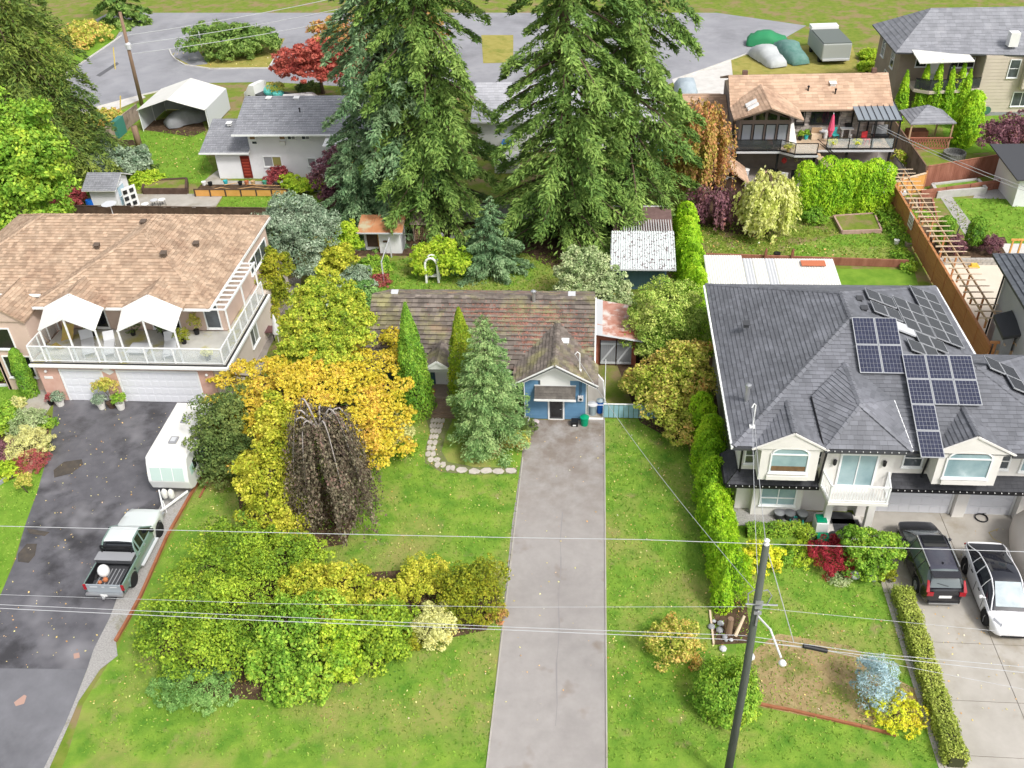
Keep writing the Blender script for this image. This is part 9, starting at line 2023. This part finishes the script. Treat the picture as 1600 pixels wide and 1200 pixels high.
# pots in front of the left garage
WPOT = M('white_pot_mat', (0.66, 0.64, 0.60), rough=.7)
potted('white pot with blue-green plant at the left garage corner', (-30.75, 41.05, .02), .34, .45, L_GREY, 700, .06, WPOT, .4, .26)
potted('reddish flowering plant in a dark pot at the left house corner', (-31.35, 41.1, .02), .22, .5, L_BURG, 400, .05, BLACK, .25, .16)
potted('white pot with pale green plant left of the potted maple', (-28.15, 40.85, .02), .34, .5, L_GREY, 700, .06, WPOT, .4, .24)
potted('white pot with leafy green plant right of the potted maple', (-27.0, 40.85, .02), .36, .6, L_FRESH, 800, .06, WPOT, .4, .26)
t = thing('potted_maple', 'bronze-leaved maple in a dark pot between the two garage doors', 'potted plant', (-27.6, 41.0, .02))
obj('pot', MB().lathe([(.2, 0), (.28, .35), (.24, .35)], (-27.6, 41.0, .02), 14), DARKF, t); P, T, Bq = cloud([(-27.9, 41.0, 1.45, .45, .4, .35), (-27.3, 41.0, 1.5, .45, .4, .35), (-27.6, 40.9, 1.75, .4, .35, .25)], 1900, .055, asp=.5); quads('foliage', P, T, Bq, M and L_MIX, t); obj('stem', MB().tube([(-27.6, 41, .3), (-27.62, 41, .9), (-27.9, 41, 1.4)], .025, 5).tube([(-27.62, 41, .9), (-27.3, 41, 1.45)], .02, 5), BARK, t)
bin_('round brown barrel right of the white garage door', (-22.0, 41.2, .02), .26, .42, M('barrel_mat', (0.14, 0.08, 0.08)), name='barrel', cat='barrel')
one('white_jug', MB().box(-22.1, -21.9, 41.1, 41.3, .575, .85), WHITE, 'white jug standing on the brown barrel', 'jug'); g = G(341, 626); bin_('small pale bucket by the corner of the left house', (g[0], g[1], .0), .17, .3, LGREY, name='bucket', cat='bucket')
g = G(358, 608); bin_('round white and blue tub at the side of the left house', (g[0], g[1], 0), .36, .28, BLU, WHITE, name='tub', cat='tub'); g = G(353, 596); one('garden_ornament', MB().ball((g[0], g[1], .25), .2, 8, 6).ball((g[0] + .1, g[1] + .1, .5), .14, 8, 6), LGREY, 'grey-white ornament stones behind the round tub', 'ornament')
g = G(405, 515); bin_('large translucent grey bin on the side patio of the left house', (g[0], g[1], 0), .36, .75, LGREY, WHITE)
g = G(412, 528); pt_ = thing('picnic_table', 'dark picnic table on the side patio', 'table', (g[0], g[1], 0)); obj('top', MB().box(g[0] - .5, g[0] + .9, g[1] - .4, g[1] + .4, .62, .68), M('plum_table_mat', (0.14, 0.07, 0.07)), pt_)
for sx in (-.4, .8):
 for sy in (-.3, .3): obj('leg', MB().box(g[0] + sx - .03, g[0] + sx + .03, g[1] + sy - .03, g[1] + sy + .03, 0, .62), BLACK, pt_)
g = G(426, 500); bb = thing('barbecue', 'black barbecue beside the side path', 'barbecue', (g[0], g[1], 0)); obj('hood', MB().ball((g[0], g[1], .75), .3, 12, 8, (1, 1, .8)), BLACKM, bb, smooth=True); [obj('leg', MB().tube([(g[0] + .2 * cos(a), g[1] + .2 * sin(a), .6), (g[0] + .3 * cos(a), g[1] + .3 * sin(a), 0)], .02, 5), METAL, bb) for a in (0, 2.1, 4.2)]
g = G(407, 533); one('orange_bucket', MB().lathe([(.14, 0), (.17, .32), (.15, .32), (.14, .2)], (g[0], g[1], 0), 12), M('orange_plastic_mat', (0.75, 0.18, 0.03), rough=.5), 'orange bucket under the picnic table', 'bucket')
g = G(438, 545); um = thing('closed_umbrella', 'closed white patio umbrella poking out of the yellow-green tree', 'umbrella', (g[0], g[1], 0)); obj('canopy', MB().lathe([(.02, 2.5), (.08, 2.3), (.26, 1.2), (.2, 1.1)], (g[0], g[1], 0), 10), WHITE, um); obj('pole', MB().tube([(g[0], g[1], 0), (g[0], g[1], 1.3)], .03, 6), WHITE, um)
# rear patio, left
g = G(142, 327); one('blue_barrel', MB().lathe([(.3, 0), (.33, .4), (.3, .85)], (g[0] + .1, g[1], 0), 14), BLU, 'blue barrel left of the small white shed', 'barrel'); 
for a, b, lab in ((229, 328, 'white round garden stool on the rear patio, left'), (243, 322, 'small glass-topped table on the rear patio'), (255, 321, 'white round garden stool on the rear patio, right')):
 g = G(a, b); t = thing('garden_stool', lab, 'stool', (g[0], g[1], 0)); obj('top', MB().lathe([(.3, .5), (.3, .55), (.05, .57)], (g[0], g[1], 0), 12), WHITE if a != 243 else LGREY, t); [obj('leg', MB().tube([(g[0] + .2 * cos(q), g[1] + .2 * sin(q), .5), (g[0] + .28 * cos(q), g[1] + .28 * sin(q), 0)], .02, 4), BLACK, t) for q in (0, 2.1, 4.2)]
# terrace of the brown house
def chair(label, x, y, z, mat, rz=0, name='garden_chair'):
 t = thing(name, label, 'chair', (x, y, z), None, local=True, rz=rz); obj('seat', MB().box(-.26, .26, -.26, .26, .4, .46), mat, t, bevel=.01); obj('backrest', MB().box(-.26, .26, .22, .28, .46, .95), mat, t, bevel=.01)
 for sx in (-.22, .22):
  for sy in (-.22, .22): obj('leg', MB().box(sx - .02, sx + .02, sy - .02, sy + .02, 0, .4), mat, t)
 return t
def table(label, x, y, z, w_, d_, h, mat, round_=False, name='garden_table'):
 t = thing(name, label, 'table', (x, y, z)); 
 if round_: obj('top', MB().lathe([(w_, h), (w_, h + .05), (w_ * .9, h + .07)], (x, y, z), 18), mat, t)
 else: obj('top', MB().box(x - w_, x + w_, y - d_, y + d_, z + h, z + h + .06), mat, t)
 for sx in (-1, 1):
  for sy in (-1, 1): obj('leg', MB().box(x + sx * w_ * .6 - .03, x + sx * w_ * .6 + .03, y + sy * (w_ if round_ else d_) * .6 - .03, y + sy * (w_ if round_ else d_) * .6 + .03, z, z + h), mat, t)
 return t
def patio_umbrella(label, x, y, z, h, mat):
 t = thing('closed_parasol', label, 'umbrella', (x, y, z)); obj('canopy', MB().lathe([(.03, h), (.1, h * .93), (.28, h * .45), (.2, h * .36), (.1, h * .2)], (x, y, z), 9), mat, t); obj('pole', MB().tube([(x, y, z), (x, y, z + h + .1)], .03, 6), WHITE, t); return t
patio_umbrella('closed raspberry-red parasol on the raised deck', 18.5, 74.1, 2.72, 2.3, M('raspberry_mat', (0.62, 0.06, 0.15), (0.7, 0.12, 0.2), 6, .7))
t = thing('canvas_swing', 'white cloth-covered lounge standing on the deck beside the gable room', 'lounge', (15.6, 74.2, 2.72)); obj('cover', MB().add([(15.25, 73.5, 2.75), (15.9, 73.6, 2.75), (16.0, 74.8, 2.75), (15.2, 74.8, 2.75), (15.35, 74.4, 4.1), (15.6, 74.5, 4.2)], [(0, 1, 5, 4), (1, 2, 5), (2, 3, 4, 5), (3, 0, 4)]), FABW, t)
g0 = 2.72
potted('dark potted plant beside the white cloth on the deck', (16.3, 74.6, g0), .25, .4, L_MID, 300, .08, BLACK); potted('bright leafy pot next to the turquoise pot on the deck', (16.8, 74.8, g0), .22, .4, L_FRESH, 300, .08, M('turq_pot_mat', (0.04, 0.42, 0.42)))
t = thing('wicker_bench', 'tan wicker bench on the deck against the stone wall', 'bench', (17.6, 74.9, g0)); obj('seat', MB().box(17.2, 18.0, 74.6, 75.1, g0, g0 + .42), PALEW, t); obj('backrest', MB().box(17.2, 18.0, 75.0, 75.1, g0 + .42, g0 + .85), WOOD, t)
table('small round white table on the deck', 18.1, 75.0, g0, .3, .3, .55, LGREY, True); chair('turquoise chair right of the raspberry parasol', 19.0, 74.6, g0, M('turq_chair_mat', (0.05, 0.38, 0.36)), .3)
one('white_panel', MB().box(18.2, 18.5, 74.9, 74.98, g0, g0 + .7), WHITE, 'plain white panel standing behind the raspberry parasol', 'board')  # plain upright white panel with no display on it
table('white-topped side table on the deck below the pergola edge', 19.9, 74.8, g0, .5, .25, .85, WHITE); t = thing('barbecue', 'black barbecue on the deck under the metal pergola', 'barbecue', (20.0, 75.1, g0)); obj('body', MB().box(19.8, 20.3, 74.95, 75.25, g0 + .92, g0 + 1.15), BLACKM, t)
one('garden_statue', MB().ball((20.2, 74.4, g0 + .2), .16, 8, 6).ball((20.2, 74.4, g0 + .45), .11, 8, 6), WHITE, 'small white statue on the deck under the side table', 'statue')
chair('bright red chair under the metal pergola', 21.2, 73.7, g0, M('red_chair_mat', (0.60, 0.05, 0.06)), .4); t = thing('sun_swing', 'dark grey swing seat at the right end of the deck', 'swing', (22.4, 74.3, g0)); obj('seat', MB().box(21.8, 23.0, 74.0, 74.7, g0 + .4, g0 + .5), BLACKM, t); obj('backrest', MB().box(21.8, 23.0, 74.6, 74.72, g0 + .5, g0 + 1.2), GREY, t); obj('frame', MB().tube([(21.7, 73.8, g0), (21.9, 74.4, g0 + 1.9), (22.9, 74.4, g0 + 1.9), (23.0, 73.8, g0)], .04, 6), BLACKM, t)
for (x, y, m_, lab) in ((18.5, 73.0, L_YELF, 'yellow cushion-like flower box behind the glass rail, left'), (20.4, 73.0, L_YELF, 'yellow flower box behind the glass rail, middle'), (15.0, 72.0, L_MIX, 'brownish plant behind the lower deck rail')): sh_o = potted(lab, (x, y, g0), .35, .35, m_, 500, .08, M('box_pot_mat', (0.45, 0.3, 0.15)))
one('brown_jar', MB().lathe([(.2, 0), (.32, .3), (.2, .6), (.22, .65)], (13.6, 72.9, g0), 14), REDF, 'brown jar pots in front of the gable room', 'jar')
hot = thing('hot_tub', 'dark red covered hot tub under the raised deck', 'hot tub', (21.0, 73.0, 0)); obj('tub', MB().box(19.7, 22.4, 71.6, 73.9, 0, .85), DARKF, hot, bevel=.05); obj('cover', MB().box(19.6, 22.5, 71.5, 74.0, .853, 1.0), M('maroon_cover_mat', (0.20, 0.04, 0.04), (0.26, 0.07, 0.06), 2, .6), hot, bevel=.04)
bin_('pale grey cylinder beside the ladder under the deck', (12.0, 73.1, 0), .32, .8, LGREY, WHITE, name='water_tank', cat='tank')
table('dark round table under the deck with bright clutter', 14.2, 73.0, 0, .5, .5, .7, BLACKM, True); chair('pinkish chair under the deck', 13.6, 72.2, 0, M('pink_chair_mat', (0.52, 0.3, 0.28)), .5); chair('white chair under the deck, front', 14.9, 72.0, 0, WHITE, -.4); chair('dark chair under the deck, right', 15.9, 72.5, 0, BLACKM, .2)
one('red_lantern', MB().lathe([(.05, 0), (.2, .15), (.2, .35), (.05, .5)], (15.0, 73.2, 1.3), 10), M('red_lantern_mat', (0.6, 0.06, 0.06)), 'red lantern hanging under the deck', 'lantern'); one('white_bowl', MB().lathe([(.2, 0), (.35, .2), (.3, .2), (.15, .08)], (14.8, 70.3, 0), 12), WHITE, 'white bowl planter on the terrace paving', 'planter')
sh('leafless pinkish shrub rising before the deck stairs', (1265, 255), 1.2, 2.4, 1500, .10, L_PLUM, asp=.2); sh('second wiry pinkish shrub left of the stairs', (1248, 258), .8, 2.2, 900, .10, L_CREAM, asp=.2)
table('round white patio table beside the tall weathered fence', 23.3, 73.4, 0, .75, .75, .8, WHITE, True); chair('black chair at the round white table', 22.7, 72.6, 0, BLACK, .3); chair('second black chair at the round white table', 23.6, 72.2, 0, BLACK, -.3)
t = thing('grey_lounger', 'light grey lounge cushion near the panel fence', 'lounge', (23.2, 69.6, 0)); obj('seat', MB().slab([(22.8, 69.2, .5), (23.9, 69.5, .55), (24.0, 70.8, .9), (22.9, 70.5, .85)], .3), LGREY, t); table('small white table at the hedge corner of the terrace', 21.9, 69.3, 0, .4, .35, .5, WHITE); sh('yellow-green potted palm near the grey lounge cushion', (1403, 264), .45, 1.5, 400, .15, L_LIME, asp=.3)
potted('orange-flowering bush against the lattice fence', (24.4, 75.0, 0), .5, 1.2, L_MIX, 500, .1, TERRA)
# balcony of taupe house
chair('grey chair on the balcony of the taupe house', 30.3, 88.0, 2.62, LGREY, .5); chair('white-framed chair at the right end of the smoked balcony', 33.4, 88.2, 2.62, WHITE, 0); chair('second white-framed chair on the smoked balcony', 32.9, 88.0, 2.62, LGREY, 0); potted('yellow leafy plant hanging over the smoked balcony glass', (31.9, 87.3, 2.62), .5, .9, L_YGR, 700, .12); potted('small yellow plant beside the white chairs on the balcony', (33.0, 87.6, 2.62), .25, .5, L_YGR, 250, .1)
# odds in the rear gardens
g = G(1352, 413); one('ornament_ball', MB().ball((g[0] - 3.7, g[1], .25), .22, 10, 7), LGREY, 'pale stone ball among the weeds of the rear garden', 'ornament')
g = G(1213, 405); one('black_bucket', MB().lathe([(.2, 0), (.25, .5), (.22, .5)], (g[0], g[1], 0), 12), BLACK, 'black bucket behind the white patio cover', 'bucket')
g = G(1521, 418); one('toy_truck', MB().box(g[0] - .2, g[0] + .2, g[1] - .12, g[1] + .12, .05, .3).box(g[0] - .32, g[0] + .35, g[1] - .15, g[1] + .15, 0, .12), M('toy_yellow_mat', (0.75, 0.48, 0.08)), 'yellow toy lying below the block wall', 'toy')
g = G(1358, 303); one('white_pail', MB().lathe([(.15, 0), (.2, .35), (.18, .35)], (g[0], 61.8, 0), 10), WHITE, 'white pail beside the weedy raised bed', 'bucket')
g = G(1500, 236); 
st2 = thing('compost_heap', 'open compost ring with dark scraps beside the redwood fence', 'compost', G(1490, 246)); g = G(1490, 246); obj('ring', MB().lathe([(.9, 0), (.9, .5), (.8, .5), (.8, .1)], g, 14), M('compost_mat', (0.05, 0.05, 0.05), (0.3, 0.3, 0.28), 9, .9), st2)
for a, b, lab in ((690, 372, 'white globe ornament under the firs'), (707, 375, 'second white ornament under the firs')):
 g = G(a, b); one('ornament_globe', MB().ball((g[0], g[1], .25), .2, 9, 6), WHITE, lab, 'ornament')
g = G(1005, 560)
print('OBJECTS', len(bpy.data.objects), 'TRIS', sum(sum(len(p.vertices) - 2 for p in o.data.polygons) for o in bpy.data.objects if o.type == 'MESH'))
